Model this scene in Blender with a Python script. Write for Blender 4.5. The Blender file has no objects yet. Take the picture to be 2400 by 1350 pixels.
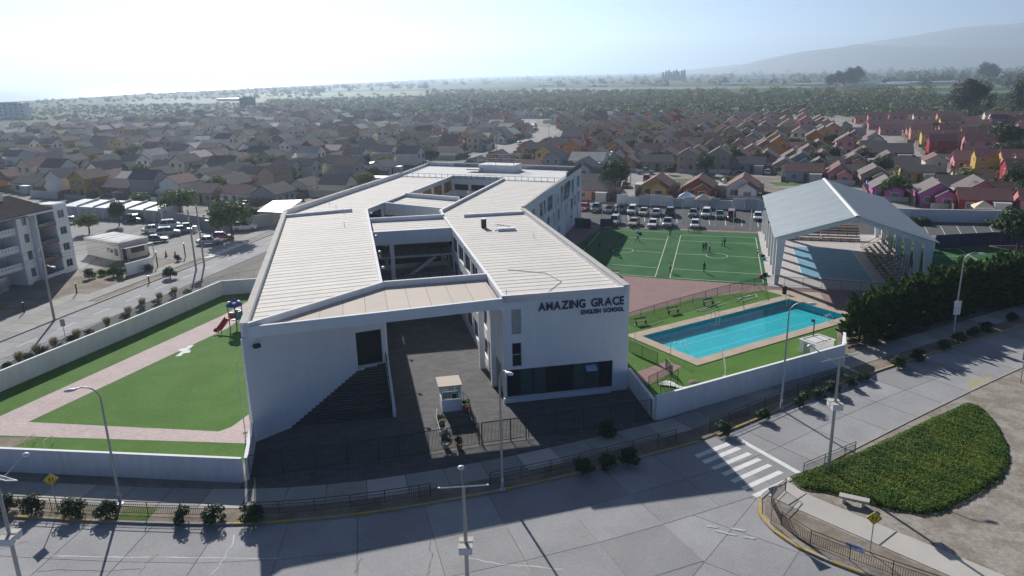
import bpy, math, random
import numpy as np
import time
from mathutils import Matrix, Vector
rnd = random.Random(7)
rng = np.random.default_rng(11)
R = math.radians
SC = bpy.context.scene
COL = SC.collection
# ------------------------------------------------------------------ camera, sky, sun, exposure
FPX, PITCH, ROLL, CAMH = 1755.86, 0.278476, -0.0222272, 29.0
_f = np.array([0, math.cos(PITCH), -math.sin(PITCH)]); _u0 = np.array([0, math.sin(PITCH), math.cos(PITCH)]); _r0 = np.array([1., 0, 0])
_r = _r0*math.cos(ROLL)+_u0*math.sin(ROLL); _u = -_r0*math.sin(ROLL)+_u0*math.cos(ROLL)
cd = bpy.data.cameras.new('camera'); cam = bpy.data.objects.new('camera', cd); COL.objects.link(cam)
cd.sensor_width = 36; cd.lens = FPX/2400*36; cd.clip_start = .5; cd.clip_end = 60000
cam.matrix_world = Matrix(((_r[0], _u[0], -_f[0], 0), (_r[1], _u[1], -_f[1], 0), (_r[2], _u[2], -_f[2], CAMH), (0, 0, 0, 1)))
SC.camera = cam
SUN_AZ, SUN_EL = 341.0, 28.3
wd = bpy.data.worlds.new('World'); SC.world = wd; wd.use_nodes = True
nt = wd.node_tree; bg = nt.nodes['Background']
sk = nt.nodes.new('ShaderNodeTexSky'); sk.sky_type = 'NISHITA'; sk.sun_disc = False
sk.sun_elevation = R(SUN_EL); sk.sun_rotation = R(SUN_AZ); sk.air_density = .45; sk.dust_density = .1; sk.ozone_density = 7.0
nt.links.new(sk.outputs[0], bg.inputs[0]); bg.inputs[1].default_value = 0.05
sd = bpy.data.lights.new('sun', 'SUN'); sun = bpy.data.objects.new('sun', sd); COL.objects.link(sun)
sd.energy = 5.0; sd.angle = R(.53); sd.color = (1, .97, .92)
_s = Vector((math.sin(R(SUN_AZ))*math.cos(R(SUN_EL)), math.cos(R(SUN_AZ))*math.cos(R(SUN_EL)), math.sin(R(SUN_EL))))
sun.rotation_euler = _s.to_track_quat('Z', 'Y').to_euler(); sun.location = (0, 0, 80)
SC.view_settings.view_transform = 'Standard'; SC.view_settings.look = 'None'; SC.view_settings.gamma = 1
SC.view_settings.exposure = 0.55
SC.cycles.max_bounces = 6; SC.cycles.transparent_max_bounces = 8; SC.cycles.volume_bounces = 0
SC.cycles.use_denoising = True; SC.cycles.sample_clamp_indirect = 6

# ------------------------------------------------------------------ helpers
def at(px, py, z=0.0):
    """a place measured in the photograph, as a point of the plane at height z"""
    d = _f*FPX+_r*(px-1200)-_u*(py-675); t = (z-CAMH)/d[2]
    return (d[0]*t, d[1]*t, z)
def xy(px, py, z=0.0): return at(px, py, z)[:2]
def pix(p):
    v = np.array(p, float)-np.array([0, 0, CAMH]); z = v@_f
    return (1200+FPX*(v@_r)/z, 675-FPX*(v@_u)/z) if z > 1 else (-9999, -9999)
ORD = ['zeroth', 'first', 'second', 'third', 'fourth', 'fifth', 'sixth', 'seventh', 'eighth', 'ninth', 'tenth', 'eleventh', 'twelfth', 'thirteenth', 'fourteenth', 'fifteenth', 'sixteenth', 'seventeenth', 'eighteenth', 'nineteenth', 'twentieth']
def ordn(i): return ORD[i] if i < len(ORD) else '%d%s' % (i, {1: 'st', 2: 'nd', 3: 'rd'}.get(i % 10 if i % 100 not in (11, 12, 13) else 0, 'th'))

MATS = {}
def mat(name, col, rough=.8, var=.10, scale=.6, fine=8., metal=0., bump=0., bscale=30., rand=0., spec=.4, coat=0., stretch=None):
    if name in MATS: return MATS[name]
    if rough >= .75: spec = min(spec, .08)
    m = bpy.data.materials.new(name); m.use_nodes = True; MATS[name] = m
    n = m.node_tree; b = n.nodes['Principled BSDF']; L = n.links.new
    b.inputs['Roughness'].default_value = rough; b.inputs['Metallic'].default_value = metal
    b.inputs['Specular IOR Level'].default_value = spec; b.inputs['Coat Weight'].default_value = coat
    m.diffuse_color = (*col, 1)
    geo = n.nodes.new('ShaderNodeNewGeometry')
    src = geo.outputs['Position']
    if stretch:
        mp = n.nodes.new('ShaderNodeMapping'); mp.inputs['Scale'].default_value = stretch; L(src, mp.inputs[0]); src = mp.outputs[0]
    fac = None
    if var > 0:
        a = n.nodes.new('ShaderNodeTexNoise'); a.inputs['Scale'].default_value = scale; a.inputs['Detail'].default_value = 5; L(src, a.inputs['Vector'])
        c = n.nodes.new('ShaderNodeTexNoise'); c.inputs['Scale'].default_value = fine; c.inputs['Detail'].default_value = 3; L(src, c.inputs['Vector'])
        ad = n.nodes.new('ShaderNodeMath'); ad.operation = 'ADD'; L(a.outputs['Fac'], ad.inputs[0]); L(c.outputs['Fac'], ad.inputs[1])
        mr = n.nodes.new('ShaderNodeMapRange'); mr.inputs[1].default_value = .65; mr.inputs[2].default_value = 1.35
        mr.inputs[3].default_value = 1-var; mr.inputs[4].default_value = 1+var; L(ad.outputs[0], mr.inputs[0]); fac = mr.outputs[0]
    if rand > 0:
        oi = n.nodes.new('ShaderNodeObjectInfo'); mr2 = n.nodes.new('ShaderNodeMapRange'); mr2.inputs[3].default_value = 1-rand; mr2.inputs[4].default_value = 1+rand
        L(oi.outputs['Random'], mr2.inputs[0])
        if fac:
            mu = n.nodes.new('ShaderNodeMath'); mu.operation = 'MULTIPLY'; L(fac, mu.inputs[0]); L(mr2.outputs[0], mu.inputs[1]); fac = mu.outputs[0]
        else: fac = mr2.outputs[0]
    if fac:
        vm = n.nodes.new('ShaderNodeVectorMath'); vm.operation = 'SCALE'; vm.inputs[0].default_value = col; L(fac, vm.inputs['Scale']); L(vm.outputs[0], b.inputs['Base Color'])
    else: b.inputs['Base Color'].default_value = (*col, 1)
    if bump > 0:
        bn = n.nodes.new('ShaderNodeTexNoise'); bn.inputs['Scale'].default_value = bscale; bn.inputs['Detail'].default_value = 3; L(src, bn.inputs['Vector'])
        bp = n.nodes.new('ShaderNodeBump'); bp.inputs['Strength'].default_value = bump; bp.inputs['Distance'].default_value = .05; L(bn.outputs['Fac'], bp.inputs['Height']); L(bp.outputs[0], b.inputs['Normal'])
    return m
def mix2(name, c1, c2, scale=.2, rough=.9, detail=6, lo=.42, hi=.58, fine=6., fvar=.15, bump=0., bscale=20., stretch=None):
    """two real colours in patches, with fine grain"""
    m = mat(name, c1, rough=rough, var=fvar, scale=fine, fine=fine*5, bump=bump, bscale=bscale, spec=.25)
    n = m.node_tree; L = n.links.new; b = n.nodes['Principled BSDF']
    vm = [x for x in n.nodes if x.bl_idname == 'ShaderNodeVectorMath'][0]
    geo = [x for x in n.nodes if x.bl_idname == 'ShaderNodeNewGeometry'][0]; src = geo.outputs['Position']
    if stretch:
        mp = n.nodes.new('ShaderNodeMapping'); mp.inputs['Scale'].default_value = stretch; L(src, mp.inputs[0]); src = mp.outputs[0]
    t = n.nodes.new('ShaderNodeTexNoise'); t.inputs['Scale'].default_value = scale; t.inputs['Detail'].default_value = detail; L(src, t.inputs['Vector'])
    r = n.nodes.new('ShaderNodeMapRange'); r.inputs[1].default_value = lo; r.inputs[2].default_value = hi; L(t.outputs['Fac'], r.inputs[0])
    mx = n.nodes.new('ShaderNodeMix'); mx.data_type = 'RGBA'; mx.inputs[6].default_value = (*c1, 1); mx.inputs[7].default_value = (*c2, 1)
    L(r.outputs[0], mx.inputs[0]); L(mx.outputs[2], vm.inputs[0])
    return m
def brick(name, c1, c2, mortar, size=(.25, .12), rot=0., rough=.85):
    m = mat(name, c1, rough=rough, var=.12, scale=.5, fine=5, spec=.3); n = m.node_tree; L = n.links.new
    vm = [x for x in n.nodes if x.bl_idname == 'ShaderNodeVectorMath'][0]; geo = [x for x in n.nodes if x.bl_idname == 'ShaderNodeNewGeometry'][0]
    mp = n.nodes.new('ShaderNodeMapping'); mp.inputs['Rotation'].default_value = (0, 0, rot); L(geo.outputs['Position'], mp.inputs[0])
    t = n.nodes.new('ShaderNodeTexBrick'); t.inputs['Scale'].default_value = 1; t.inputs['Brick Width'].default_value = size[0]; t.inputs['Row Height'].default_value = size[1]
    t.inputs['Mortar Size'].default_value = .012; t.inputs['Color1'].default_value = (*c1, 1); t.inputs['Color2'].default_value = (*c2, 1); t.inputs['Mortar'].default_value = (*mortar, 1)
    L(mp.outputs[0], t.inputs[0]); L(t.outputs[0], vm.inputs[0]); return m

WM = {}; KIDS = {}
class MB:
    def __init__(s): s.v = []; s.f = []; s.mi = []; s.cur = 0
    def add(s, vs, fs):
        b = len(s.v); s.v.extend([tuple(map(float, p)) for p in vs])
        for f in fs: s.f.append([i+b for i in f]); s.mi.append(s.cur)
        return s
    def box(s, c, d, rz=0., top=(1, 1)):
        x, y, z = [k/2 for k in d]; t = top; ca, sa = math.cos(rz), math.sin(rz)
        P = [(-x, -y, -z), (x, -y, -z), (x, y, -z), (-x, y, -z), (-x*t[0], -y*t[1], z), (x*t[0], -y*t[1], z), (x*t[0], y*t[1], z), (-x*t[0], y*t[1], z)]
        P = [(c[0]+a*ca-b*sa, c[1]+a*sa+b*ca, c[2]+e) for a, b, e in P]
        return s.add(P, [(3, 2, 1, 0), (4, 5, 6, 7), (0, 1, 5, 4), (1, 2, 6, 5), (2, 3, 7, 6), (3, 0, 4, 7)])
    def quad(s, *p): return s.add(p, [list(range(len(p)))])
    def prism(s, poly, z0, z1, cap=True, bottom=True):
        n = len(poly); a = sum(poly[i][0]*poly[(i+1) % n][1]-poly[(i+1) % n][0]*poly[i][1] for i in range(n))
        if a < 0: poly = poly[::-1]
        P = [(p[0], p[1], z0 if len(p) < 4 else p[3]) for p in poly]+[(p[0], p[1], z1 if len(p) < 3 else p[2]) for p in poly]
        F = [(i, (i+1) % n, n+(i+1) % n, n+i) for i in range(n)]
        if cap: F.append(list(range(n, 2*n)))
        if bottom: F.append(list(range(n-1, -1, -1)))
        return s.add(P, F)
    def tube(s, pts, r, n=6, cap=True):
        pts = [Vector(p) for p in pts]; rs = r if isinstance(r, (list, tuple)) else [r]*len(pts)
        P = []; F = []; ref = None
        for i, p in enumerate(pts):
            d = (pts[min(i+1, len(pts)-1)]-pts[max(i-1, 0)]).normalized()
            if ref is None: ref = Vector((0, 0, 1)) if abs(d.z) < .9 else Vector((1, 0, 0))
            a = d.cross(ref).normalized(); b = d.cross(a)
            for k in range(n):
                t = 2*math.pi*k/n; q = p+(a*math.cos(t)+b*math.sin(t))*rs[i]; P.append(q[:])
        for i in range(len(pts)-1):
            for k in range(n): F.append((i*n+k, i*n+(k+1) % n, (i+1)*n+(k+1) % n, (i+1)*n+k))
        if cap: F.append(list(range(n))); F.append(list(range((len(pts)-1)*n+n-1, (len(pts)-1)*n-1, -1)))
        return s.add(P, F)
    def lathe(s, prof, c=(0, 0, 0), n=12):
        P = []; F = []
        for r, z in prof:
            for k in range(n): t = 2*math.pi*k/n; P.append((c[0]+r*math.cos(t), c[1]+r*math.sin(t), c[2]+z))
        for i in range(len(prof)-1):
            for k in range(n): F.append((i*n+k, i*n+(k+1) % n, (i+1)*n+(k+1) % n, (i+1)*n+k))
        F.append(list(range(n-1, -1, -1))); F.append([(len(prof)-1)*n+k for k in range(n)])
        return s.add(P, F)
    def mesh(s, name, mats, smooth=False):
        me = bpy.data.meshes.new(name); me.from_pydata(s.v, [], s.f)
        for m in (mats if isinstance(mats, (list, tuple)) else [mats]): me.materials.append(m)
        if any(s.mi): me.polygons.foreach_set('material_index', s.mi)
        if smooth: me.polygons.foreach_set('use_smooth', [True]*len(me.polygons))
        me.update(); return me
def link(name, data, parent=None, world=False):
    o = bpy.data.objects.new(name, data); COL.objects.link(o)
    if parent is not None:
        o.parent = parent; KIDS.setdefault(parent.name, []).append(o)
        if world: o.matrix_parent_inverse = WM[parent.name].inverted(); WM[o.name] = Matrix()
    return o
def obj(name, mb, m, parent=None, world=True, smooth=False):
    me = mb.mesh(name, m, smooth) if isinstance(mb, MB) else mb
    o = link(name, me, parent, world)
    if parent is None: WM[o.name] = Matrix()
    elif not world: WM[o.name] = WM.get(parent.name, Matrix()).copy()
    return o
def tag(o, label=None, cat=None, group=None, kind=None):
    for k, v in (('label', label), ('category', cat), ('group', group), ('kind', kind)):
        if v: o[k] = v
    return o
def thing(name, label, cat, loc=(0, 0, 0), rz=0., group=None):
    o = bpy.data.objects.new(name, None); COL.objects.link(o); loc = (loc[0], loc[1], loc[2] if len(loc) > 2 else 0)
    o.location = loc; o.rotation_euler = (0, 0, rz); o.empty_display_size = .3
    WM[o.name] = Matrix.Translation(loc) @ Matrix.Rotation(rz, 4, 'Z')
    return tag(o, label, cat, group)
def struct(name, mb, m, parent=None): 
    o = obj(name, mb, m, parent)
    if parent is None: o['kind'] = 'structure'
    return o
def copy_tree(root, loc=None, rz=None, sc=None, label=None, group=None, skip=()):
    """a copy of a thing with copies of its parts and sub-parts; returns (root, [all copied parts])"""
    made = []
    def rec(o, par):
        c = o.copy(); COL.objects.link(c); nm = o.name.split('.')[0]
        if par is not None: c.parent = par; made.append((nm, c))
        for ch in KIDS.get(o.name, ()):
            if ch.name.split('.')[0] not in skip: rec(ch, c)
        return c
    r = rec(root, None)
    if loc is not None: r.location = (loc[0], loc[1], loc[2] if len(loc) > 2 else 0)
    if rz is not None: r.rotation_euler = (0, 0, rz)
    if sc is not None: r.scale = sc if isinstance(sc, (tuple, list)) else (sc, sc, sc)
    if label: r['label'] = label
    if group: r['group'] = group
    return r, made
def setmat(o, m, slot=0):
    o.material_slots[slot].link = 'OBJECT'; o.material_slots[slot].material = m
def remove_tree(o):
    for c in KIDS.get(o.name, ()): remove_tree(c)
    bpy.data.objects.remove(o)
def npmesh(name, V, F, mats, mi=None, smooth=False):
    """fast mesh from numpy: V (n,3), F (m,k)"""
    me = bpy.data.meshes.new(name); n, k = F.shape
    me.vertices.add(len(V)); me.vertices.foreach_set('co', np.ascontiguousarray(V, np.float32).ravel())
    me.loops.add(n*k); me.loops.foreach_set('vertex_index', F.astype(np.int32).ravel())
    me.polygons.add(n); me.polygons.foreach_set('loop_start', np.arange(0, n*k, k, dtype=np.int32))
    for m in (mats if isinstance(mats, (list, tuple)) else [mats]): me.materials.append(m)
    if mi is not None: me.polygons.foreach_set('material_index', mi.astype(np.int32))
    if smooth: me.polygons.foreach_set('use_smooth', np.ones(n, bool))
    me.update(calc_edges=True); me.validate(); return me
def leaves(C, N, size, asp=.55, up=.0):
    """one small quad per centre C (n,3), roughly facing N, random spin"""
    n = len(C); N = N+rng.normal(0, .55, (n, 3)); N[:, 2] += up; N /= np.linalg.norm(N, axis=1)[:, None]+1e-9
    T = rng.normal(0, 1, (n, 3)); T -= (T*N).sum(1)[:, None]*N; T /= np.linalg.norm(T, axis=1)[:, None]+1e-9; B = np.cross(N, T)
    s = (size*rng.uniform(.6, 1.35, n))[:, None]
    V = np.stack([C-T*s, C-B*s*asp, C+T*s, C+B*s*asp], 1).reshape(-1, 3); F = np.arange(n*4).reshape(n, 4); return V, F
def clump_pts(n, rx, ry, rz, nclump, spread, seed, flat=.3):
    g = np.random.default_rng(seed); D = g.normal(0, 1, (nclump, 3)); D /= np.linalg.norm(D, axis=1)[:, None]
    D[:, 2] = np.where(D[:, 2] < -flat, -D[:, 2]*.6, D[:, 2])
    K = D*np.array([rx, ry, rz])*g.uniform(.45, .95, (nclump, 1)); rad = spread*g.uniform(.6, 1.25, nclump)
    w = g.integers(0, nclump, n); E = g.normal(0, 1, (n, 3)); E /= np.linalg.norm(E, axis=1)[:, None]
    P = K[w]+E*(rad[w]*g.uniform(.55, 1., n)**.6)[:, None]*np.array([1, 1, .75])
    Nn = E*.8+P/np.array([rx, ry, rz])*.4; return P, Nn
def clip_half(poly, p, n):
    """keep the part of poly where (q-p).n >= 0"""
    out = []
    for i in range(len(poly)):
        a, b = poly[i], poly[(i+1) % len(poly)]; da = (a[0]-p[0])*n[0]+(a[1]-p[1])*n[1]; db = (b[0]-p[0])*n[0]+(b[1]-p[1])*n[1]
        if da >= 0: out.append(a)
        if (da >= 0) != (db >= 0): t = da/(da-db); out.append((a[0]+(b[0]-a[0])*t, a[1]+(b[1]-a[1])*t))
    return out
def inpoly(x, y, P):
    c = False; j = len(P)-1
    for i in range(len(P)):
        if (P[i][1] > y) != (P[j][1] > y) and x < (P[j][0]-P[i][0])*(y-P[i][1])/(P[j][1]-P[i][1])+P[i][0]: c = not c
        j = i
    return c
def area(P): return .5*sum(P[i][0]*P[(i+1) % len(P)][1]-P[(i+1) % len(P)][0]*P[i][1] for i in range(len(P)))
def offs(line, d):
    """polyline offset to its right by d"""
    out = []
    for i in range(len(line)):
        a = line[max(i-1, 0)]; b = line[min(i+1, len(line)-1)]; dx, dy = b[0]-a[0], b[1]-a[1]; l = math.hypot(dx, dy)
        out.append((line[i][0]+dy/l*d, line[i][1]-dx/l*d))
    return out
def resample(line, step):
    out = [line[0]]; acc = 0.
    for a, b in zip(line, line[1:]):
        l = math.hypot(b[0]-a[0], b[1]-a[1]); t = step-acc
        while t <= l: out.append((a[0]+(b[0]-a[0])*t/l, a[1]+(b[1]-a[1])*t/l)); t += step
        acc = (acc+l) % step
    return out
def smooth_line(line, it=2):
    for _ in range(it):
        o = [line[0]]
        for a, b in zip(line, line[1:]): o += [(a[0]*.75+b[0]*.25, a[1]*.75+b[1]*.25), (a[0]*.25+b[0]*.75, a[1]*.25+b[1]*.75)]
        line = o+[line[-1]]
    return line
def strip(mb, l1, l2, z): 
    n = len(l1); mb.add([(p[0], p[1], z) for p in l1]+[(p[0], p[1], z) for p in l2], [(n+i, n+i+1, i+1, i) for i in range(n-1)]); return mb
# ------------------------------------------------------------------ materials
m_dirt = mix2('bare_earth', (.20, .165, .13), (.27, .23, .19), scale=.35, fvar=.25, fine=3, bump=.3)
m_gravel = mix2('pale_gravel', (.25, .22, .18), (.33, .30, .26), scale=.5, fvar=.3, fine=4, bump=.5, bscale=12)
m_town = mix2('town_ground', (.20, .18, .16), (.30, .28, .25), scale=.08, fvar=.2, fine=1.5)
m_field = mix2('plain_scrub', (.030, .045, .018), (.065, .07, .035), scale=.012, fvar=.3, fine=.2)
m_conc = mat('road_concrete', (.315, .31, .315), rough=.85, var=.17, scale=.3, fine=9, rand=.10, bump=.1)
m_joint = mat('road_joint', (.10, .095, .09), var=.2)
m_walk = mat('pavement_concrete', (.34, .33, .31), rough=.9, var=.12, scale=.6, fine=10, rand=.10)
m_path = mat('pale_concrete', (.48, .45, .41), rough=.85, var=.08, scale=.5, fine=12, rand=.05)
m_yel = mix2('worn_yellow_paint', (.50, .35, .10), (.40, .35, .27), scale=1.4, fvar=.2, lo=.42, hi=.62)
m_kerb = mat('kerb_concrete', (.36, .34, .31), var=.15)
m_asph = mat('asphalt', (.105, .105, .108), rough=.9, var=.15, scale=.25, fine=12)
m_asph2 = mat('street_concrete', (.29, .28, .27), rough=.9, var=.15, scale=.25, fine=12)
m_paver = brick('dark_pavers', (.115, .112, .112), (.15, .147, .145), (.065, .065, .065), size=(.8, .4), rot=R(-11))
m_pink = brick('pink_pavers', (.29, .185, .175), (.35, .235, .22), (.18, .12, .115), size=(.24, .12), rot=R(16))
m_glare_pink = brick('pale_pink_pavers', (.52, .41, .39), (.61, .50, .48), (.36, .28, .27), size=(.3, .15), rot=R(8))  # pink pavers lightened, with the sun glare put into their colour
m_turf = mix2('artificial_turf', (.074, .160, .028), (.088, .180, .036), scale=.3, fvar=.18, fine=3, bump=.25, bscale=25)
m_turf2 = mix2('sports_turf', (.030, .108, .036), (.042, .130, .044), scale=.25, fvar=.15, fine=3, bump=.2, bscale=25)
m_lawn = mix2('lawn', (.07, .14, .025), (.13, .15, .05), scale=.5, fvar=.3, fine=5, bump=.4)
m_wpaint = mat('white_road_paint', (.72, .72, .70), var=.15, scale=1.5, fine=12)
m_line = mat('field_line_paint', (.55, .60, .50), var=.1)
m_white = mat('white_plaster', (.83, .83, .83), rough=.9, var=.042, scale=.8, fine=4, bump=.05, bscale=8, stretch=(1, 1, .22))
m_white2 = mat('white_plaster_weathered', (.80, .79, .78), rough=.9, var=.09, scale=.7, fine=2.5, stretch=(1, 1, .25))
m_cap = mat('parapet_cap', (.50, .47, .43), rough=.85, var=.1)
m_black = mat('black_steel', (.025, .022, .022), rough=.5, var=.1)
m_brown = mat('brown_steel', (.075, .05, .042), rough=.6, var=.15)
m_galv = mat('galvanised_steel', (.42, .43, .44), rough=.45, var=.1, metal=.5)
m_pole = mat('concrete_pole', (.34, .31, .28), rough=.9, var=.12)
m_glass = mat('dark_window_glass', (.018, .026, .03), rough=.08, var=.0, spec=.6)
m_glass2 = mat('grey_window_glass', (.10, .12, .13), rough=.1, var=.05, spec=.6)
m_glassg = mat('green_window_glass', (.06, .10, .10), rough=.1, var=.2, scale=2, spec=.6)
m_lampw = mat('lamp_white', (.75, .76, .76), rough=.4, var=.03)
# ------------------------------------------------------------------ terrain
_v0 = Vector(xy(1505, 790.6)); _pu = (Vector(xy(1848, 703.5))-_v0).normalized(); _pw = Vector((_pu.y, -_pu.x)); _PL = (Vector(xy(1848, 703.5))-_v0).length; _PW = (Vector(xy(1622.6, 847.3))-_v0).dot(_pw)
def sheet(poly, z, grow=.02):
    """ground sheet with an opening where the swimming pool is dug in"""
    H = [_v0+_pu*a+_pw*b for a, b in ((-grow, -grow), (_PL+grow, -grow), (_PL+grow, _PW+grow), (-grow, _PW+grow))]
    us = [_v0+_pu*a for a in (-grow, _PL+grow)]; b = MB()
    parts = [clip_half(poly, tuple(us[0]), (-_pu.x, -_pu.y)), clip_half(poly, tuple(us[1]), (_pu.x, _pu.y))]
    mid = clip_half(clip_half(poly, tuple(us[0]), (_pu.x, _pu.y)), tuple(us[1]), (-_pu.x, -_pu.y))
    parts += [clip_half(mid, tuple(H[0]), (-_pw.x, -_pw.y)), clip_half(mid, tuple(H[2]), (_pw.x, _pw.y))]
    for q in parts:
        if len(q) > 2: b.quad(*[(p[0], p[1], z) for p in q])
    return b
struct('ground', sheet([(-9000, -60), (9000, -60), (9000, 11500), (-9000, 11500)], 0), m_field)
shore = [(-1000, 700), (-887, 1354), (-877, 1531), (-915, 1883), (-880, 2641), (-825, 3861), (-589, 5679), (-300, 9000)]
m_sea = mat('sea_water', (.05, .09, .12), rough=.28, var=.1, scale=.01, bump=.6, bscale=.12)
mb = MB(); mb.quad(*([(p[0], p[1], .3) for p in shore]+[(-8900, 9000, .3), (-8900, 700, .3)])); struct('sea', mb, m_sea)
m_sand = mat('beach_sand', (.36, .33, .28), var=.1)
mb = MB(); strip(mb, [(p[0]-2, p[1]) for p in shore], [(p[0]+14, p[1]) for p in shore], .35); struct('beach', mb, m_sand)
town = [(-420, 150), (-330, 640), (-160, 640), (0, 620), (280, 590), (420, 520), (330, 100), (62, 40), (20, 20), (-70, 30), (-420, 60)]
struct('town_ground', sheet(town, .03), m_town)
# cultivated strips on the plain
m_f1 = mat('field_green', (.09, .15, .05), var=.2, scale=.02, fine=.3); m_f2 = mat('field_pale', (.17, .17, .09), var=.2, scale=.02, fine=.3)
m_f3 = mat('field_dark', (.05, .075, .035), var=.25, scale=.02, fine=.3); m_f4 = mat('field_soil', (.14, .105, .08), var=.2, scale=.02, fine=.3)
for fi, ((x0, y0), (x1, y1), (x2, y2), (x3, y3), mm) in enumerate([((560, 232), (1500, 214), (1500, 205), (560, 220), m_f1), ((300, 246), (640, 240), (640, 228), (300, 232), m_f3),
        ((1250, 214), (1900, 206), (1900, 201), (1250, 207), m_f2), ((2180, 247), (2400, 243), (2400, 238), (2180, 240), m_f1), ((2150, 236), (2400, 232), (2400, 226), (2150, 230), m_f4),
        ((2120, 222), (2400, 219), (2400, 213), (2120, 216), m_f1), ((1700, 200), (2400, 196), (2400, 190), (1700, 194), m_f3), ((700, 215), (1200, 206), (1200, 200), (700, 208), m_f3), ((2100, 208), (2400, 205), (2400, 201), (2100, 203), m_f2)]):
    mb = MB(); mb.quad(*[(*xy(a, b), .12+.03*fi) for a, b in ((x0, y0), (x1, y1), (x2, y2), (x3, y3))]); struct('crop_field', mb, mm)
# hills: ridge terrain far to the right
def hill(name, prof, depth, m, seed, rough=.06, fy=1.0):
    """prof: (x, y, crest height) along the crest; slopes fall to both sides"""
    g = np.random.default_rng(seed); n = 70; P = np.array(prof, float); t = np.linspace(0, 1, len(P)); tt = np.linspace(0, 1, n)
    cx, cy, cz = [np.interp(tt, t, P[:, k]) for k in range(3)]; k = np.array([1, 2, 3, 2, 1])/9
    cz = np.convolve(np.pad(cz, 2, 'edge'), k, 'valid')
    rows = 17; V = []
    ph = g.uniform(0, 6, (6, 3))
    for j in range(rows):
        s = (j/(rows-1)-.5)*2
        for i in range(n):
            prof_h = (1-abs(s))**1.15
            rid = 1+rough*sum(math.sin(tt[i]*(5+7*a)+ph[a, 0]+s*(2+a))*math.sin(s*(3+2*a)+ph[a, 1]) for a in range(6))
            V.append((cx[i], cy[i]+s*depth, cz[i]*prof_h*rid*(1 if abs(s) < .99 else 0)))
    F = [(j*n+i, j*n+i+1, (j+1)*n+i+1, (j+1)*n+i) for j in range(rows-1) for i in range(n-1)]
    me = npmesh(name, np.array(V), np.array(F), m, smooth=True); o = link(name, me); o['kind'] = 'structure'; return o
m_hill = mat('dry_hillside', (.17, .145, .11), var=.25, scale=.004, fine=.03)
k1, k2 = 1.35, .8
hill('hills', [(x*k1, y*k1, 29*(1-k1)*(h > 0)+h*k1) for x, y, h in ((1000, 4200, 0), (1150, 4150, 26), (1300, 4100, 58), (1480, 4050, 96), (1700, 4050, 128), (1880, 4050, 134), (2150, 4000, 122), (2500, 3950, 106), (2900, 3900, 102), (3600, 3900, 130))], 1100, m_hill, 3, .035)
hill('mountains', [(x*k2, y*k2, 29*(1-k2)*(h > 0)+h*k2) for x, y, h in ((1500, 8600, 0), (2000, 8500, 30), (2700, 8500, 85), (3200, 8500, 160), (4000, 8400, 300), (5000, 8300, 420), (5900, 8300, 530), (7200, 8300, 600))], 1500, m_hill, 5, .03)
# ------------------------------------------------------------------ foreground road of concrete slabs
KN = smooth_line([(-75, 50), (-50, 47.6), (-36, 46), (-26.5, 44.8), (-17.6, 44.2), (-9.2, 45.4), (-0.3, 48.1), (6, 50.6), (13.3, 53.9), (16.4, 55.3), (30.4, 65.3), (44, 73), (58.4, 80.7), (95, 101)], 2)
mb = MB(); mb.prism([(-60, 25), (45, 25), (45, 62), (100, 95), (95, 103), (58, 82.5), (30, 67), (14, 56), (-17.6, 46), (-60, 50)], -.3, .02); road = struct('road', mb, m_joint)
def slab(poly, z, m, parent, name='slab', th=.05, gap=.025):
    c = (sum(p[0] for p in poly)/len(poly), sum(p[1] for p in poly)/len(poly)); P = []
    for p in poly:
        d = math.hypot(p[0]-c[0], p[1]-c[1]); k = max(0, 1-gap*1.3/max(d, .1)); P.append((c[0]+(p[0]-c[0])*k, c[1]+(p[1]-c[1])*k))
    b = MB(); b.prism(P, z-th, z, bottom=False); return obj(name, b, m, parent)
S = resample(KN, 4.6)
for a, b_ in ((0, 4.05), (4.05, 8.1), (8.1, 12.4)):
    l1, l2 = offs(S, a), offs(S, b_)
    for i in range(len(S)-1):
        if -47 < S[i][0] < (5 if a > 8 else 78): slab([l1[i], l1[i+1], l2[i+1], l2[i]], .06, m_conc, road)
gdir = (math.cos(R(-38)), math.sin(R(-38))); gper = (-gdir[1], gdir[0])
for i in range(-3, 9):
    for j in range(-6, 4):
        o0 = (8+gdir[0]*4.3*i+gper[0]*4.3*j, 42+gdir[1]*4.3*i+gper[1]*4.3*j)
        poly = [o0, (o0[0]+gdir[0]*4.3, o0[1]+gdir[1]*4.3), (o0[0]+(gdir[0]+gper[0])*4.3, o0[1]+(gdir[1]+gper[1])*4.3), (o0[0]+gper[0]*4.3, o0[1]+gper[1]*4.3)]
        if -4 < o0[0] < 26 and 30 < o0[1] < 49: slab(poly, .045, m_conc, road)
# sealed cracks wandering over the slabs
m_crack = mat('crack_sealer', (.13, .12, .115), var=.2); m_crackw = mat('pale_crack_filler', (.62, .62, .62), var=.15)
def crack(p0, p1, seed, w=.02, m=None, n=14, amp=.25):
    g = np.random.default_rng(seed); b = MB(); l = []
    dx, dy = p1[0]-p0[0], p1[1]-p0[1]; L_ = math.hypot(dx, dy); wob = np.cumsum(g.normal(0, amp/4, n)); wob -= np.linspace(0, wob[-1], n)
    for i in range(n): t = i/(n-1); l.append((p0[0]+dx*t-dy/L_*wob[i], p0[1]+dy*t+dx/L_*wob[i]))
    ws = [w*g.uniform(.5, 1.4) for _ in l]
    strip(b, [(p[0]-dy/L_*q, p[1]+dx/L_*q) for p, q in zip(l, ws)], [(p[0]+dy/L_*q, p[1]-dx/L_*q) for p, q in zip(l, ws)], .066); return obj('crack', b, m or m_crack, road)
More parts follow.
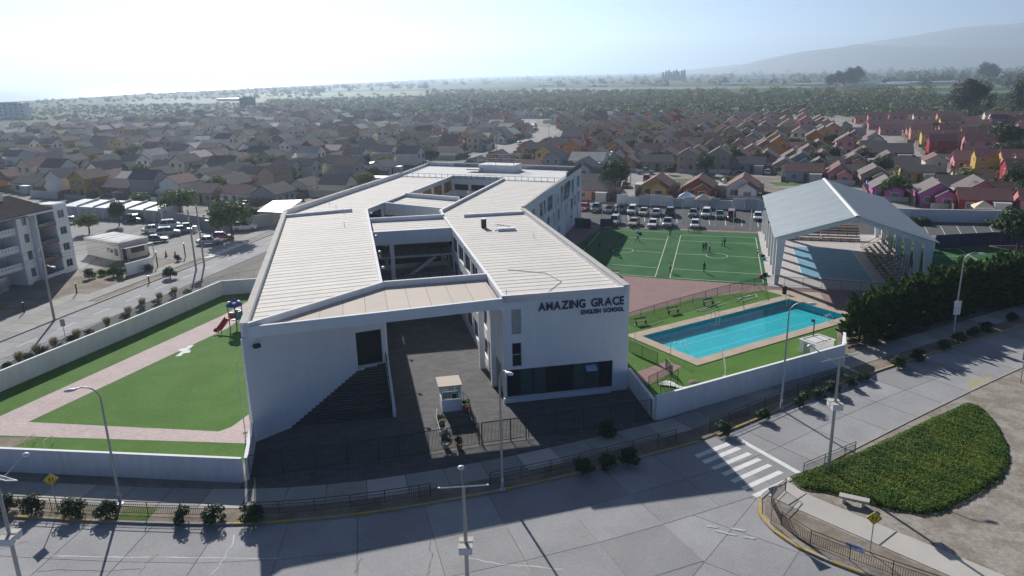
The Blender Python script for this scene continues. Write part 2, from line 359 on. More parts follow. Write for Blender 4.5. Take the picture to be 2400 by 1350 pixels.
for k, (a, b_) in enumerate([((325, 1350), (372, 1300)), ((0, 1290), (70, 1270)), ((830, 1345), (850, 1310)), ((1005, 1350), (1010, 1270)), ((90, 1340), (330, 1335))]): crack(xy(*a), xy(*b_), k)
crack(xy(120, 1305), xy(660, 1312), 21, .035, m_crackw, 40, .06); crack(xy(490, 1350), xy(550, 1255), 22, .03, m_crackw); crack(xy(1085, 1310), xy(1320, 1336), 23, .03, m_crackw)
# kerb of separate stones, planting strip, footway
kerb = struct('kerb', strip(MB(), offs(S, 0), offs(S, -.22), .05), m_kerb)
K2 = resample(KN, 2.0); k1, k2 = offs(K2, .0), offs(K2, -.2)
for i in range(len(K2)-1):
    x = K2[i][0]
    if -47 < x < 78 and not (14.6 < x < 15.4): slab([k1[i], k1[i+1], k2[i+1], k2[i]], .19, m_yel if (x < -29 or x > -21) else m_kerb, kerb, 'kerb_stone', .19, .02)
mb = MB(); strip(mb, offs(S, -.2), offs(S, -1.9), .13); struct('planting_strip', mb, m_dirt)
foot = struct('footway', strip(MB(), offs(S, -1.9), offs(S, -4.6), .10), m_joint)
F3 = resample(KN, 3.1); f1, f2 = offs(F3, -1.9), offs(F3, -4.5)
for i in range(len(F3)-1):
    if -47 < F3[i][0] < 78: slab([f1[i], f1[i+1], f2[i+1], f2[i]], .16, m_path if i % 4 == 1 else m_walk, foot)
# crossing, stop line, worn yellow road mark, small arrow dashes
bars = [((-40, 505), (-10, 525), (225, 432), (190, 415)), ((12, 545), (42, 567), (295, 462), (262, 445)), ((77, 592), (108, 610), (368, 500), (335, 484)), ((148, 633), (182, 652), (438, 540), (403, 525)), ((213, 682), (245, 702), (512, 580), (477, 567)), ((288, 733), (322, 753), (590, 630), (553, 613)), ((365, 785), (400, 805), (665, 683), (632, 660))]
cross = thing('zebra_crossing', None, None, xy(1740, 1100)); cross['kind'] = 'structure'
for q in bars: obj('stripe', MB().quad(*[(*xy(1640+p[0]/3, 900+p[1]/3), .068) for p in q]), m_wpaint, cross)
obj('stop_line', MB().quad(*[(*xy(*p), .068) for p in ((1723, 1030), (1732, 1027), (1880, 1110), (1872, 1115))]), m_wpaint, cross)
m_wy = mix2('worn_yellow_mark', (.42, .35, .17), (.34, .33, .29), scale=5, lo=.35, hi=.7)
m_worn = mat('worn_white_mark', (.46, .46, .46), var=.2, scale=3)
mk = struct('road_marking', MB().quad(*[(*xy(*p), .068) for p in ((2272, 890), (2325, 884), (2322, 905), (2270, 912))]), m_wy)
for q in (((1655, 1236), (1680, 1240), (1684, 1237), (1660, 1232)), ((1675, 1247), (1700, 1252), (1704, 1249), (1680, 1244)), ((1712, 1242), (1745, 1248), (1748, 1244), (1716, 1238)), ((1698, 1253), (1725, 1258), (1728, 1255), (1702, 1250)), ((1742, 1262), (1770, 1266), (1772, 1262), (1746, 1258))): obj('dash', MB().quad(*[(*xy(*p), .068) for p in q]), m_worn, mk)
# ------------------------------------------------------------------ corner island bottom right
SK = [(95, 94.5), (62, 75.8), (50.5, 68.9), (41.9, 63.4), (31.8, 56.6), (22.5, 50.2), (20.6, 48.9), (18.2, 47.6), (16.8, 46.2), (16.2, 44.3), (16.4, 42.6), (17.3, 40.6), (19.0, 38.9), (23, 35.6), (30, 30.5), (36, 26)]
SKs = smooth_line(SK, 2)
mb = MB(); mb.prism(SKs+[(120, 26), (120, 90)], -.1, .14); struct('verge_ground', mb, m_gravel)
kb2 = struct('corner_kerb', strip(MB(), SKs, offs(SKs, -.05), .05), m_kerb)
Q = resample(SKs, 2.0); q1, q2 = offs(Q, 0.02), offs(Q, -.2)
for i in range(len(Q)-1):
    if Q[i][0] < 80: slab([q1[i], q1[i+1], q2[i+1], q2[i]], .19, m_yel if 15 < Q[i][0] < 21 and Q[i][1] < 47.5 else m_kerb, kb2, 'kerb_stone', .19, .01)
ps = struct('corner_path', MB().quad(*[(*p, .146) for p in ((19.6, 48.2), (17.6, 46.4), (26.6, 36.0), (32, 30), (34, 30.5), (28.6, 37.2), (20.6, 46.2))]), m_joint)
for a, b_, c, d in (((19.7, 48.2), (17.6, 46.5), (18.6, 45.2), (20.4, 46.6)), ((20.4, 46.55), (18.65, 45.1), (22.6, 40.5), (24.4, 41.9)), ((24.45, 41.85), (22.65, 40.45), (26.6, 35.9), (28.5, 37.3)), ((28.5, 37.2), (26.65, 35.85), (32, 30), (34, 30.6))): slab([a, b_, c, d], .17, m_path, ps, 'slab', .03, .02)
mb = MB(); mb.quad(*[(*p, .15) for p in ((17.3, 45.9), (16.7, 44.2), (17.0, 42.5), (18.2, 40.7), (22, 37.6), (25, 35.2), (26.2, 36), (20, 43.2))]); struct('earth_strip', mb, m_dirt)
# ------------------------------------------------------------------ left street
KL = [(-72, 20), (-66, 55), (-62.5, 72), (-59.2, 86.4), (-58.2, 91.3), (-54.7, 106.1), (-52.4, 115.8), (-47.5, 136.8), (-45.5, 146), (-40.5, 166), (-33, 200), (-24, 235), (-14, 262)]
KLs = smooth_line(KL, 2)
mb = MB(); strip(mb, offs(KLs, -.3), offs(KLs, 9.2), .035); lst = struct('side_street', mb, m_joint)
Q = resample(KLs, 4.6)
for a, b_ in ((0, 3.3), (3.3, 6.6)):
    l1, l2 = offs(Q, a), offs(Q, b_)
    for i in range(len(Q)-1):
        if 68 < Q[i][1] < 205: slab([l1[i], l1[i+1], l2[i+1], l2[i]], .075, m_conc, lst)
Q = resample(KLs, 3.0); l1, l2 = offs(Q, 3.25), offs(Q, 3.38)
for i in range(len(Q)-1):
    if 74 < Q[i][1] < 170 and i % 2: obj('lane_dash', strip(MB(), l1[i:i+2], l2[i:i+2], .082), m_wpaint, lst)
kl = struct('side_kerb', strip(MB(), offs(KLs, 0.02), offs(KLs, -.2), .06), m_kerb)
Q = resample(KLs, 2.4); q1, q2 = offs(Q, .02), offs(Q, -.2)
for i in range(len(Q)-1):
    if 72 < Q[i][1] < 175: slab([q1[i], q1[i+1], q2[i+1], q2[i]], .2, m_kerb, kl, 'kerb_stone', .16, .015)
mb = MB(); strip(mb, offs(KLs, -.2), offs(KLs, -14), .10); struct('side_footway_base', mb, m_dirt)
fw = struct('side_footway', strip(MB(), offs(KLs, -.3), offs(KLs, -.5), .12), m_walk)
Q = resample(KLs, 3.2)
for a, b_ in ((-2.0, -4.6), (-4.6, -7.2)):
    l1, l2 = offs(Q, a), offs(Q, b_)
    for i in range(len(Q)-1):
        if 72 < Q[i][1] < (101 if a < -4 else 170): slab([l1[i], l1[i+1], l2[i+1], l2[i]], .16, m_walk, fw)
Q1 = [p for p in resample(KLs, 3.2) if 72 < p[1] < 100]; l1, l2 = offs(Q1, -.3), offs(Q1, -2.0)
for i in range(len(Q1)-1): slab([l1[i], l1[i+1], l2[i+1], l2[i]], .16, m_walk, fw)
# zebra on the side street by the tree
zc = thing('zebra_crossing', None, None, xy(505, 598)); zc['kind'] = 'structure'
for k in range(6):
    a = (470+k*15, 606-k*6.0); obj('stripe', MB().quad(*[(*xy(*p), .16 if 0 else .168) for p in ((a[0], a[1]), (a[0]+10, a[1]+1.5), (a[0]+46, a[1]-5), (a[0]+36, a[1]-7))]), m_wpaint, zc)
# ------------------------------------------------------------------ school grounds
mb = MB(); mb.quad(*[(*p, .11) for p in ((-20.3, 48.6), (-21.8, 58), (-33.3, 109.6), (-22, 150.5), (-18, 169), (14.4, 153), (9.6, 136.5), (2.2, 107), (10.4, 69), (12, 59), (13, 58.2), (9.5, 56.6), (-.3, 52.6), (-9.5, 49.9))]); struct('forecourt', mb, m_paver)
struct('paved_yard', sheet([(10.3, 64), (2, 107), (9.8, 136.6), (14.2, 153.2), (16, 147), (52, 134.5), (100, 124), (110, 88), (62, 84), (33.5, 71), (12.5, 59.2)], .06), m_pink)
lw_in = [(-51.2, 66), (-45.2, 85), (-40.6, 101), (-33.2, 102.4)]
mb = MB(); mb.quad(*[(*p, .07) for p in ((-22.4, 57.8), (-32.3, 102.4), (-40.5, 101), (-45.1, 85), (-51.1, 66), (-48, 54), (-40.3, 52.8), (-20.9, 50.3))]); struct('garden_turf', mb, m_turf)
gp = struct('garden_path', MB().quad(*[(*p, .078) for p in ((-47.5, 60.4), (-37.2, 91), (-34.9, 102), (-33, 102), (-34.6, 86.2), (-43.4, 61.2), (-25.4, 58.5), (-24.6, 59.3), (-23.3, 64), (-22.9, 62), (-21.9, 57.8), (-22.3, 56.2), (-44.6, 58.7), (-49.2, 58.4))]), m_glare_pink)
mb = MB(); mb.quad(*[(*p, .076) for p in ((-46.2, 58.4), (-40.7, 58.1), (-42.6, 55.2), (-48, 54.5), (-50, 58))]); struct('bare_patch', mb, m_dirt)
# white cross mark on the turf
b = MB()
for q in (((412, 830), (420, 838), (456, 815), (449, 810)), ((420, 819), (428, 822), (446, 830), (440, 833))): pass
b.quad(*[(*xy(*p), .086) for p in ((411, 837), (424, 836), (430, 830), (445, 828), (448, 822), (440, 823), (455, 810), (443, 811), (436, 817), (422, 819), (418, 825), (427, 825))])
tm = obj('turf_mark', b, m_wpaint); tag(tm, 'white cross-shaped mark lying on the garden turf', 'ground mark')
# sports turf and its lines
def polyxy(pts, z): return [(*xy(*p), z) for p in pts]
mb = MB(); mb.quad((10.6, 126), (17.6, 142.6), (46.6, 133.3), (36.3, 99.6), (34.5, 99.7), (17.0, 106.2), (8, 109)); tfm = struct('sports_field', MB().quad(*[(p[0], p[1], .075) for p in ((11.2, 127), (17.6, 142.6), (46.6, 133.3), (36.3, 99.6), (34.5, 99.7), (17.0, 106.2), (5.5, 110))]), m_turf2)
def fline(a, b_, w=.1, par=None, z=.083):
    a, b_ = xy(*a), xy(*b_); dx, dy = b_[0]-a[0], b_[1]-a[1]; l = math.hypot(dx, dy); nx, ny = -dy/l*w/2, dx/l*w/2
    return obj('field_line', MB().quad((a[0]+nx, a[1]+ny, z), (b_[0]+nx, b_[1]+ny, z), (b_[0]-nx, b_[1]-ny, z), (a[0]-nx, a[1]-ny, z)), m_line, par)
def c1(x, y): return (1340+x*.2222, 400+y*.2222)
for a, b_ in (((880, 1125), (1020, 690)), ((1035, 1135), (1150, 685)), ((1150, 685), (1940, 710)), ((1940, 710), (2022, 1195)), ((1035, 1135), (2010, 1198)), ((1130, 742), (1955, 780)), ((1085, 880), (1410, 892)), ((1655, 905), (1985, 925)), ((1060, 1040), (2000, 1098)), ((450, 1095), (880, 1128)), ((430, 992), (895, 1030)), ((660, 850), (955, 870)), ((560, 705), (1000, 735)), ((400, 625), (1040, 655)), ((300, 650), (120, 850))):
    fline(c1(*a), c1(*b_), .11, tfm)
def ring(c, r, par, n=40, w=.1, a0=0, a1=360, z=.083):
    A = [R(a0+(a1-a0)*i/n) for i in range(n+1)]
    return obj('field_line', strip(MB(), [(c[0]+math.cos(t)*r, c[1]+math.sin(t)*r) for t in A], [(c[0]+math.cos(t)*(r-w), c[1]+math.sin(t)*(r-w)) for t in A], z), m_line, par)
ring(xy(*c1(1530, 902)), 1.75, tfm); ring(xy(*c1(540, 845)), 1.75, tfm)
# turf east of the pavilion
tf2 = struct('east_turf', MB().quad(*[(p[0], p[1], .075) for p in ((55.6, 95.6), (65.2, 128.6), (73, 126.5), (80, 118), (82, 100), (62, 92))]), m_turf2)
fline((2005, 577), (2245, 584), .12, tf2); fline((2245, 584), (2340, 640), .12, tf2); fline((2170, 600), (2262, 602), .1, tf2); fline((2170, 624), (2300, 628), .1, tf2)
# car park
mb = MB(); mb.quad(*[(p[0], p[1], .07) for p in ((13.2, 147.2), (17, 172), (54.5, 155.6), (77, 141.8), (104, 134), (103, 124.6), (66, 130.6), (47, 134.6), (18, 144.6))]); cp = struct('car_park', mb, m_asph)
for k in range(9):
    a = (1470+k*38, 500+k*1.9); obj('bay_line', MB().quad(*[(*xy(*p), .077) for p in (a, (a[0]+1.6, a[1]), (a[0]+4, a[1]+18), (a[0]+2.2, a[1]+18))]), m_line, cp)
for k in range(7):
    a = (2165+k*38, 531-k*.4); obj('bay_line', MB().quad(*[(*xy(*p), .077) for p in (a, (a[0]+1.5, a[1]), (a[0]+14, a[1]+22), (a[0]+12.3, a[1]+22))]), m_line, cp)

# ------------------------------------------------------------------ the school
m_roof = mat('roof_sheet_cream', (.645, .605, .555), rough=.75, var=.06, scale=.3, fine=2, rand=.035, spec=.2)
m_seam_shadow = mat('roof_seam_shadow', (.09, .082, .075), var=.1)  # dark base between the panels, painting the shadow lines of the standing seams
m_tan = mat('canopy_tiles', (.56, .49, .42), rough=.8, var=.06, scale=.5, rand=.04)
m_terr = mat('terrace_floor', (.62, .61, .60), rough=.8, var=.06)
m_navy = mat('navy_letters', (.016, .016, .07), rough=.45, var=0)
m_navyp = mat('navy_boards', (.012, .02, .085), rough=.55, var=.1)
m_orange = mat('ochre_inner_wall', (.42, .22, .06), var=.1)
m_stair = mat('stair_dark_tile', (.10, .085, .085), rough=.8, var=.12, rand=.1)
ZT, ZR = 10.2, 9.75
A0, A1, A2, A3, A4, A5, A6 = (-21.7, 56.6), (-33.5, 109.8), (-22.3, 150.9), (-18.3, 169.0), (14.7, 153.5), (9.8, 136.8), (2.0, 107.1)
RFR, RFL = (10.67, 65.35), (-0.9, 63.1)
B0, B1, B2, B3 = (-12.3, 68.8), (-21.2, 110.4), (-19.8, 115.5), (-11.1, 146.3)
C1, C2, C3, C4 = (-2.5, 70.9), (-9.6, 104.1), (-10.3, 108.3), (-1.2, 141.8)
school = thing('school_building', 'large white school building with cream ribbed roofs round two courtyards', 'school', (-8, 100, 0))
def sp(name, mb, m, par=None, smooth=False): return obj(name, mb, m, par or school, True, smooth)
def onwall(px, py, p0, p1):
    """(distance along the wall p0-p1, height) of a photographed point on that wall"""
    d = _f*FPX+_r*(px-1200)-_u*(py-675); L = math.hypot(p1[0]-p0[0], p1[1]-p0[1]); e = ((p1[0]-p0[0])/L, (p1[1]-p0[1])/L); n = (e[1], -e[0])
    t = (p0[0]*n[0]+p0[1]*n[1])/(d[0]*n[0]+d[1]*n[1]); q = d*t
    return ((q[0]-p0[0])*e[0]+(q[1]-p0[1])*e[1], CAMH+q[2])
def frame_of(p0, p1):
    L = math.hypot(p1[0]-p0[0], p1[1]-p0[1]); e = ((p1[0]-p0[0])/L, (p1[1]-p0[1])/L); return L, e, (e[1], -e[0])
def wall_holes(p0, p1, z0, z1, th, holes, ztop=None):
    """wall standing on p0-p1 (outer face), rectangular openings (u0,u1,z0,z1) with reveals"""
    L, e, n = frame_of(p0, p1); mb = MB(); T = lambda u, d, z: (p0[0]+e[0]*u-n[0]*d, p0[1]+e[1]*u-n[1]*d, z)
    us = sorted({0, L} | {h[0] for h in holes} | {h[1] for h in holes}); zs = sorted({z0, z1} | {h[2] for h in holes} | {h[3] for h in holes})
    for i in range(len(us)-1):
        for j in range(len(zs)-1):
            u, z = (us[i]+us[i+1])/2, (zs[j]+zs[j+1])/2
            if any(h[0] < u < h[1] and h[2] < z < h[3] for h in holes): continue
            a, b, c, d = us[i], us[i+1], zs[j], zs[j+1]
            mb.quad(T(a, 0, c), T(b, 0, c), T(b, 0, d), T(a, 0, d)); mb.quad(T(b, th, c), T(a, th, c), T(a, th, d), T(b, th, d))
    for a, b, c, d in holes:
        for (u1, zz1), (u2, zz2) in (((a, c), (b, c)), ((b, c), (b, d)), ((b, d), (a, d)), ((a, d), (a, c))): mb.quad(T(u1, 0, zz1), T(u2, 0, zz2), T(u2, th, zz2), T(u1, th, zz1))
    for (u1, zz1), (u2, zz2) in (((0, z0), (L, z0)), ((L, z0), (L, z1)), ((L, z1), (0, z1)), ((0, z1), (0, z0))): mb.quad(T(u2, 0, zz2), T(u1, 0, zz1), T(u1, th, zz1), T(u2, th, zz2))
    return mb
def window(p0, p1, h, par, rec=.16, nv=1, nh=1, gm=None, fm=None, world=True, fw=.06):
    L, e, n = frame_of(p0, p1); T = lambda u, d, z: (p0[0]+e[0]*u-n[0]*d, p0[1]+e[1]*u-n[1]*d, z)
    a, b, c, d = h; w = obj('window', MB().quad(T(a, rec, c), T(b, rec, c), T(b, rec, d), T(a, rec, d)), gm or m_glass, par, world)
    mb = MB(); rz = math.atan2(e[1], e[0])
    def bar(u0, u1, z0_, z1_): mb.box((*T((u0+u1)/2, rec-.03, 0)[:2], (z0_+z1_)/2), (u1-u0, .06, z1_-z0_), rz)
    bar(a, b, c, c+fw); bar(a, b, d-fw, d); bar(a, a+fw, c+fw, d-fw); bar(b-fw, b, c+fw, d-fw)
    for i in range(1, nv): u = a+(b-a)*i/nv; bar(u-fw/2, u+fw/2, c+fw, d-fw)
    for i in range(1, nh): z = c+(d-c)*i/nh; bar(a+fw, b-fw, z-fw/2, z+fw/2)
    obj('frame', mb, fm or m_galv, w, world); return w
# --- front right block
fr = [onwall(px, py, RFL, RFR) for px, py in ((1198, 726), (1222, 782), (1198, 805), (1224, 858))]
uA, uB = fr[0][0], fr[1][0]
holes = [(uA, uB, fr[1][1], fr[0][1]), (uA, uB, fr[3][1], fr[2][1]), (.25, onwall(1436, 860, RFL, RFR)[0], .55, 3.2)]
sp('front_wall', wall_holes(RFL, RFR, 0, ZT, .3, holes), m_white)
window(RFL, RFR, holes[0], school, gm=mat('pale_room_glass', (.32, .36, .34), rough=.15, var=.1, scale=1.5, spec=.6)); window(RFL, RFR, holes[1], school, nh=2)
a, b_ = holes[2][0], holes[2][1]; w8 = (b_-a)/8
for i in range(8): window(RFL, RFR, (a+w8*i+.004, a+w8*(i+1)-.004, .55, 3.2), school, rec=.22, nh=1, fm=m_black, gm=m_glassg if i in (1, 2, 5, 6) else m_glass, fw=.03)
L_, e_, n_ = frame_of(RFL, RFR)
def onf(u, d, z): return (RFL[0]+e_[0]*u+n_[0]*d, RFL[1]+e_[1]*u+n_[1]*d, z)
q = [onf(a+w8*5.9, -.15, 2.9), onf(a+w8*6.75, -.15, 2.9), onf(a+w8*6.75, .45, 2.55), onf(a+w8*5.9, .45, 2.55)]
sp('open_vent', MB().add(q+[(x, y, z-.05) for x, y, z in q], [(0, 1, 2, 3), (7, 6, 5, 4), (0, 4, 5, 1), (1, 5, 6, 2), (2, 6, 7, 3), (3, 7, 4, 0)]), mat('vent_glass', (.25, .4, .6), rough=.05, var=0, spec=.8))
sp('plinth', MB().box(onf(5.0, .16, .3), (10.2, .3, .5), math.atan2(e_[1], e_[0])), m_white)
# --- wing walls
def pwall(p0, p1, z0, z1, th=.3, m=None, name='wall'): return sp(name, wall_holes(p0, p1, z0, z1, th, []), m or m_white)
pwall(RFR, A6, 0, ZT)
hs = []
for x0, y0, x1, y1 in ((1052, 446, 1110, 580), (1126, 392, 1176, 530), (1218, 400, 1231, 465), (1248, 275, 1338, 432), (1352, 240, 1366, 360), (1396, 210, 1424, 312), (1122, 590, 1148, 668), (1178, 545, 1196, 660), (1218, 515, 1240, 622), (1304, 490, 1316, 556), (1342, 415, 1358, 518), (1374, 385, 1388, 480), (1404, 350, 1424, 452), (1218, 676, 1246, 745), (1336, 572, 1352, 598), (985, 515, 1010, 585)):
    p, q = onwall(1000+x0*.2519, 360+(y0+y1)/2*.2519, A6, A4), onwall(1000+x1*.2519, 360+(y0+y1)/2*.2519, A6, A4)
    za, zb = onwall(1000+(x0+x1)/2*.2519, 360+y0*.2519, A6, A4)[1], onwall(1000+(x0+x1)/2*.2519, 360+y1*.2519, A6, A4)[1]
    hs.append((max(.3, p[0]), max(q[0], p[0]+.7), max(.2, zb), min(ZT-.7, za)))
sp('wall', wall_holes(A6, A4, 0, ZT+.3, .35, hs), m_white)
for h in hs: window(A6, A4, h, school, rec=.25, nv=2 if h[1]-h[0] > 1.6 else 1, nh=2, gm=m_glassg)
L6, e6, n6 = frame_of(A6, A4)
def fin(u0, z0, u1, z1, w=.28, d=.22):
    T = lambda u, z, dd: (A6[0]+e6[0]*u+n6[0]*dd, A6[1]+e6[1]*u+n6[1]*dd, z)
    P = [T(u0-w, z0, -.02), T(u0+w, z0, -.02), T(u1+w, z1, -.02), T(u1-w, z1, -.02), T(u0-w, z0, d), T(u0+w, z0, d), T(u1+w, z1, d), T(u1-w, z1, d)]
    sp('slanted_fin', MB().add(P, [(4, 5, 6, 7), (0, 1, 5, 4), (1, 2, 6, 5), (2, 3, 7, 6), (3, 0, 4, 7)]), m_white)
for f in ((6, 0, 9, 9.6), (14, .2, 11.5, 9.4), (19.5, 0, 21, 6), (24, 0, 22, 9), (29, 0, 36, 9.2), (33.5, 0, 30.5, 6), (37, .3, 39.5, 9.8), (44, 0, 41.5, 9.5), (27, 5, 29, 9.8)): fin(*f)
pwall(A4, A3, 0, ZT+.3, m=m_white); pwall(A3, A2, 0, ZT); pwall(A2, A1, 0, ZT); pwall(A1, A0, 0, ZT)
# inner sides of the right wing: dark glazing with white posts
def inner(p0, p1, n, gm=None, z0=.1, zt=ZT-.05):
    L, e, nn = frame_of(p0, p1); hh = []
    for k in range(3):
        for i in range(n): hh.append((L*(i+.08)/n, L*(i+.92)/n, z0+.9+k*3.2, z0+2.9+k*3.2))
    sp('courtyard_wall', wall_holes(p0, p1, z0, zt, .3, hh), m_white)
    for h in hh: window(p0, p1, h, school, rec=.25, nv=2, gm=gm, fm=m_black)
inner(C2, C1, 7); inner(C4, C3, 7, m_glassg); pwall(C1, RFL, 3.3, ZT, name='side_wall'); pwall(C3, C2, 0, ZT)
sp('side_glazing', MB().quad(*[(p[0], p[1], z) for p, z in ((C1, .15), (RFL, .15), (RFL, 3.3), (C1, 3.3))]), m_glassg)
inner(B0, B1, 7); inner(B1, B2, 1); inner(B2, B3, 6, m_orange)
inner(B3, C4, 3)
# --- roofs of separate sheets
def clipband(poly, p, d, a, b):
    n = (-d[1], d[0]); q = clip_half(poly, (p[0]+n[0]*a, p[1]+n[1]*a), n); return clip_half(q, (p[0]+n[0]*b, p[1]+n[1]*b), (-n[0], -n[1])) if len(q) > 2 else []
def roof(name, poly, d, pitch, m, z=ZR, gap=.15, label=None, pn='roof_panel', th=.06):
    base = sp(name, MB().prism(poly, z-.5, z), m_seam_shadow); l = math.hypot(*d); d = (d[0]/l, d[1]/l); n = (-d[1], d[0]); c = poly[0]
    s = [(p[0]-c[0])*n[0]+(p[1]-c[1])*n[1] for p in poly]; k = min(s)
    while k < max(s):
        q = clipband(poly, c, d, k+gap/2, k+pitch-gap/2)
        if len(q) > 2 and abs(area(q)) > .15: obj(pn, MB().prism(q, z, z+th, bottom=False), m, base)
        k += pitch
    return base
def inset(poly, d):
    ar = area(poly); P = poly if ar > 0 else poly[::-1]; out = []; n = len(P)
    for i in range(n):
        a, b, c = P[i-1], P[i], P[(i+1) % n]; l1 = math.hypot(b[0]-a[0], b[1]-a[1]); l2 = math.hypot(c[0]-b[0], c[1]-b[1])
        n1 = (-(b[1]-a[1])/l1, (b[0]-a[0])/l1); n2 = (-(c[1]-b[1])/l2, (c[0]-b[0])/l2); k = 1+n1[0]*n2[0]+n1[1]*n2[1]
        k = max(k, .35); out.append((b[0]+(n1[0]+n2[0])/k*d, b[1]+(n1[1]+n2[1])/k*d))
    return out
foldL0, foldL1 = (-33.0, 106.6), B1; foldR0, foldR1 = C2, (2.5, 105.6)
roof('front_left_roof', inset([A0, B0, B1, (-33.2, 107.3)], .3), (.948, .319), 1.28, m_roof)
roof('rear_left_roof', inset([(-33.2, 107.3), B1, B2, B3, A2, A1], .3), (.996, -.09), 1.28, m_roof, z=ZR-.12)
roof('front_right_roof', inset([RFL, RFR, (2.4, 105.2), C2, C1], .3), (.983, .182), 1.22, m_roof)
roof('rear_right_roof', inset([C2, (2.4, 105.2), A6, A5, C4, C3], .3), (.905, -.425), 1.28, m_roof, z=ZR-.12)
br1 = [(-19.3, 101.7), (-17.5, 93.4), (-7.4, 95.3), (-9.2, 103.4)]; br2 = [(-19.6, 116.4), (-10.3, 110.3), (-8.1, 118.6), (-17.3, 124.2)]
roof('middle_bridge_roof', inset(br1, .2), (.983, .183), 1.28, m_roof); roof('rear_bridge_roof', inset(br2, .2), (.87, -.49), 1.28, m_roof, z=ZR-.1)
roof('canopy_roof', inset([A0, RFL, C1, B0], .22), (.2, -.98), 1.9, m_tan, z=9.72, gap=.03, th=.03)
sp('terrace_roof', MB().prism(inset([A2, A5, A4, A3], .25), ZR-.4, ZR-.05), m_terr)
# parapets (each run butts on the next)
def parapet(p0, p1, z0, z1, w=.34, m=None, cap=True, inn=1):
    L, e, n = frame_of(p0, p1); rz = math.atan2(e[1], e[0]); c = ((p0[0]+p1[0])/2-n[0]*w/2*inn, (p0[1]+p1[1])/2-n[1]*w/2*inn)
    o = sp('parapet', MB().box((*c, (z0+z1)/2), (L-.02, w, z1-z0), rz), m or m_white2)
    if cap:
        k = max(1, int(L/4))
        for i in range(k): u = L*(i+.5)/k; obj('coping', MB().box((p0[0]+e[0]*u-n[0]*w/2*inn, p0[1]+e[1]*u-n[1]*w/2*inn, z1+.03), (L/k-.03, w+.1, .06), rz), m_cap, o)
parapet(A1, A0, 9.6, ZT+.12, .5); parapet(A2, A1, 9.6, ZT+.12, .5); parapet(RFR, A6, 9.6, ZT+.12, .5); parapet(A6, A5, ZT-.2, ZT+.33, .36); parapet(A5, A4, ZT-.2, ZT+.33, .36)
parapet(A0, B0, 9.5, ZT+.1, .3, inn=-1, cap=False); parapet(B0, C1, 9.4, ZT+.1, .3, inn=-1, cap=False); parapet(RFL, RFR, 9.6, ZT+.03, .3, cap=False)
parapet((-33, 106.3), (-23.5, 110.6), 9.5, ZT, .45, cap=False); parapet((-6.5, 103.7), (1.9, 105.2), 9.5, ZT, .45, cap=False)
for p0, p1 in ((B0, B1), (C2, C1), (B1, B2), (B2, B3), (C4, C3)): parapet(p0, p1, 9.55, ZT-.28, .3, cap=False, inn=1 if p0 in (C2, C4) else 1)
# beams of the bridges and the canopy fascia
def beam(p0, p1, z0, z1, w=.35, name='beam'): L, e, n = frame_of(p0, p1); return sp(name, MB().box(((p0[0]+p1[0])/2, (p0[1]+p1[1])/2, (z0+z1)/2), (L, w, z1-z0), math.atan2(e[1], e[0])), m_white)
beam(br1[1], br1[2], 8.3, ZT-.1); beam(br1[0], br1[3], 8.3, ZT+.15); beam(br2[0], br2[1], 8.2, ZT-.1); beam(br2[3], br2[2], 8.2, ZT+.15); beam(B3, C4, 8.6, ZT+.05)
fas = sp('canopy_fascia', wall_holes(A0, RFL, 9.05, 10.0, .3, []), m_white)
sp('canopy_soffit', MB().prism(inset([A0, RFL, C1, B0], .25), 9.06, 9.15), m_white)
# front left skewed wall with doorway, grand stair
P2, P3 = (-14.4, 64.3), (-11.8, 65.4)
LF = (-21.55, 56.3)
sp('skewed_wall', wall_holes(LF, P2, 0, 9.1, .3, []), m_white)
sp('doorway_wall', wall_holes(P2, P3, 0, 9.1, .3, [(.1, 2.55, 3.4, 6.7)]), m_white)
sp('doorway_shade', MB().quad(*[(x-.2, y+.9, z) for (x, y), z in ((P2, 3.3), (P3, 3.3), (P3, 7), (P2, 7))]), mat('doorway_shade_dark', (.05, .045, .045), var=.1))  # flat dark sheet painting the shade inside the doorway
sp('landing', MB().prism([P2, P3, (P3[0]-.6, P3[1]+2.4), (P2[0]-.6, P2[1]+2.4)], 3.2, 3.36), m_stair)
pwall((-11.9, 65.4), B0, 0, 9.1, .3, name='passage_wall'); pwall(B0, (-11.9, 65.4), 0, 9.1, .05, name='passage_wall')
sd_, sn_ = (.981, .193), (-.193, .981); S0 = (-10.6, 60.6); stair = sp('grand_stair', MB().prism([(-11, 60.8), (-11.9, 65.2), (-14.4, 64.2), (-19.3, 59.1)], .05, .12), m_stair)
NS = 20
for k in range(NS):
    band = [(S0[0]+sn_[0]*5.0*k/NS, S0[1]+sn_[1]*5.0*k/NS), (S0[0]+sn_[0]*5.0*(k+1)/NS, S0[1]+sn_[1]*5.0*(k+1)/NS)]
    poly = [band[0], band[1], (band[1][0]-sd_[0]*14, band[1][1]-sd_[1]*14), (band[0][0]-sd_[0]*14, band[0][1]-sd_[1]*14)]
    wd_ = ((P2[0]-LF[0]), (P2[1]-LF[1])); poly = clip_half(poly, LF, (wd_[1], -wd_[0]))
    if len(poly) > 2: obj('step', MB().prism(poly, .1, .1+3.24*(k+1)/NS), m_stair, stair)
sp('stair_string', MB().add([(-10.75, 60.5, 0), (-10.45, 60.5, 0), (-11.65, 65.35, 0), (-11.95, 65.35, 0), (-10.75, 60.5, .75), (-10.45, 60.5, .75), (-11.65, 65.35, 4.2), (-11.95, 65.35, 4.2)], [(0, 1, 5, 4), (1, 2, 6, 5), (2, 3, 7, 6), (3, 0, 4, 7), (4, 5, 6, 7)]), m_white)
sp('stair_rail', MB().tube([(-10.8, 60.6, .1), (-10.8, 60.6, 1.4), (-11.75, 64.6, 4.7), (-11.75, 64.6, 3.9)], .04), m_black)
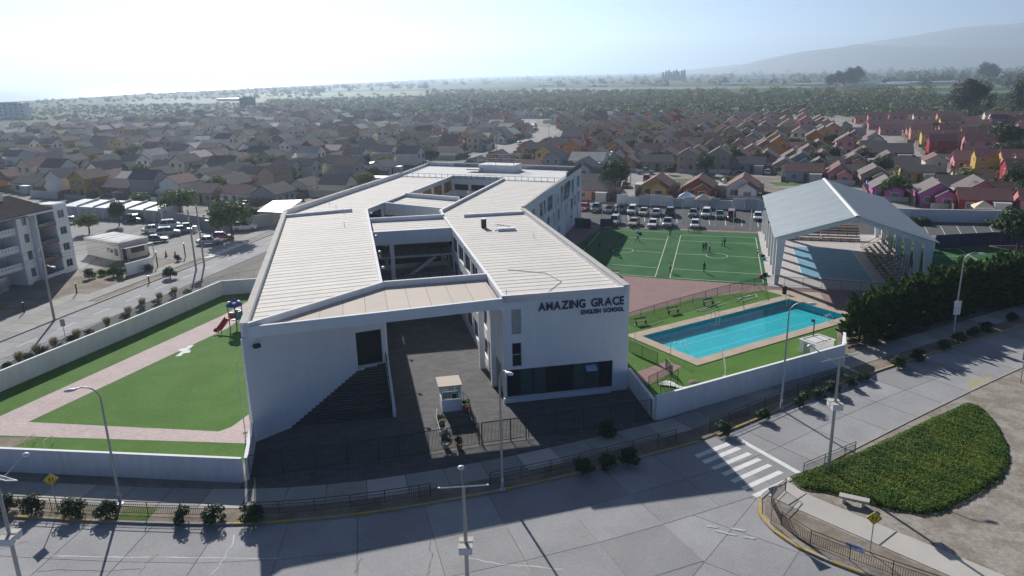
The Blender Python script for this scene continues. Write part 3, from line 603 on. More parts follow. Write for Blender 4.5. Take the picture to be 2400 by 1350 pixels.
# walkway behind the canopy with its railing, columns, inner ramp
wk = [xy(897, 668, 3.5), xy(1066, 656, 3.5), xy(1052, 621, 3.5), xy(890, 634, 3.5)]
sp('walkway', MB().prism(wk, 3.2, 3.5), m_terr)
def railing(p0, p1, z, h, par, m, n_post, bars=True, nm='railing', r=.025, gap=.12, world=True):
    L = math.hypot(p1[0]-p0[0], p1[1]-p0[1]); T = lambda u, zz: (p0[0]+(p1[0]-p0[0])*u, p0[1]+(p1[1]-p0[1])*u, z+zz)
    o = obj(nm, MB().tube([T(0, h), T(1, h)], r, 4), m, par, world)
    obj('lower_rail', MB().tube([T(0, .12), T(1, .12)], r*.8, 4), m, o, world)
    for i in range(n_post+1): u = i/n_post; obj('post', MB().tube([T(u, 0), T(u, h)], r*1.3, 4), m, o, world)
    if bars:
        for i in range(n_post):
            b = MB(); k = max(2, int(L/n_post/gap))
            for j in range(1, k): u = (i+j/k)/n_post; b.tube([T(u, .12), T(u, h)], r*.45, 3, cap=False)
            q = obj('bars', b, m, o, world); q['kind'] = 'stuff'
    return o
railing(wk[0], wk[1], 3.5, 1.0, school, m_black, 9, bars=False)
sp('glass_upstand', MB().quad((*wk[3], 3.5), (*wk[2], 3.5), (*wk[2], 4.2), (*wk[3], 4.2)), m_white)
for (x, y), z1 in (((-3.2, 71.6), 9.1), ((-6.4, 95.3), 8.4), ((-18.2, 93.9), 8.4), ((-15.3, 94.0), 8.4), ((-9.7, 102.9), 8.4), (xy(903, 556, 8), 8.4), ((-1.9, 67.0), 9.06), ((-17, 124), 8.3), ((-12.8, 121.5), 8.3)):
    sp('column', MB().box((x, y, z1/2), (.55, .55, z1), .18), m_white)
sp('ramp', MB().add([(-17.5, 96, .3), (-10, 97.5, 5.6), (-10, 99.3, 5.6), (-17.5, 97.8, .3), (-17.5, 96, .8), (-10, 97.5, 6.1), (-10, 99.3, 6.1), (-17.5, 97.8, .8)], [(0, 1, 5, 4), (1, 2, 6, 5), (2, 3, 7, 6), (3, 0, 4, 7), (4, 5, 6, 7), (3, 2, 1, 0)]), m_white)
for z in (3.4, 6.7): sp('gallery', MB().prism([br1[0], br1[1], br1[2], br1[3]], z-.25, z), m_cap); sp('gallery', MB().prism(br2, z-.25, z), m_cap)
for z in (3.4, 6.7):
    for bq in (br1, br2): pa, pb = (bq[1], bq[2]) if bq is br1 else (bq[0], bq[1]); railing(pa, pb, z, 1.0, school, m_black, 6, bars=False)
sp('inner_wall', wall_holes((-19.0, 101.0), (-9.4, 102.8), 0, 8.3, .2, []), mat('recess_shade_wall', (.10, .095, .10), var=.15))  # wall coloured dark to paint the shade of the recess under the bridge
sp('inner_wall', wall_holes((-17.4, 123.6), (-8.4, 118.2), 0, 8.2, .2, []), m_orange)
# terrace: railings, stair house with steel frame
def rail_brown(p0, p1, n, m=m_galv, h=1.0, z=ZR-.05): railing(p0, p1, z, h, school, m, n, bars=False, r=.03)
rail_brown((-21.6, 150.2), (9.4, 136.9), 26, m_black, .8); rail_brown((-21.9, 151.5), (-18.2, 168.3), 12, m_brown); rail_brown((-17.8, 168.3), (14.2, 152.9), 24, m_galv); rail_brown((10.4, 138.2), (14.3, 152.4), 14, m_brown, 1.0, ZT+.2)
sp('terrace_screen', MB().quad((-17.8, 168.5, ZR), (14.2, 153.1, ZR), (14.2, 153.1, ZR+.7), (-17.8, 168.5, ZR+.7)), mat('screen_grey', (.32, .33, .36), var=.1))
sp('terrace_screen', MB().quad((10.5, 138.0, ZT+.25), (14.6, 153, ZT+.25), (14.6, 153, ZT+1.1), (10.5, 138.0, ZT+1.1)), m_brown)
c_ = xy(1172, 395, 10.2); sh = sp('stair_house', MB().box((c_[0], c_[1], 10.4), (8.0, 4.0, 1.5), R(-24)), m_white2)
b = MB(); ca, sa = math.cos(R(-24)), math.sin(R(-24))
fp = [(c_[0]+ca*u-sa*v, c_[1]+sa*u+ca*v) for u, v in ((-4, -2), (0, -2), (4, -2), (4, 2), (0, 2), (-4, 2))]
for p in fp: b.tube([(*p, 11.1), (*p, 12.9)], .06, 4)
for z in (12.0, 12.9): b.tube([(*p, z) for p in fp+fp[:1]], .06, 4)
obj('steel_frame', b, m_galv, sh)
sp('roof_slab', MB().box((*xy(1115, 399, 10), 10.25), (3.2, 2.2, .25), R(-24)), m_terr)
# small roof furniture
vx = xy(1134, 534, 9.8); v = sp('roof_vent', MB().box((*vx, 10.35), (.62, .62, 1.1), .18), m_black); obj('cap', MB().box((*vx, 11.0), (.75, .75, .12), .18), m_galv, v)
hx = xy(1187, 540, 9.8); sp('roof_hatch', MB().box((*hx, 9.98), (2.3, .9, .35), .1), m_white2)
b = MB(); b.tube([(*xy(1160, 525, 9.86), 9.86), (*xy(1170, 536, 9.86), 9.86), (*xy(1160, 541, 9.86), 9.86), (*xy(1196, 531, 9.86), 9.86), (*xy(1164, 526, 9.86), 9.86)], .04, 4); sp('roof_pipe', b, m_cap)
for px, py in ((772, 475), (788, 484), (803, 493), (806, 494), (807, 525), (972, 446), (1251, 552), (1187, 688)):
    p = xy(px, py+5, 9.85); sp('aerial_pipe', MB().tube([(*p, 9.8), (*p, 10.45)], .035, 5), m_galv)
b = MB(); b.tube([(*xy(*p, 9.85), 9.85) for p in ((1190, 632), (1280, 640), (1316, 660), (1300, 672), (1285, 684))], .03, 4); sp('roof_cable', b, m_cap)
def flood(px, py, side):
    p = xy(px, py, 9.9); o = sp('floodlight', MB().lathe([(.0, -.1), (.16, -.06), (.2, .05), (.12, .16), (.02, .18)], (p[0]+side*.15, p[1], 9.95), 8), m_lampw); obj('bracket', MB().tube([(p[0]-side*.25, p[1], 9.8), (p[0]+side*.1, p[1], 9.86)], .04, 4), m_galv, o)
for px, py in ((868, 501), (879, 555), (887, 592), (895, 629)): flood(px, py, 1)
for px, py in ((1033, 497), (1069, 546), (1093, 580), (1123, 619), (1099, 452)): flood(px, py, -1)
# letters
def letters(txt, size, u_end, z, bold):
    ms = []; x = 0
    for ch in txt:
        if ch == ' ': x += size*.42; continue
        c = bpy.data.curves.new('letter', 'FONT'); c.body = ch; c.size = size; c.extrude = .05; c.offset = bold*.3 if ch == 'M' else bold
        t = bpy.data.objects.new('t', c); me = bpy.data.meshes.new_from_object(t); bpy.data.objects.remove(t); bpy.data.curves.remove(c)
        xs = [v.co.x for v in me.vertices]; x0 = min(xs); w = max(xs)-x0
        for v in me.vertices: v.co.x = (v.co.x-x0)*.84+x
        me.materials.clear(); me.materials.append(m_navy); ms.append(me); x += w*.84+size*.075
    for me in ms:
        o = link('letter', me, school, True); WM[o.name] = Matrix()
        o.matrix_basis = Matrix.Translation(onf(u_end-x, .06, z)) @ Matrix.Rotation(math.atan2(e_[1], e_[0]), 4, 'Z') @ Matrix.Rotation(R(90), 4, 'X')
uE, zE = onwall(1464, 702, RFL, RFR); zb1 = onwall(1464, 712, RFL, RFR)[1]; uS = onwall(1267, 729, RFL, RFR)[0]
letters('AMAZING GRACE', 1.08, uE, zb1, .022); letters('ENGLISH SCHOOL', .56, onwall(1463, 730, RFL, RFR)[0], onwall(1463, 728, RFL, RFR)[1], .011)
# wall lamp on the skewed wall
wl = (*xy(583, 786, 8.4), 8.4); o = sp('wall_lamp', MB().box((LF[0]+.9, LF[1]+.6, 8.35), (.5, .35, .3), .8), m_black)
# ------------------------------------------------------------------ boundary walls
def gwall(name, pts, h, label, cat='wall', m=None, cap=True, th=.22, z=0):
    t = thing(name, label, cat, (*pts[0], z))
    for p0, p1 in zip(pts, pts[1:]):
        h0 = h if not isinstance(h, (list, tuple)) else h[0]; L, e, n = frame_of(p0, p1); rz = math.atan2(e[1], e[0]); k = max(1, round(L/6))
        for i in range(k):
            u = L*(i+.5)/k; c = (p0[0]+e[0]*u, p0[1]+e[1]*u)
            s = obj('wall_section', MB().box((*c, z+h0/2), (L/k-.006, th, h0), rz), m or m_white2, t)
            if cap: obj('coping', MB().box((*c, z+h0+.025), (L/k-.012, th+.05, .05), rz), m_white, s)
    return t
gwall('garden_wall', [(-60, 55.2), (-40.3, 52.6), (-20.35, 50.05)], 2.0, 'white garden wall along the footway in front of the turf')
gwall('garden_wall', [(-20.1, 50.25), (-21.55, 56.1)], 1.9, 'short white wall closing the turf garden beside the forecourt')
gwall('garden_wall', [(-53.5, 58), (-51.2, 66), (-45.2, 85), (-40.6, 101), (-34.0, 102.3)], 2.05, 'long white wall between the turf garden and the side street')
gwall('pool_wall', [(10.95, 66.2), (11.95, 58.95)], 1.9, 'short white wall between the school front and the pool lawn')
gwall('pool_wall', [(12.05, 58.7), (33.0, 70.0)], 2.35, 'long white wall along the footway below the swimming pool', m=m_white2)
gwall('pool_wall', [(33.1, 70.15), (34.5, 73.5)], 2.35, 'short white wall end beside the tall cypress hedge')
lotw = thing('boundary_wall', 'white panelled wall behind the row of parked cars', 'wall', (17, 172, 0))
LW0, LW1 = (24.2, 168.8), (54.6, 156.0); L_, e2, n2 = frame_of(LW0, LW1)
mwall = [mat('panel_white_a', (.66, .69, .72), var=.08), mat('panel_white_b', (.52, .55, .58), var=.1), mat('panel_white_c', (.72, .73, .74), var=.06)]
k = 13
for i in range(k):
    u = L_*(i+.5)/k; hh = (2.3, 2.5, 2.35, 1.9)[(i*7) % 4]; obj('wall_panel', MB().box((LW0[0]+e2[0]*u, LW0[1]+e2[1]*u, hh/2), (L_/k-.05, .15, hh), math.atan2(e2[1], e2[0])), mwall[(i*5) % 3], lotw)
gwall('mural_wall', [(56, 155.2), (77, 141.9), (112, 133.5)], 2.4, 'long white wall behind the asphalt strip beyond the pavilion', m=mwall[2])
# ------------------------------------------------------------------ railings
def rail_run(pts, label, h=1.0, step=2.4, m=None, z=.14, name='railing', top2=True, gap=.13, r=.034, low=.12, hi=None, cat='railing'):
    m = m or m_brown; Q = resample(pts, step); Q.append(pts[-1]) if math.hypot(Q[-1][0]-pts[-1][0], Q[-1][1]-pts[-1][1]) > .4 else None
    t = thing(name, label, cat, (*pts[0], z)); hb = hi or (h*.78 if top2 else h)
    for i, p in enumerate(Q):
        obj('post', MB().tube([(*p, z-.05), (*p, z+h)], r, 4), m, t)
        if i+1 < len(Q):
            q = Q[i+1]; L = math.hypot(q[0]-p[0], q[1]-p[1]); T = lambda u, zz: (p[0]+(q[0]-p[0])*u, p[1]+(q[1]-p[1])*u, z+zz)
            o = obj('rail', MB().tube([T(0, h), T(1, h)], r*.9, 4), m, t)
            b = MB()
            if top2: b.tube([T(0, hb), T(1, hb)], r*.6, 4)
            b.tube([T(0, low), T(1, low)], r*.6, 4); n = max(2, int(L/gap))
            for j in range(1, n): b.tube([T(j/n, low), T(j/n, hb)], .016, 3, cap=False)
            b = obj('bars', b, m, o); b['kind'] = 'stuff'
    return t
def sub(line, x0, x1): return [p for p in line if x0 <= p[0] <= x1]
KR = offs(KN, -1.0)
rail_run(sub(KR, -47, -20.5), 'brown railing with bushes behind the kerb below the turf garden')
rail_run(sub(KR, -19.8, -4), 'brown railing behind the kerb in the school shadow, from the bush to the lamp post')
rail_run(sub(KR, -3.5, 13.9), 'brown railing curving behind the kerb in the shadow up to the crossing')
rail_run(sub(KR, 15.6, 34), 'brown railing with bushes along the kerb below the pool wall')
CR = offs(SKs, -.9)
rail_run([p for p in CR if p[1] < 47.2 and p[0] < 31], 'brown railing curving round the street corner beside the earth strip')
rail_run([xy(1882, 1118), xy(2003, 1066)], 'short brown railing between the crossing and the green bed')
rail_run(offs(smooth_line([(-54.9, 71), (-54.2, 73.9), (-51.7, 81.5), (-49.4, 89.3), (-45.2, 101.8)]), 0), 'grey railing between the side street and the strip of grass tufts', m=m_galv)
rail_run([(-45, 102.3), (-41.8, 107.2), (-36.5, 111.5)], 'grey railing beside the side street next to the school corner', m=m_galv, h=1.3)
rail_run([(-20.0, 50.4), (-9.4, 53.0)], 'black bar fence in the deep shadow below the grand stair', m=m_black, h=1.9, top2=False, gap=.11, name='bar_fence', cat='fence')
rail_run([(-9.2, 53.05), (-2.9, 54.9)], 'black bar fence in front of the guard booth', m=m_black, h=1.9, top2=False, gap=.11, name='bar_fence', cat='fence')
rail_run([(-2.7, 55.0), (.9, 55.9)], 'black sliding gate of upright bars in the sun beside the booth path', m=m_black, h=1.9, top2=False, gap=.11, name='bar_gate', r=.05, cat='gate')
rail_run([(1.1, 55.95), (11.7, 58.75)], 'black bar fence in the shadow below the school front', m=m_black, h=1.9, top2=False, gap=.11, name='bar_fence', cat='fence')
# ------------------------------------------------------------------ swimming pool
v0 = Vector(xy(1505, 790.6)); v1 = Vector(xy(1848, 703.5)); v2 = Vector(xy(1622.6, 847.3)); pu = (v1-v0).normalized(); pw = Vector((pu.y, -pu.x)); PL = (v1-v0).length; PW = (v2-v0).dot(pw)
def PP(u, w): q = v0+pu*u+pw*w; return (q.x, q.y)
pool = thing('swimming_pool', 'rectangular turquoise swimming pool with tan paved edge', 'swimming pool', (*PP(PL/2, PW/2), 0))
m_basin = mat('pool_plaster', (.02, .43, .49), rough=.8, var=.10, scale=.35, fine=1.5); m_edge = mat('pool_paving', (.46, .37, .29), rough=.85, var=.1, scale=.8, rand=.06)
b = MB(); D = .72; ins = lambda u, w, z: (*PP(u, w), z)
b.quad(ins(0, 0, -D), ins(PL, 0, -D), ins(PL, PW, -D), ins(0, PW, -D))
for (u, w), (x, y) in (((0, 0), (PL, 0)), ((PL, 0), (PL, PW)), ((PL, PW), (0, PW)), ((0, PW), (0, 0))): b.quad(ins(u, w, -D), ins(x, y, -D), ins(x, y, .12), ins(u, w, .12))
obj('basin', b, m_basin, pool)
m_pl = mat('lane_paint', (.14, .58, .62), var=.05)
for w in (PW*.36, PW*.68):
    obj('lane_line', MB().quad(ins(1.6, w-.09, -D+.01), ins(PL-1.6, w-.09, -D+.01), ins(PL-1.6, w+.09, -D+.01), ins(1.6, w+.09, -D+.01)), m_pl, pool)
    for u in (1.6, PL-1.75): obj('lane_line', MB().quad(ins(u, w-.6, -D+.012), ins(u+.16, w-.6, -D+.012), ins(u+.16, w+.6, -D+.012), ins(u, w+.6, -D+.012)), m_pl, pool)
mw = bpy.data.materials.new('pool_water'); mw.use_nodes = True; n = mw.node_tree; n.nodes.clear(); L = n.links.new
out = n.nodes.new('ShaderNodeOutputMaterial'); tr = n.nodes.new('ShaderNodeBsdfTransparent'); tr.inputs[0].default_value = (.88, .99, 1, 1); gl = n.nodes.new('ShaderNodeBsdfGlossy'); gl.inputs['Roughness'].default_value = .04
mxs = n.nodes.new('ShaderNodeMixShader'); nz = n.nodes.new('ShaderNodeTexNoise'); nz.inputs['Scale'].default_value = 2.2; nz.inputs['Detail'].default_value = 3
ge = n.nodes.new('ShaderNodeNewGeometry'); L(ge.outputs['Position'], nz.inputs['Vector']); bp = n.nodes.new('ShaderNodeBump'); bp.inputs['Strength'].default_value = .12; bp.inputs['Distance'].default_value = .05; L(nz.outputs['Fac'], bp.inputs['Height'])
L(bp.outputs[0], gl.inputs['Normal']); 
dt = n.nodes.new('ShaderNodeVectorMath'); dt.operation = 'DOT_PRODUCT'; L(ge.outputs['Incoming'], dt.inputs[0]); L(bp.outputs[0], dt.inputs[1])
prev = dt.outputs['Value']
for op, val in (('ABSOLUTE', None), ('SUBTRACT', 1.0), ('POWER', 5.0), ('MULTIPLY_ADD', .55)):
    q = n.nodes.new('ShaderNodeMath'); q.operation = op; q.use_clamp = True
    if op == 'SUBTRACT': q.inputs[0].default_value = 1.0; L(prev, q.inputs[1])
    else:
        L(prev, q.inputs[0])
        if val: q.inputs[1].default_value = val
        if op == 'MULTIPLY_ADD': q.inputs[2].default_value = .02
    prev = q.outputs[0]
L(prev, mxs.inputs[0]);  L(tr.outputs[0], mxs.inputs[1]); L(gl.outputs[0], mxs.inputs[2]); L(mxs.outputs[0], out.inputs[0])
obj('water', MB().quad(ins(.002, PW-.002, -.10), ins(PL-.002, PW-.002, -.10), ins(PL-.002, .002, -.10), ins(.002, .002, -.10)), mw, pool)
ew = 1.35
edge = obj('edge_paving', MB().quad(ins(-.02, -.02, .10), ins(.0, -.02, .10), ins(0, 0, .10)), m_edge, pool)
def edge_run(u0, u1, w0, w1, nn, along):
    for i in range(nn):
        if along: a, c = u0+(u1-u0)*i/nn, u0+(u1-u0)*(i+1)/nn; q = [PP(a, w0), PP(c, w0), PP(c, w1), PP(a, w1)]
        else: a, c = w0+(w1-w0)*i/nn, w0+(w1-w0)*(i+1)/nn; q = [PP(u0, a), PP(u1, a), PP(u1, c), PP(u0, c)]
        slab(q, .17, m_edge, edge, 'paving_slab', .12, .008)
edge_run(-ew, PL+ew, -ew, 0, 18, True); edge_run(-ew, PL+ew, PW, PW+ew, 18, True); edge_run(-ew, 0, 0, PW, 5, False); edge_run(PL, PL+ew, 0, PW, 5, False)
# the lawn leaves a hole for the basin
lawn_out = [(10.9, 84.5), (16, 88.5), (24, 94.2), (35, 97.5), (41, 95.5), (36, 74.5), (32.9, 70.3), (12.1, 59.1), (11.1, 68)]
gl0 = thing('pool_lawn', None, None, (20, 75, 0)); gl0['kind'] = 'structure'
for hp, hn in ((PP(0, 0), (-pu.x, -pu.y)),):
    obj('turf', MB().quad(*[(p[0], p[1], .09) for p in clip_half(lawn_out, PP(-.9, 0), hn)]), m_turf, gl0)
mid = clip_half(clip_half(lawn_out, PP(-.9, 0), (pu.x, pu.y)), PP(PL+.9, 0), (-pu.x, -pu.y))
obj('turf', MB().quad(*[(p[0], p[1], .09) for p in clip_half(mid, PP(0, -.9), (-pw.x, -pw.y))]), m_turf, gl0)
obj('turf', MB().quad(*[(p[0], p[1], .09) for p in clip_half(mid, PP(0, PW+.9), (pw.x, pw.y))]), m_turf, gl0)
obj('paving', MB().quad(*[(p[0], p[1], .09) for p in clip_half(lawn_out, PP(PL+.9, 0), (pu.x, pu.y))]), m_edge, gl0)
pth = struct('pool_path', MB().quad(*[(*xy(*p), .10) for p in ((1480, 878), (1560, 850), (1600, 860), (1520, 905))]), m_pink)
def ladder(u, w, dirw, label):
    p = PP(u, w); t = thing('pool_ladder', label, 'ladder', (*p, .1)); d = pw*dirw
    for s in (-.28, .28):
        q = Vector(p)+pu*s; P = []
        for k in range(9): a = math.pi*k/8; P.append((q.x+d.x*(.35-.45*math.cos(a)), q.y+d.y*(.35-.45*math.cos(a)), .17+.75*math.sin(a)))
        P.append((P[-1][0], P[-1][1], -.9)); obj('rail', MB().tube(P, .03, 6), m_lampw, t)
    for z in (-.2, -.5, -.8): obj('rung', MB().tube([(p[0]+d.x*.8+pu.x*s, p[1]+d.y*.8+pu.y*s, z) for s in (-.28, .28)], .03, 5), m_lampw, t)
ladder(PL*.46, -.2, 1, 'chrome pool ladder on the far long edge by the railing'); ladder(PL*.86, PW+.2, -1, 'chrome pool ladder on the near long edge below the lamp post'); ladder(1.0, PW*.6, 1, 'chrome pool ladder at the short edge beside the shower pipe')
ladder(PL*.97, -.2, 1, 'chrome pool ladder at the far corner beside the cypress hedge')
# pool railing with benches, goals and pipes on the lawn
rail_run([xy(1470, 757), xy(1560, 729), xy(1700, 690), xy(1795, 668)], 'black railing between the pink paving and the pool lawn', m=m_black, h=1.15, top2=False, z=.08, gap=.13)
rail_run([xy(1795, 668), xy(1960, 680), xy(2080, 690)], 'black railing between the pavilion and the pool', m=m_black, h=1.3, top2=False, z=.08, gap=.13)
rail_run([xy(1470, 822), xy(1543, 855)], 'black railing at the pool corner beside the school wall', m=m_black, h=1.2, top2=False, z=.09, gap=.13)
rail_run([xy(1560, 866), xy(1582, 882), xy(1520, 912)], 'black railing round the small pink path at the pool gate', m=m_black, h=1.2, top2=False, z=.09, gap=.13)
rail_run([xy(1548, 935), xy(1552, 925), xy(1588, 905)], 'thin black wire fence posts at the lawn corner by the tarpaulin', m=m_black, h=1.6, top2=False, z=.09, gap=.4)
def bench(loc, rz, label, L=1.6, m=None):
    t = thing('bench', label, 'bench', (*loc, .09), rz); m = m or m_brown
    obj('seat', MB().box((0, 0, .44), (L, .34, .05)), m, t, False)
    for s in (-1, 1):
        obj('leg', MB().box((s*L*.42, 0, .21), (.06, .3, .42)), m, t, False)
    obj('backrest', MB().box((0, .18, .75), (L, .04, .16)), m, t, False)
    for s in (-1, 1): obj('back_post', MB().box((s*L*.42, .18, .6), (.05, .05, .5)), m, t, False)
for (px, py), lb in (((1502, 762), 'dark bench on the pool lawn nearest the school wall'), ((1578, 736), 'dark bench in the middle of the pool railing'), ((1660, 716), 'dark bench on the pool lawn beside the white goal frame')): bench(xy(px, py), math.atan2(pu.y, pu.x)-.12, lb)
def pipes(name, runs, label, cat, m=m_lampw, r=.04, z=.14):
    t = thing(name, label, cat, (*xy(*runs[0][0][:2]), z))
    for q in runs: obj('tube', MB().tube([(*xy(p[0], p[1], z+(p[2] if len(p) > 2 else 0)), z+(p[2] if len(p) > 2 else 0)) for p in q], r, 6), m, t)
pipes('goal_frame', [[(1630, 727), (1650, 724), (1690, 707)], [(1632, 728), (1645, 729), (1700, 712)]], 'white tubular goal frame lying on the pool lawn', 'goal')
pipes('goal_frame', [[(1725, 707), (1740, 697), (1775, 690)], [(1742, 706), (1775, 697), (1772, 690)], [(1720, 702), (1760, 692)]], 'white tubular goal frame lying near the far end of the pool railing', 'goal')
pipes('goal_frame', [[(1625, 712), (1625, 712, 1.1), (1663, 694, 1.1), (1663, 694)]], 'pale grey goal frame standing on the pink paving behind the pool railing', 'goal', m=m_galv, r=.03)
pipes('goal_frame', [[(1718, 690), (1718, 690, 1.4), (1775, 668, 1.4), (1775, 668)], [(1718, 690, 1.4), (1735, 683)], [(1775, 668, 1.4), (1790, 664)]], 'grey goal frame standing at the corner of the sports turf', 'goal', m=m_galv, r=.03)
pipes('hose', [[(1515, 767), (1535, 760), (1555, 753)]], 'thin pale hose lying on the pool lawn by the school', 'hose', m=m_galv, r=.03, z=.12)
p = xy(1571, 843); t = thing('pool_shower', 'thin curved shower pipe at the short pool edge', 'shower', (*p, .1)); obj('pipe', MB().tube([(*p, .1), (*p, 1.9), (p[0]+.05, p[1], 2.15), (p[0]+.3, p[1], 2.2), (p[0]+.4, p[1], 2.0)], .03, 6), m_galv, t); obj('rose', MB().lathe([(.02, .06), (.1, 0)], (p[0]+.4, p[1], 1.95), 8), m_galv, t)
p = xy(1488, 803); t = thing('pool_shower', 'straight shower pipe beside the school corner and pool', 'shower', (*p, .1)); obj('pipe', MB().tube([(*p, .1), (*p, 2.1)], .03, 6), m_galv, t); obj('rose', MB().lathe([(.02, .06), (.1, 0)], (*p, 2.1), 8), m_galv, t)
p = xy(1903, 818); t = thing('dark_lamp', 'dark blue post with a small lamp beside the pump house', 'lamp post', (*p, .1)); obj('post', MB().tube([(*p, .1), (*p, 3.3)], .06, 6), m_navyp, t); obj('lamp_head', MB().box((p[0]-.15, p[1], 3.2), (.35, .2, .25)), m_navyp, t)
p = xy(1699, 885); t = thing('slide_pole', 'white bent pole leaning from the wall towards the pool', 'pole', (*p, .1)); P = [(p[0]+.0, p[1], .1), (p[0]-.03, p[1]+.02, 1.0), (p[0]-.2, p[1]+.1, 2.0), (p[0]-.5, p[1]+.2, 2.9)]; obj('tube', MB().tube(P, .07, 7), m_lampw, t); obj('foot', MB().box((p[0], p[1], .12), (.3, .3, .06)), m_lampw, t)
# pump house
c = xy(1912, 826); t = thing('pump_house', 'small white flat-roofed pump house behind the pool wall', 'shed', (*c, .1), R(29)); obj('wall', MB().box((0, 0, .65), (2.9, 2.0, 1.3)), m_white, t, False); rf = obj('roof', MB().box((0, 0, 1.35), (3.1, 2.2, .1)), m_terr, t, False); obj('upstand', MB().tube([(-1.2, -.8, 1.42), (1.2, -.8, 1.42), (1.2, .8, 1.42), (-1.2, .8, 1.42), (-1.2, -.8, 1.42)], .035, 4), m_cap, rf, False); obj('door', MB().box((-1.46, 0, .6), (.04, .8, 1.1)), m_galv, t, False)
# crumpled tarpaulin
g = np.random.default_rng(4); nx_, ny_ = 46, 14; c0, c1_ = Vector(xy(1546, 903)), Vector(xy(1618, 914)); V = []
for j in range(ny_):
    for i in range(nx_):
        u, w = i/(nx_-1), j/(ny_-1)-.5; q = c0.lerp(c1_, u); dn = Vector((-(c1_-c0).y, (c1_-c0).x)).normalized(); wd2 = .8+.35*math.sin(u*7)
        V.append((q.x+dn.x*(w*wd2+.3*math.sin(u*6)), q.y+dn.y*(w*wd2+.3*math.sin(u*6)), .12+.12*abs(math.sin(u*23+w*9))+.1*abs(math.sin(u*11-w*13))*(1-abs(2*w))+g.uniform(0, .05)))
F = np.array([(j*nx_+i, j*nx_+i+1, (j+1)*nx_+i+1, (j+1)*nx_+i) for j in range(ny_-1) for i in range(nx_-1)])
o = link('tarpaulin', npmesh('tarpaulin', np.array(V), F, mat('white_tarp', (.75, .77, .76), rough=.5, var=.06))); tag(o, 'crumpled white tarpaulin lying on the lawn by the pool wall', 'tarpaulin')
o = obj('rubble_heap', MB().lathe([(.55, 0), (.4, .12), (.15, .2), (.02, .22)], (*xy(1626, 898), .09), 9), m_dirt); tag(o, 'small dark heap of earth on the lawn near the pool wall', 'heap')
# ------------------------------------------------------------------ pavilion
PO, PA, PWd, PLn, HE, HR = (36.37, 99.98), .275, 19.3, 35.3, 6.95, 10.1
pU, pV = (math.cos(PA), -math.sin(PA)), (math.sin(PA), math.cos(PA))
def PT(u, v, z): return (PO[0]+pU[0]*u+pV[0]*v, PO[1]+pU[1]*u+pV[1]*v, z)
pav = thing('sports_pavilion', 'open white sports pavilion with grey gabled sheet roof over a blue court', 'pavilion', PT(PWd/2, PLn/2, 0))
m_sheet = mat('zinc_sheet', (.30, .345, .37), rough=.5, var=.10, scale=.4, fine=3, metal=.1, rand=.05); m_ridge = mat('ridge_white', (.80, .79, .76), var=.05); m_pfl = mat('pavilion_floor', (.50, .46, .44), rough=.6, var=.08)
m_court = mat('court_blue', (.15, .33, .46), rough=.55, var=.06)
obj('floor', MB().quad(*[PT(u, v, .10) for u, v in ((-.8, -1.2), (PWd+.8, -1.2), (PWd+.8, PLn+1.2), (-.8, PLn+1.2))]), m_pfl, pav)
bc = [(1856, 578.7), (1994.7, 586.7), (2046.7, 661.3), (1881.3, 649.3)]; cq = [xy(*p) for p in bc]; ct = obj('court', MB().quad(*[(*p, .107) for p in cq]), m_court, pav)
for i in range(4):
    a, b_ = Vector(cq[i]), Vector(cq[(i+1) % 4]); d = (b_-a).normalized(); nn_ = Vector((-d.y, d.x))*.05; obj('court_line', MB().quad((*(a+nn_), .113), (*(b_+nn_), .113), (*(b_-nn_), .113), (*(a-nn_), .113)), m_wpaint, ct)
for t_ in (.34, .5, .66):
    a, b_ = Vector(cq[0]).lerp(Vector(cq[3]), t_), Vector(cq[1]).lerp(Vector(cq[2]), t_); d = (b_-a).normalized(); nn_ = Vector((-d.y, d.x))*.04; obj('court_line', MB().quad((*(a+nn_), .113), (*(b_+nn_), .113), (*(b_-nn_), .113), (*(a-nn_), .113)), m_wpaint, ct)
NF = 7
for k in range(NF):
    v = .25+(PLn-.5)*k/(NF-1)
    for s in (0, 1):
        x0, xi, xt = (0, .55, 1.15) if s == 0 else (PWd, PWd-.55, PWd-1.15)
        P = [PT(x0, v-.25, .1), PT(xi, v-.25, .1), PT(xi, v+.25, .1), PT(x0, v+.25, .1), PT(x0, v-.25, HE-.1), PT(xt, v-.25, HE-.1), PT(xt, v+.25, HE-.1), PT(x0, v+.25, HE-.1)]
        obj('column', MB().add(P, [(0, 1, 5, 4), (1, 2, 6, 5), (2, 3, 7, 6), (3, 0, 4, 7), (4, 5, 6, 7), (3, 2, 1, 0)]), m_white, pav)
        P = [PT(x0, v-.2, HE-.95), PT(PWd/2, v-.2, HR-.75), PT(PWd/2, v-.2, HR-.12), PT(x0, v-.2, HE-.12)]; P += [(p[0]+pV[0]*.4, p[1]+pV[1]*.4, p[2]) for p in P]
        obj('rafter', MB().add(P, [(0, 1, 2, 3), (7, 6, 5, 4), (0, 4, 5, 1), (3, 2, 6, 7), (0, 3, 7, 4), (1, 5, 6, 2)]), m_white, pav)
m_under = mat('sheet_underside', (.45, .46, .47), var=.05)
NSH = 36
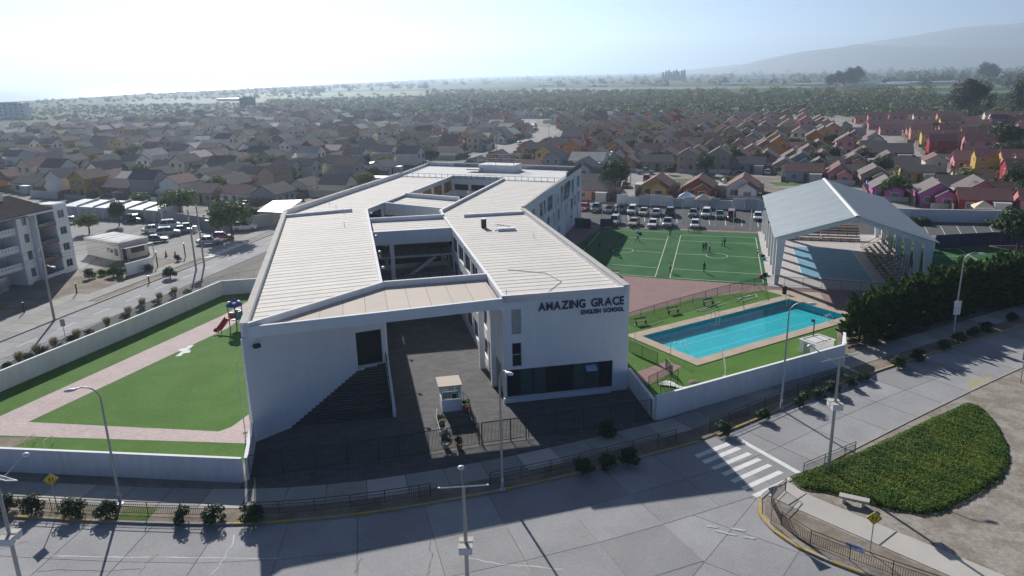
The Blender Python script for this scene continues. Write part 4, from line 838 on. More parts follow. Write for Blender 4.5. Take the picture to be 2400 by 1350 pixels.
for s in (0, 1):
    rf = obj('roof', MB().add([PT(x, v, z) for x, z in (((-.45, HE-.16), (PWd/2, HR-.1)) if s == 0 else ((PWd+.45, HE-.16), (PWd/2, HR-.1))) for v in (-.55, PLn+.55)], [(0, 1, 3, 2)]), m_under, pav)
    for i in range(NSH):
        va, vb = -.6+(PLn+1.2)*i/NSH, -.6+(PLn+1.2)*(i+1)/NSH-.0; x0, x1 = (-.5, PWd/2) if s == 0 else (PWd+.5, PWd/2); V = []; F = []
        for j in range(5):
            v = va+(vb-va)*j/4; dz = .05 if j % 2 else 0; V += [PT(x0, v, HE-.13+dz), PT(x1, v, HR-.05+dz)]
        for j in range(4): F.append((2*j, 2*j+2, 2*j+3, 2*j+1))
        obj('roof_sheet', MB().add(V, F), m_sheet, rf)
obj('ridge_cap', MB().add([PT(PWd/2-.3, -.65, HR-.02), PT(PWd/2, -.65, HR+.09), PT(PWd/2+.3, -.65, HR-.02), PT(PWd/2-.3, PLn+.65, HR-.02), PT(PWd/2, PLn+.65, HR+.09), PT(PWd/2+.3, PLn+.65, HR-.02)], [(0, 1, 4, 3), (1, 2, 5, 4)]), m_ridge, pav)
for v, z in ((14, 6.2), (26, 6.1)): obj('floodlight', MB().box(PT(-.35, v, z), (.3, .45, .3), -PA), m_black, pav)
m_wood = mat('bleacher_wood', (.24, .15, .11), rough=.8, var=.2, rand=.15); m_wood2 = mat('bleacher_pale_wood', (.50, .41, .33), rough=.8, var=.2, rand=.15)
def bleacher(o, ax, back, length, rows, label, m, nsup):
    """o: front corner; ax: direction along the rows; back: direction up the rows"""
    t = thing('bleacher', label, 'bleacher', (*o, .1)); T = lambda u, w, z: (o[0]+ax[0]*u+back[0]*w, o[1]+ax[1]*u+back[1]*w, z); rz = math.atan2(ax[1], ax[0])
    for k in range(rows):
        obj('seat_plank', MB().box(T(length/2, .25+.62*k, .52+.36*k), (length, .34, .06), rz), m, t); obj('foot_plank', MB().box(T(length/2, .58+.62*k, .24+.36*k), (length, .26, .05), rz), m, t)
        obj('riser', MB().box(T(length/2, .42+.62*k, .40+.36*k), (length, .03, .10), rz), m, t)
    for i in range(nsup+1):
        u = length*i/nsup; b = MB(); b.tube([T(u, .05, .1), T(u, .05, .5), T(u, .62*rows, .5+.36*rows), T(u, .62*rows, .1)], .04, 4); b.tube([T(u, 0, .12), T(u, .62*rows, .12)], .04, 4); obj('support', b, m_brown, t)
    for i in range(nsup+1): u = length*i/nsup; obj('rail_post', MB().tube([T(u, .62*rows+.1, .1), T(u, .62*rows+.1, 1.3+.36*rows)], .04, 4), m_brown, t)
    for z in (.7, 1.3): obj('back_rail', MB().tube([T(0, .62*rows+.1, z+.36*rows), T(length, .62*rows+.1, z+.36*rows)], .035, 4), m_brown, t)
bleacher(PT(3.2, 30.2, 0)[:2], pU, pV, 6.1, 6, 'brown wooden bleacher at the far end of the pavilion, by the turf', m_wood, 4)
bleacher(PT(9.5, 30.2, 0)[:2], pU, pV, 6.1, 6, 'brown wooden bleacher at the far end of the pavilion, by the side stand', m_wood, 4)
nv = (-pV[0], -pV[1])
for i, lb in enumerate(('pale wooden side bleacher at the far end of the blue court', 'wooden side bleacher in the middle of the pavilion', 'wooden side bleacher of the pavilion nearest the cypress hedge')):
    bleacher(PT(15.0, 26-7.2*i, 0)[:2], nv, pU, 6.8, 5, lb, m_wood2, 4)
# navy hoardings
def board(p0, p1, h, label, n):
    t = thing('hoarding', label, 'hoarding', (*p0, 0)); L, e, nn_ = frame_of(p0, p1)
    for i in range(n): u = L*(i+.5)/n; obj('board', MB().box((p0[0]+e[0]*u, p0[1]+e[1]*u, h/2+.1), (L/n-.03, .08, h), math.atan2(e[1], e[0])), m_navyp, t)
    for i in range(n+1): u = L*i/n; obj('stay', MB().tube([(p0[0]+e[0]*u-nn_[0]*.7, p0[1]+e[1]*u-nn_[1]*.7, .1), (p0[0]+e[0]*u-nn_[0]*.06, p0[1]+e[1]*u-nn_[1]*.06, h*.9)], .04, 4), m_brown, t)
board(xy(1347, 535), xy(1384, 537), 1.9, 'navy blue board fence against the far corner of the school', 2); board(xy(1407, 533), xy(1437, 533), 1.6, 'navy blue board fence beside the white parked car', 2)
board(xy(2190, 585), xy(2318, 578), 2.3, 'long navy blue hoarding beyond the turf east of the pavilion', 7); board(xy(2318, 576), xy(2420, 578), 2.2, 'navy blue hoarding beside the asphalt, partly behind a dark tree', 4)
# net posts round the sports turf
for i, (px, py) in enumerate(((1411, 521), (1450, 524), (1488, 529), (1524, 521), (1598, 522), (1640, 528), (1677, 531), (1718, 535), (1759, 540), (1785, 546))):
    p = xy(px, py); t = thing('net_post', 'thin white net post, %s from the school, between turf and car park' % ordn(i+1), 'post', (*p, 0), group='net posts by the car park'); obj('shaft', MB().tube([(*p, 0), (*p, 4.1)], .055, 6), m_lampw, t); obj('base', MB().box((*p, .1), (.3, .3, .1)), m_cap, t)
# ------------------------------------------------------------------ guard booth in the forecourt
bo = Vector(xy(1037, 969)); be = Vector(xy(1083, 964)); bw = (be-bo).length; bx = (be-bo).normalized(); brz = math.atan2(bx.y, bx.x); bc_ = (bo+be)/2+Vector((-bx.y, bx.x))*.95
t = thing('guard_booth', 'small white guard booth with glazed upper half behind the gate', 'booth', (*bc_, .11), brz)
obj('wall', MB().box((0, -.92, .55), (bw, .08, 1.1)), m_white, t, False); obj('wall', MB().box((-bw/2+.04, 0, .55), (.08, 1.76, 1.1)), m_white, t, False); obj('wall', MB().box((bw/2-.04, 0, .55), (.08, 1.76, 1.1)), m_white, t, False); obj('wall', MB().box((0, .92, .55), (bw, .08, 1.1)), m_white, t, False)
for sx in (-1, 1):
    for sy in (-1, 1): obj('corner_post', MB().box((sx*(bw/2-.05), sy*.9, 1.75), (.1, .1, 1.3)), m_white, t, False)
mgl = bpy.data.materials.new('clear_pane'); mgl.use_nodes = True; n = mgl.node_tree; n.nodes.clear(); o_ = n.nodes.new('ShaderNodeOutputMaterial'); tr = n.nodes.new('ShaderNodeBsdfTransparent'); tr.inputs[0].default_value = (.75, .82, .84, 1); gl = n.nodes.new('ShaderNodeBsdfGlossy'); gl.inputs['Roughness'].default_value = .03; mx = n.nodes.new('ShaderNodeMixShader'); mx.inputs[0].default_value = .12
n.links.new(tr.outputs[0], mx.inputs[1]); n.links.new(gl.outputs[0], mx.inputs[2]); n.links.new(mx.outputs[0], o_.inputs[0])
for (c, d) in (((0, -.92, 1.75), (bw-.2, .012, 1.25)), ((0, .92, 1.75), (bw-.2, .012, 1.25)), ((-bw/2+.05, 0, 1.75), (.012, 1.7, 1.25)), ((bw/2-.05, 0, 1.75), (.012, 1.7, 1.25))): obj('pane', MB().box(c, d), mgl, t, False)
obj('mullion', MB().box((0, -.93, 1.75), (.05, .05, 1.25)), m_white, t, False); obj('mullion', MB().box((0, -.94, 2.0), (bw-.2, .04, .05)), m_white, t, False)
obj('sill', MB().box((0, -.98, 1.13), (bw+.05, .2, .05)), m_lampw, t, False)
obj('roof', MB().box((-.08, .1, 2.45), (bw+.35, 2.3, .12)), m_tan, t, False); obj('floor', MB().box((0, 0, .04), (bw-.2, 1.7, .06)), m_cap, t, False)
obj('desk', MB().box((-.1, -.5, .95), (bw-.35, .5, .05)), m_wood2, t, False); obj('office_chair', MB().box((.3, .1, .95), (.45, .12, .6)).box((.3, -.1, .6), (.45, .45, .08)).tube([(.3, -.1, .1), (.3, -.1, .6)], .04, 6), m_black, t, False)
rail_run([xy(1086, 945), xy(1095, 945), xy(1122, 1038)], 'black railing along the booth path, on the gate side', m=m_black, h=1.0, top2=False, z=.11, step=1.6, gap=.4)
rail_run([xy(1026, 985), xy(1024, 1005), xy(1034, 1042)], 'white topped railing along the booth path in the sun', m=m_lampw, h=1.0, top2=False, z=.11, step=1.6, gap=2)
def pot_plant(px, py, label, pm, h=.9, seed=0, potr=.28, poth=.45):
    p = xy(px, py, .11); t = thing('potted_plant', label, 'plant', (*p, .11)); obj('pot', MB().lathe([(potr*.7, 0), (potr, poth), (potr*.88, poth), (potr*.6, poth*.8)], (0, 0, 0), 10), pm, t, False)
    P, N = clump_pts(260, .4, .4, h*.5, 8, .22, seed); P[:, 2] += poth+h*.35; V, F = leaves(P, N, .09, .35); obj('foliage', npmesh('foliage', V, F, MATS['leaf_dark']), None, t, False)
def leafmat(name, c1, c2, trans=.25, fac=1.6):
    m = mix2(name, c1, c2, scale=fac, rough=.65, detail=2, lo=.35, hi=.65, fvar=.22, fine=5); n = m.node_tree; b = n.nodes['Principled BSDF']; out = n.nodes['Material Output']
    tl = n.nodes.new('ShaderNodeBsdfTranslucent'); src = b.inputs['Base Color'].links[0].from_socket; n.links.new(src, tl.inputs[0]); mx = n.nodes.new('ShaderNodeMixShader'); mx.inputs[0].default_value = trans
    n.links.new(b.outputs[0], mx.inputs[1]); n.links.new(tl.outputs[0], mx.inputs[2]); n.links.new(mx.outputs[0], out.inputs[0]); return m
ml_dark = leafmat('leaf_dark', (.024, .055, .016), (.055, .095, .028)); ml_mid = leafmat('leaf_mid', (.065, .115, .022), (.13, .165, .04)); ml_yel = leafmat('leaf_yellowish', (.11, .14, .022), (.20, .19, .035)); ml_olive = leafmat('leaf_olive', (.07, .085, .035), (.11, .12, .05))
ml_cyp = leafmat('leaf_cypress', (.03, .075, .012), (.085, .15, .022), .25); ml_straw = leafmat('grass_straw', (.16, .15, .05), (.30, .25, .12), .3); ml_bush = leafmat('leaf_oleander', (.02, .05, .02), (.05, .095, .035), .15); ml_euc = leafmat('leaf_eucalyptus', (.025, .04, .025), (.05, .07, .04)); ml_ice = leafmat('leaf_ground_cover', (.07, .155, .012), (.165, .23, .022), .25, .45)
m_bark = mat('bark', (.10, .075, .055), rough=.95, var=.25, scale=2, fine=12); m_barkg = mat('grey_bark', (.20, .17, .14), rough=.95, var=.2)
m_pot = mat('pot_cream', (.62, .58, .52), var=.1); m_pot2 = mat('pot_terracotta', (.30, .13, .08), var=.1)
for i, (px, py, lb, pm, sd) in enumerate(((1036, 1000, 'potted plant at the booth corner by the white rail', m_pot2, 1), (1038, 1016, 'cream flower pot, the upper of two beside the booth path', m_pot, 2), (1046, 1050, 'cream flower pot, the lower of two beside the booth path', m_pot, 3), (1077, 1052, 'small dark potted plant against the bar fence', m_pot2, 4), (1092, 962, 'potted plant beside the booth wall inside the railing', m_pot2, 5))): pot_plant(px, py, lb, pm, .8, sd)
# ------------------------------------------------------------------ lamps, poles, signs
def gooseneck(base, h, dx, dy, label, sign=None):
    t = thing('street_lamp', label, 'street lamp', (*base, .1)); l = math.hypot(dx, dy); P = [(*base, .1), (*base, h*.3), (*base, h-1.1)]; rs = [.11, .09, .065]
    for k in range(1, 8): a = math.pi/2*k/7; P.append((base[0]+dx*.75*(1-math.cos(a)), base[1]+dy*.75*(1-math.cos(a)), h-1.1+1.1*math.sin(a))); rs.append(.05)
    P.append((base[0]+dx, base[1]+dy, h-.05)); rs.append(.045); obj('pole', MB().tube(P, rs, 8), m_galv, t, smooth=True)
    hd = MB(); rz = math.atan2(dy, dx); c = (base[0]+dx*1.18, base[1]+dy*1.18, h-.08); V = []
    for i, (x, w, z0, z1) in enumerate(((-.38, .05, -.03, .03), (-.2, .15, -.1, .1), (.1, .19, -.14, .12), (.34, .12, -.1, .07), (.42, .03, -.02, .02))):
        for a in range(8): tt = 2*math.pi*a/8; yy = w*math.cos(tt); zz = (z1 if math.sin(tt) > 0 else -z0)*math.sin(tt); V.append((c[0]+x*math.cos(rz)-yy*math.sin(rz), c[1]+x*math.sin(rz)+yy*math.cos(rz), c[2]+zz))
    F = [(i*8+k, i*8+(k+1) % 8, (i+1)*8+(k+1) % 8, (i+1)*8+k) for i in range(4) for k in range(8)]; hd.add(V, F); obj('lamp_head', hd, m_lampw, t, smooth=True)
    obj('base_plate', MB().box((*base, .16), (.4, .4, .08)), m_galv, t); obj('hatch', MB().box((base[0], base[1]-.1, 1.0), (.12, .05, .3)), m_lampw, t)
    if sign:
        for k, z in enumerate(sign): s = obj('sign_panel', MB().box((base[0], base[1]-.12, z), (.75, .05, .75)), m_lampw, t)
    return t
def direc(base, px, py, h): q = at(px, py, h); return q[0]-base[0], q[1]-base[1]
for (bx_, by_), h, (hx_, hy_), lb, sg in (((283, 1185), 9.3, (165, 912), 'tall gooseneck street lamp in front of the turf garden', None), ((1178, 1152), 9.5, (1192, 872), 'gooseneck street lamp in the shadow before the school front', None), ((1830, 962), 10.0, (1902, 710), 'gooseneck street lamp standing at the pool wall', None), ((2232, 792), 9.7, (2302, 593), 'gooseneck street lamp with white panels beside the cypress hedge', (3.1, 3.9))):
    b_ = xy(bx_, by_); dx, dy = direc(b_, hx_, hy_, h); gooseneck(b_, h, dx/1.18, dy/1.18, lb, sg)
p = xy(1178, 1152); 
def solar(base, h, label, arm, pdir, bz):
    t = thing('solar_lamp', label, 'street lamp', (*base, .1)); obj('pole', MB().tube([(*base, .1), (*base, h)], [.13, .09], 8), m_galv, t)
    obj('arm', MB().tube([(base[0], base[1], h*.94), (base[0]+arm[0], base[1]+arm[1], h+.55)], .045, 6), m_galv, t); c = (base[0]+arm[0]*1.12, base[1]+arm[1]*1.12, h+.6)
    obj('lamp_head', MB().lathe([(.05, .16), (.17, .1), (.2, 0), (.12, -.06), (.02, -.08)], c, 10), m_lampw, t, smooth=True)
    rz = math.atan2(pdir[1], pdir[0]); pn = obj('solar_panel', MB().add([(base[0]+math.cos(rz)*u-math.sin(rz)*w, base[1]+math.sin(rz)*u+math.cos(rz)*w, h+z-.52*w) for z in (0, .07) for u, w in ((-1.4, -.33), (1.4, -.33), (1.4, .33), (-1.4, .33))], [(3, 2, 1, 0), (4, 5, 6, 7), (0, 1, 5, 4), (1, 2, 6, 5), (2, 3, 7, 6), (3, 0, 4, 7)]), m_lampw, t)
    obj('cell_sheet', MB().add([(base[0]+math.cos(rz)*u-math.sin(rz)*w, base[1]+math.sin(rz)*u+math.cos(rz)*w, h+.076-.52*w) for u, w in ((-1.3, -.26), (1.3, -.26), (1.3, .26), (-1.3, .26))], [(0, 1, 2, 3)]), mat('solar_cells', (.03, .04, .09), rough=.15, var=.05), pn)
    for s in (-1, 1):
        bb = obj('battery_box', MB().box((base[0]+s*.0, base[1]+s*.33, bz), (.75, .42, .42), 0), m_lampw, t); obj('lid', MB().box((base[0], base[1]+s*.33, bz+.23), (.8, .46, .04)), m_cap, bb)
b_ = xy(1097, 1392); solar(b_, 7.0, 'solar street lamp standing in the road junction before the school', (-.15, .9), (1, .08), 3.2)
b_ = xy(1940, 1112); dx, dy = direc(b_, 1897, 828, 9.3); solar(b_, 9.2, 'solar street lamp rising from the green bed', (dx*.9, dy*.9), (.97, .4), 5.6)
b_ = (-29.6, 38.2); solar(b_, 7.6, 'solar street lamp at the road edge, with its battery boxes before the railing', (.9, 1.2), (.9, -.4), 3.6)
b_ = xy(2445, 760); solar(b_, 8.6, 'solar street lamp beyond the green bed, only its lamp arm in view', (-2.0, .6), (.9, .4), 5.0)
m_ins = mat('insulator', (.7, .68, .66), rough=.3, var=.05)
def power_pole(base, h, label, arms=2, rz=R(-70), trafo=False, lamp=False):
    t = thing('power_pole', label, 'power pole', (*base, 0)); obj('pole', MB().tube([(*base, 0), (*base, h)], [.17, .10], 8), m_pole, t)
    for k in range(arms):
        z = h-.25-k*1.15; c, s = math.cos(rz), math.sin(rz); a = obj('crossarm', MB().box((base[0], base[1]-.1, z), (2.3, .12, .12), rz), m_cap, t)
        for u in (-1.05, -.35, .35, 1.05): obj('insulator', MB().lathe([(.04, 0), (.09, .1), (.05, .16), (.08, .22), (.03, .28)], (base[0]+c*u, base[1]-.1+s*u, z+.06), 7), m_ins, a)
    if lamp: obj('lamp_arm', MB().tube([(*base, h*.72), (base[0]+.8, base[1]-.5, h*.78), (base[0]+1.5, base[1]-.9, h*.77)], .03, 5), m_galv, t); obj('lamp_head', MB().box((base[0]+1.8, base[1]-1.05, h*.77), (.7, .28, .16), -.5), m_lampw, t)
    return t
pL, p2_, p3_ = xy(128, 752), xy(460, 633), xy(479, 623)
power_pole(pL, 9.5, 'concrete power pole at the kerb of the side street, nearest the white flats', 2, lamp=True); power_pole(p2_, 9.7, 'concrete power pole with transformer, the near one of the pair'); power_pole(p3_, 9.9, 'concrete power pole with transformer, the far one of the pair', lamp=True)
cm = ((p2_[0]+p3_[0])/2, (p2_[1]+p3_[1])/2); t = thing('transformer', 'grey transformer slung between the two power poles', 'transformer', (*cm, 5.8)); obj('tank', MB().lathe([(.38, 0), (.45, .1), (.45, .95), (.35, 1.05)], (*cm, 5.8), 10), m_galv, t); obj('platform', MB().box((*cm, 5.74), (.8, 3.0, .1), -.05), m_cap, t)
for u in (-.2, .2): obj('bushing', MB().tube([(cm[0]+u, cm[1], 6.8), (cm[0]+u, cm[1], 7.2)], .05, 6), m_ins, t)
m_wire = mat('wire', (.05, .05, .055), var=0)
def wire(a, b_, sag, label, n=14, r=.018):
    P = [(a[0]+(b_[0]-a[0])*i/n, a[1]+(b_[1]-a[1])*i/n, a[2]+(b_[2]-a[2])*i/n-sag*4*(i/n)*(1-i/n)) for i in range(n+1)]; o = obj('overhead_wire', MB().tube(P, r, 3, cap=False), m_wire); tag(o, label, 'wire', 'overhead wires on the left'); return o
WN = ('top overhead wire on the flats side', 'top overhead wire on the street side', 'lower overhead wire on the flats side', 'lower overhead wire on the street side')
for k, (u, z) in enumerate(((-1.05, 9.3), (1.05, 9.3), (-1.05, 8.2), (1.05, 8.2))):
    c, s = math.cos(R(-70)), math.sin(R(-70)); A = (pL[0]+c*u, pL[1]+s*u, z); B_ = (p2_[0]+c*u, p2_[1]+s*u, z+.2); wire(A, B_, .8, WN[k]+' from the kerb pole to the transformer poles'); wire(A, (-78+c*u, 50+s*u, z), .8, WN[k]+' from the kerb pole past the white flats'); wire((p3_[0]+c*u, p3_[1]+s*u, z+.3), (-36+c*u, 190+s*u, z), .8, WN[k]+' from the transformer poles towards the houses')
m_signy = mat('sign_yellow', (.72, .52, .03), rough=.4, var=.05); m_signb = mat('sign_back', (.30, .31, .33), rough=.5, var=.05, metal=.3)
def walker_glyph(o, W, mtx):
    """black walking figures on a warning sign"""
    for dx in (-.09, .1):
        k = 1 if dx < 0 else .8
        b = MB(); b.quad(*[mtx(dx+x*k, y*k) for x, y in ((-.03, .17), (.03, .17), (.03, .11), (-.03, .11))]); b.quad(*[mtx(dx+x*k, y*k) for x, y in ((-.05, .1), (.06, .1), (.04, -.06), (-.04, -.06))])
        b.quad(*[mtx(dx+x*k, y*k) for x, y in ((-.04, -.06), (.0, -.06), (-.07, -.22), (-.11, -.22))]); b.quad(*[mtx(dx+x*k, y*k) for x, y in ((.0, -.06), (.04, -.06), (.11, -.22), (.07, -.22))]); obj('figure', b, m_black, o)
def diamond(base, h, label, rz, glyph=True):
    t = thing('warning_sign', label, 'sign', (*base, .14)); obj('post', MB().tube([(*base, .1), (*base, h+.2)], .035, 6), m_galv, t); c, s = math.cos(rz), math.sin(rz); r = .46
    T = lambda u, z, d=0: (base[0]+c*u-s*(-.06-d), base[1]+s*u+c*(-.06-d), h+z)
    o = obj('plate', MB().add([T(*p) for p in ((0, -r), (r, 0), (0, r), (-r, 0))]+[T(p[0], p[1], -.03) for p in ((0, -r), (r, 0), (0, r), (-r, 0))], [(0, 1, 2, 3), (7, 6, 5, 4), (0, 4, 5, 1), (1, 5, 6, 2), (2, 6, 7, 3), (3, 7, 4, 0)]), m_signy, t)
    r2 = .40; w = .03
    obj('border', MB().add([T(*p, .004) for p in ((0, -r2), (r2, 0), (0, r2), (-r2, 0))]+[T(*p, .004) for p in ((0, -r2+w), (r2-w, 0), (0, r2-w), (-r2+w, 0))], [(0, 1, 5, 4), (1, 2, 6, 5), (2, 3, 7, 6), (3, 0, 4, 7)]), m_black, o)
    if glyph: walker_glyph(o, 0, lambda x, y: T(x*1.0, y*1.0, .006))
diamond(xy(137, 1205), 2.75, 'yellow diamond pedestrian sign on the footway before the white garden wall', R(25)); diamond(xy(2038, 1300), 2.6, 'yellow diamond sign with two walking figures behind the corner railing', R(-12))
base = xy(1806, 1230); t = thing('yield_sign', 'grey triangular sign seen from behind at the street corner', 'sign', (*base, .14)); obj('post', MB().tube([(*base, .1), (*base, 2.75)], .04, 6), m_galv, t); r = .5; T = lambda u, z, d: (base[0]+u*.94+.34*d, base[1]+u*.34+.94*d, 2.45+z)
obj('plate', MB().add([T(u, z, d) for d in (.06, .08) for u, z in ((-.45, .35), (.45, .35), (0, -.45))], [(0, 1, 2), (5, 4, 3), (0, 3, 4, 1), (1, 4, 5, 2), (2, 5, 3, 0)]), m_signb, t)
base = xy(2385, 1000)[0], xy(2385, 1000)[1]
t = thing('road_sign', 'dark road sign on a post at the road edge beyond the green bed', 'sign', (*xy(2391, 900), .14)); base = xy(2391, 900); obj('post', MB().tube([(*base, .1), (*base, 3.2)], .05, 6), m_galv, t); obj('plate', MB().box((base[0], base[1], 2.9), (.7, .05, .9), .5), m_signb, t)
base = xy(153, 790); t = thing('bus_sign', 'small grey sign plate on a post beside the side street railing', 'sign', (*base, .1)); obj('post', MB().tube([(*base, 0), (*base, 2.1)], .04, 6), m_galv, t); obj('plate', MB().box((base[0], base[1], 1.8), (.5, .05, .9), .3), m_signb, t)
# banner on the corner railing
pa, pb = xy(1982, 1282, .9), xy(2026, 1299, .9); o = obj('banner', MB().add([(*pa, .95), (*pb, .95), (*pb, 1.3), (*pa, 1.3)]+[(pa[0], pa[1]+.03, .95), (pb[0], pb[1]+.03, .95), (pb[0], pb[1]+.03, 1.3), (pa[0], pa[1]+.03, 1.3)], [(0, 1, 2, 3), (7, 6, 5, 4), (3, 2, 6, 7), (0, 4, 5, 1)]), mix2('banner_cloth', (.62, .68, .78), (.35, .45, .65), scale=4, lo=.5, hi=.55)); tag(o, 'small pale blue banner tied to the corner railing', 'banner')
# concrete bench by the green bed
c = xy(2000, 1186); t = thing('bench', 'white concrete slab bench on the sand beside the green bed', 'bench', (*c, .14), R(-28)); obj('seat', MB().box((0, 0, .48), (1.9, .55, .12)), m_path, t, False)
for s in (-.6, .6): obj('leg', MB().box((s, 0, .21), (.2, .42, .42)), m_path, t, False)
# flag poles, small goals, playground tower
for (px, py, ty), lb in (((575, 960, 852), 'thin grey flagpole before the school corner, on the turf side'), ((592, 975, 832), 'thin grey flagpole before the school corner, on the wall side')):
    p = xy(px, py+55); t = thing('flagpole', lb, 'flagpole', (*p, .1)); obj('shaft', MB().tube([(*p, .1), (*p, 6.6)], [.05, .03], 6), m_galv, t); obj('ball', MB().lathe([(.01, -.06), (.06, 0), (.01, .06)], (*p, 6.62), 7), m_lampw, t); obj('foot', MB().box((*p, .12), (.3, .3, .08)), m_cap, t)
m_cream = mat('cream_tube', (.70, .65, .45), var=.05)
for (a, b_), lb in ((((60, 1050), (83, 1037)), 'small cream goal on the turf strip, by the bare patch'), (((105, 1052), (126, 1040)), 'small cream goal on the turf strip, toward the school')):
    pa, pb = xy(*a), xy(*b_); t = thing('mini_goal', lb, 'goal', (*pa, .08)); obj('crossbar', MB().tube([(*pa, .75), (*pb, .75)], .03, 6), m_cream, t)
    for q in (pa, pb): obj('goal_post', MB().tube([(*q, .07), (*q, .75)], .03, 6), m_cream, t)
m_pblue = mat('plastic_blue', (.03, .04, .28), rough=.35, var=.03); m_pred = mat('plastic_red', (.52, .03, .035), rough=.35, var=.03); m_pgreen = mat('plastic_green', (.05, .33, .05), rough=.35, var=.03); m_pteal = mat('plastic_teal', (.03, .16, .19), rough=.35, var=.03)
c = xy(556, 770); t = thing('playground_tower', 'playground tower with blue roof and red slide beside the school', 'playground tower', (*c, .08), R(-25)); HH = .55
for sx in (-1, 1):
    for sy in (-1, 1): obj('post', MB().tube([(sx*HH, sy*HH, 0), (sx*HH, sy*HH, 3.1)], .06, 6), m_pblue, t, False)
obj('deck', MB().box((0, 0, 1.2), (1.2, 1.2, .1)), m_black, t, False)
rf = obj('roof', MB().lathe([(1.0, 2.85), (.9, 3.0), (.7, 3.3), (.4, 3.45), (.1, 3.7), (.02, 3.75)], (0, 0, 0), 8), m_pblue, t, False)
for a in range(4): obj('roof_lobe', MB().lathe([(.26, 0), (.22, .14), (.08, .2)], (.55*math.cos(a*1.57+.78), .55*math.sin(a*1.57+.78), 3.22), 8), m_lampw, rf, False)
obj('panel', MB().box((.05, -HH, 1.75), (.95, .06, .7)), m_pred, t, False); obj('panel', MB().box((HH, 0, 1.7), (.06, 1.0, .9)), m_pteal, t, False); obj('panel', MB().box((-.05, HH, 1.75), (.9, .06, .8)), m_pgreen, t, False); obj('hatch_panel', MB().lathe([(.3, 0), (.3, .05)], (0, -HH-.07, 1.4), 10), m_pgreen, t, False)
V = []; F = []
for i in range(9):
    u = i/8; y = -.8-2.0*u; z = 1.25*(1-u)**1.1+.18*(u > .85)+.12
    for j, (x, dz) in enumerate(((-.45, .22), (-.36, 0), (0, -.05), (.36, 0), (.45, .22))): V.append((x, y, z+dz))
for i in range(8):
    for j in range(4): F.append((i*5+j, i*5+j+1, (i+1)*5+j+1, (i+1)*5+j))
obj('slide', MB().add([(x-.5, y, z) for x, y, z in V], F), m_pred, t, False); obj('slide_leg', MB().tube([(-.5, -2.0, 0), (-.5, -2.0, .45)], .04, 5), m_pblue, t, False)
# ------------------------------------------------------------------ vegetation
def bush_mesh(name, rx, rz_, n, size, m, seed, asp=.4, ncl=14, sp=.3):
    P, N = clump_pts(n, rx, rx, rz_, ncl, sp, seed, .6); P[:, 2] = np.abs(P[:, 2]+rz_*.9); V, F = leaves(P, N, size, asp, .3); return npmesh(name, V, F, m)
bmesh_ = [bush_mesh('bush_foliage', .62, .62, 1100, .11, ml_bush, s, .35, 16, .32) for s in (3, 4, 5)]
bstem = MB().tube([(0, 0, 0), (.05, 0, .3), (0, .03, .6)], [.06, .05, .03], 5).tube([(0, 0, .1), (-.2, .1, .6)], [.04, .02], 4).tube([(0, 0, .1), (.22, -.1, .6)], [.04, .02], 4).mesh('stem', m_bark)
def bush(px, py, s, label, k=0, group=None, z=.13, meshes=None, name='oleander_bush', stem=True, sz=1.):
    p = xy(px, py, z); t = thing(name, label, 'bush', (*p, z), k*1.3, group); t.scale = (s, s, s*sz)
    obj('foliage', (meshes or bmesh_)[k % 3], None, t, False)
    if stem: obj('stem', bstem, None, t, False)
    return t
for i, (px, py, s, lb) in enumerate(((18, 1196, 1.15, 'dark round bush at the frame edge behind the kerb railing'), (75, 1202, 1.2, 'dark round bush behind the railing, just before the yellow diamond sign'), (171, 1207, 1.3, 'dark round bush behind the railing, just after the yellow diamond sign'), (250, 1212, 1.15, 'dark round bush at the foot of the gooseneck lamp'), (430, 1222, 1.05, 'slim round bush standing alone past the green grass patch'), (503, 1222, 1.2, 'round bush between the slim bush and the school corner fence'), (594, 1222, 1.3, 'round bush at the edge of the building shadow'),
        (1367, 1112, 1.2, 'shaded round bush behind the kerb, first of three before the crossing'), (1423, 1096, 1.15, 'shaded round bush behind the kerb, middle of three before the crossing'), (1475, 1089, 1.25, 'shaded round bush behind the kerb, last of three before the crossing'), (1422, 1022, 1.15, 'dark round bush standing alone on the forecourt by the bar fence'),
        (1697, 1015, 1.1, 'round bush at the railing end right after the crossing'), (1787, 983, .95, 'small round bush second after the crossing'), (1882, 950, 1.25, 'wide round bush just beyond the pool wall lamp'), (1920, 932, .95, 'small round bush beside the solar lamp pole, on the crossing side'), (1952, 922, 1.2, 'round bush directly behind the solar lamp pole'), (1990, 905, 1.0, 'round bush just past the solar lamp pole'), (2023, 892, .95, 'last sunlit round bush before the hedge shadow'),
        (2105, 862, 1.2, 'shaded round bush, first in the hedge shadow'), (2150, 845, 1.1, 'shaded round bush, second in the hedge shadow'), (2212, 818, 1.0, 'shaded round bush just before the lamp with white panels'), (2246, 802, 1.1, 'shaded round bush just past the lamp with white panels'), (2282, 788, 1.0, 'shaded round bush, third from the road bend in the hedge shadow'), (2312, 775, 1.1, 'shaded round bush, second from the road bend in the hedge shadow'), (2372, 752, 1.0, 'shaded round bush nearest the road bend'))): bush(px, py, s*.92, lb, i, 'round bushes behind the kerb')
mt = []
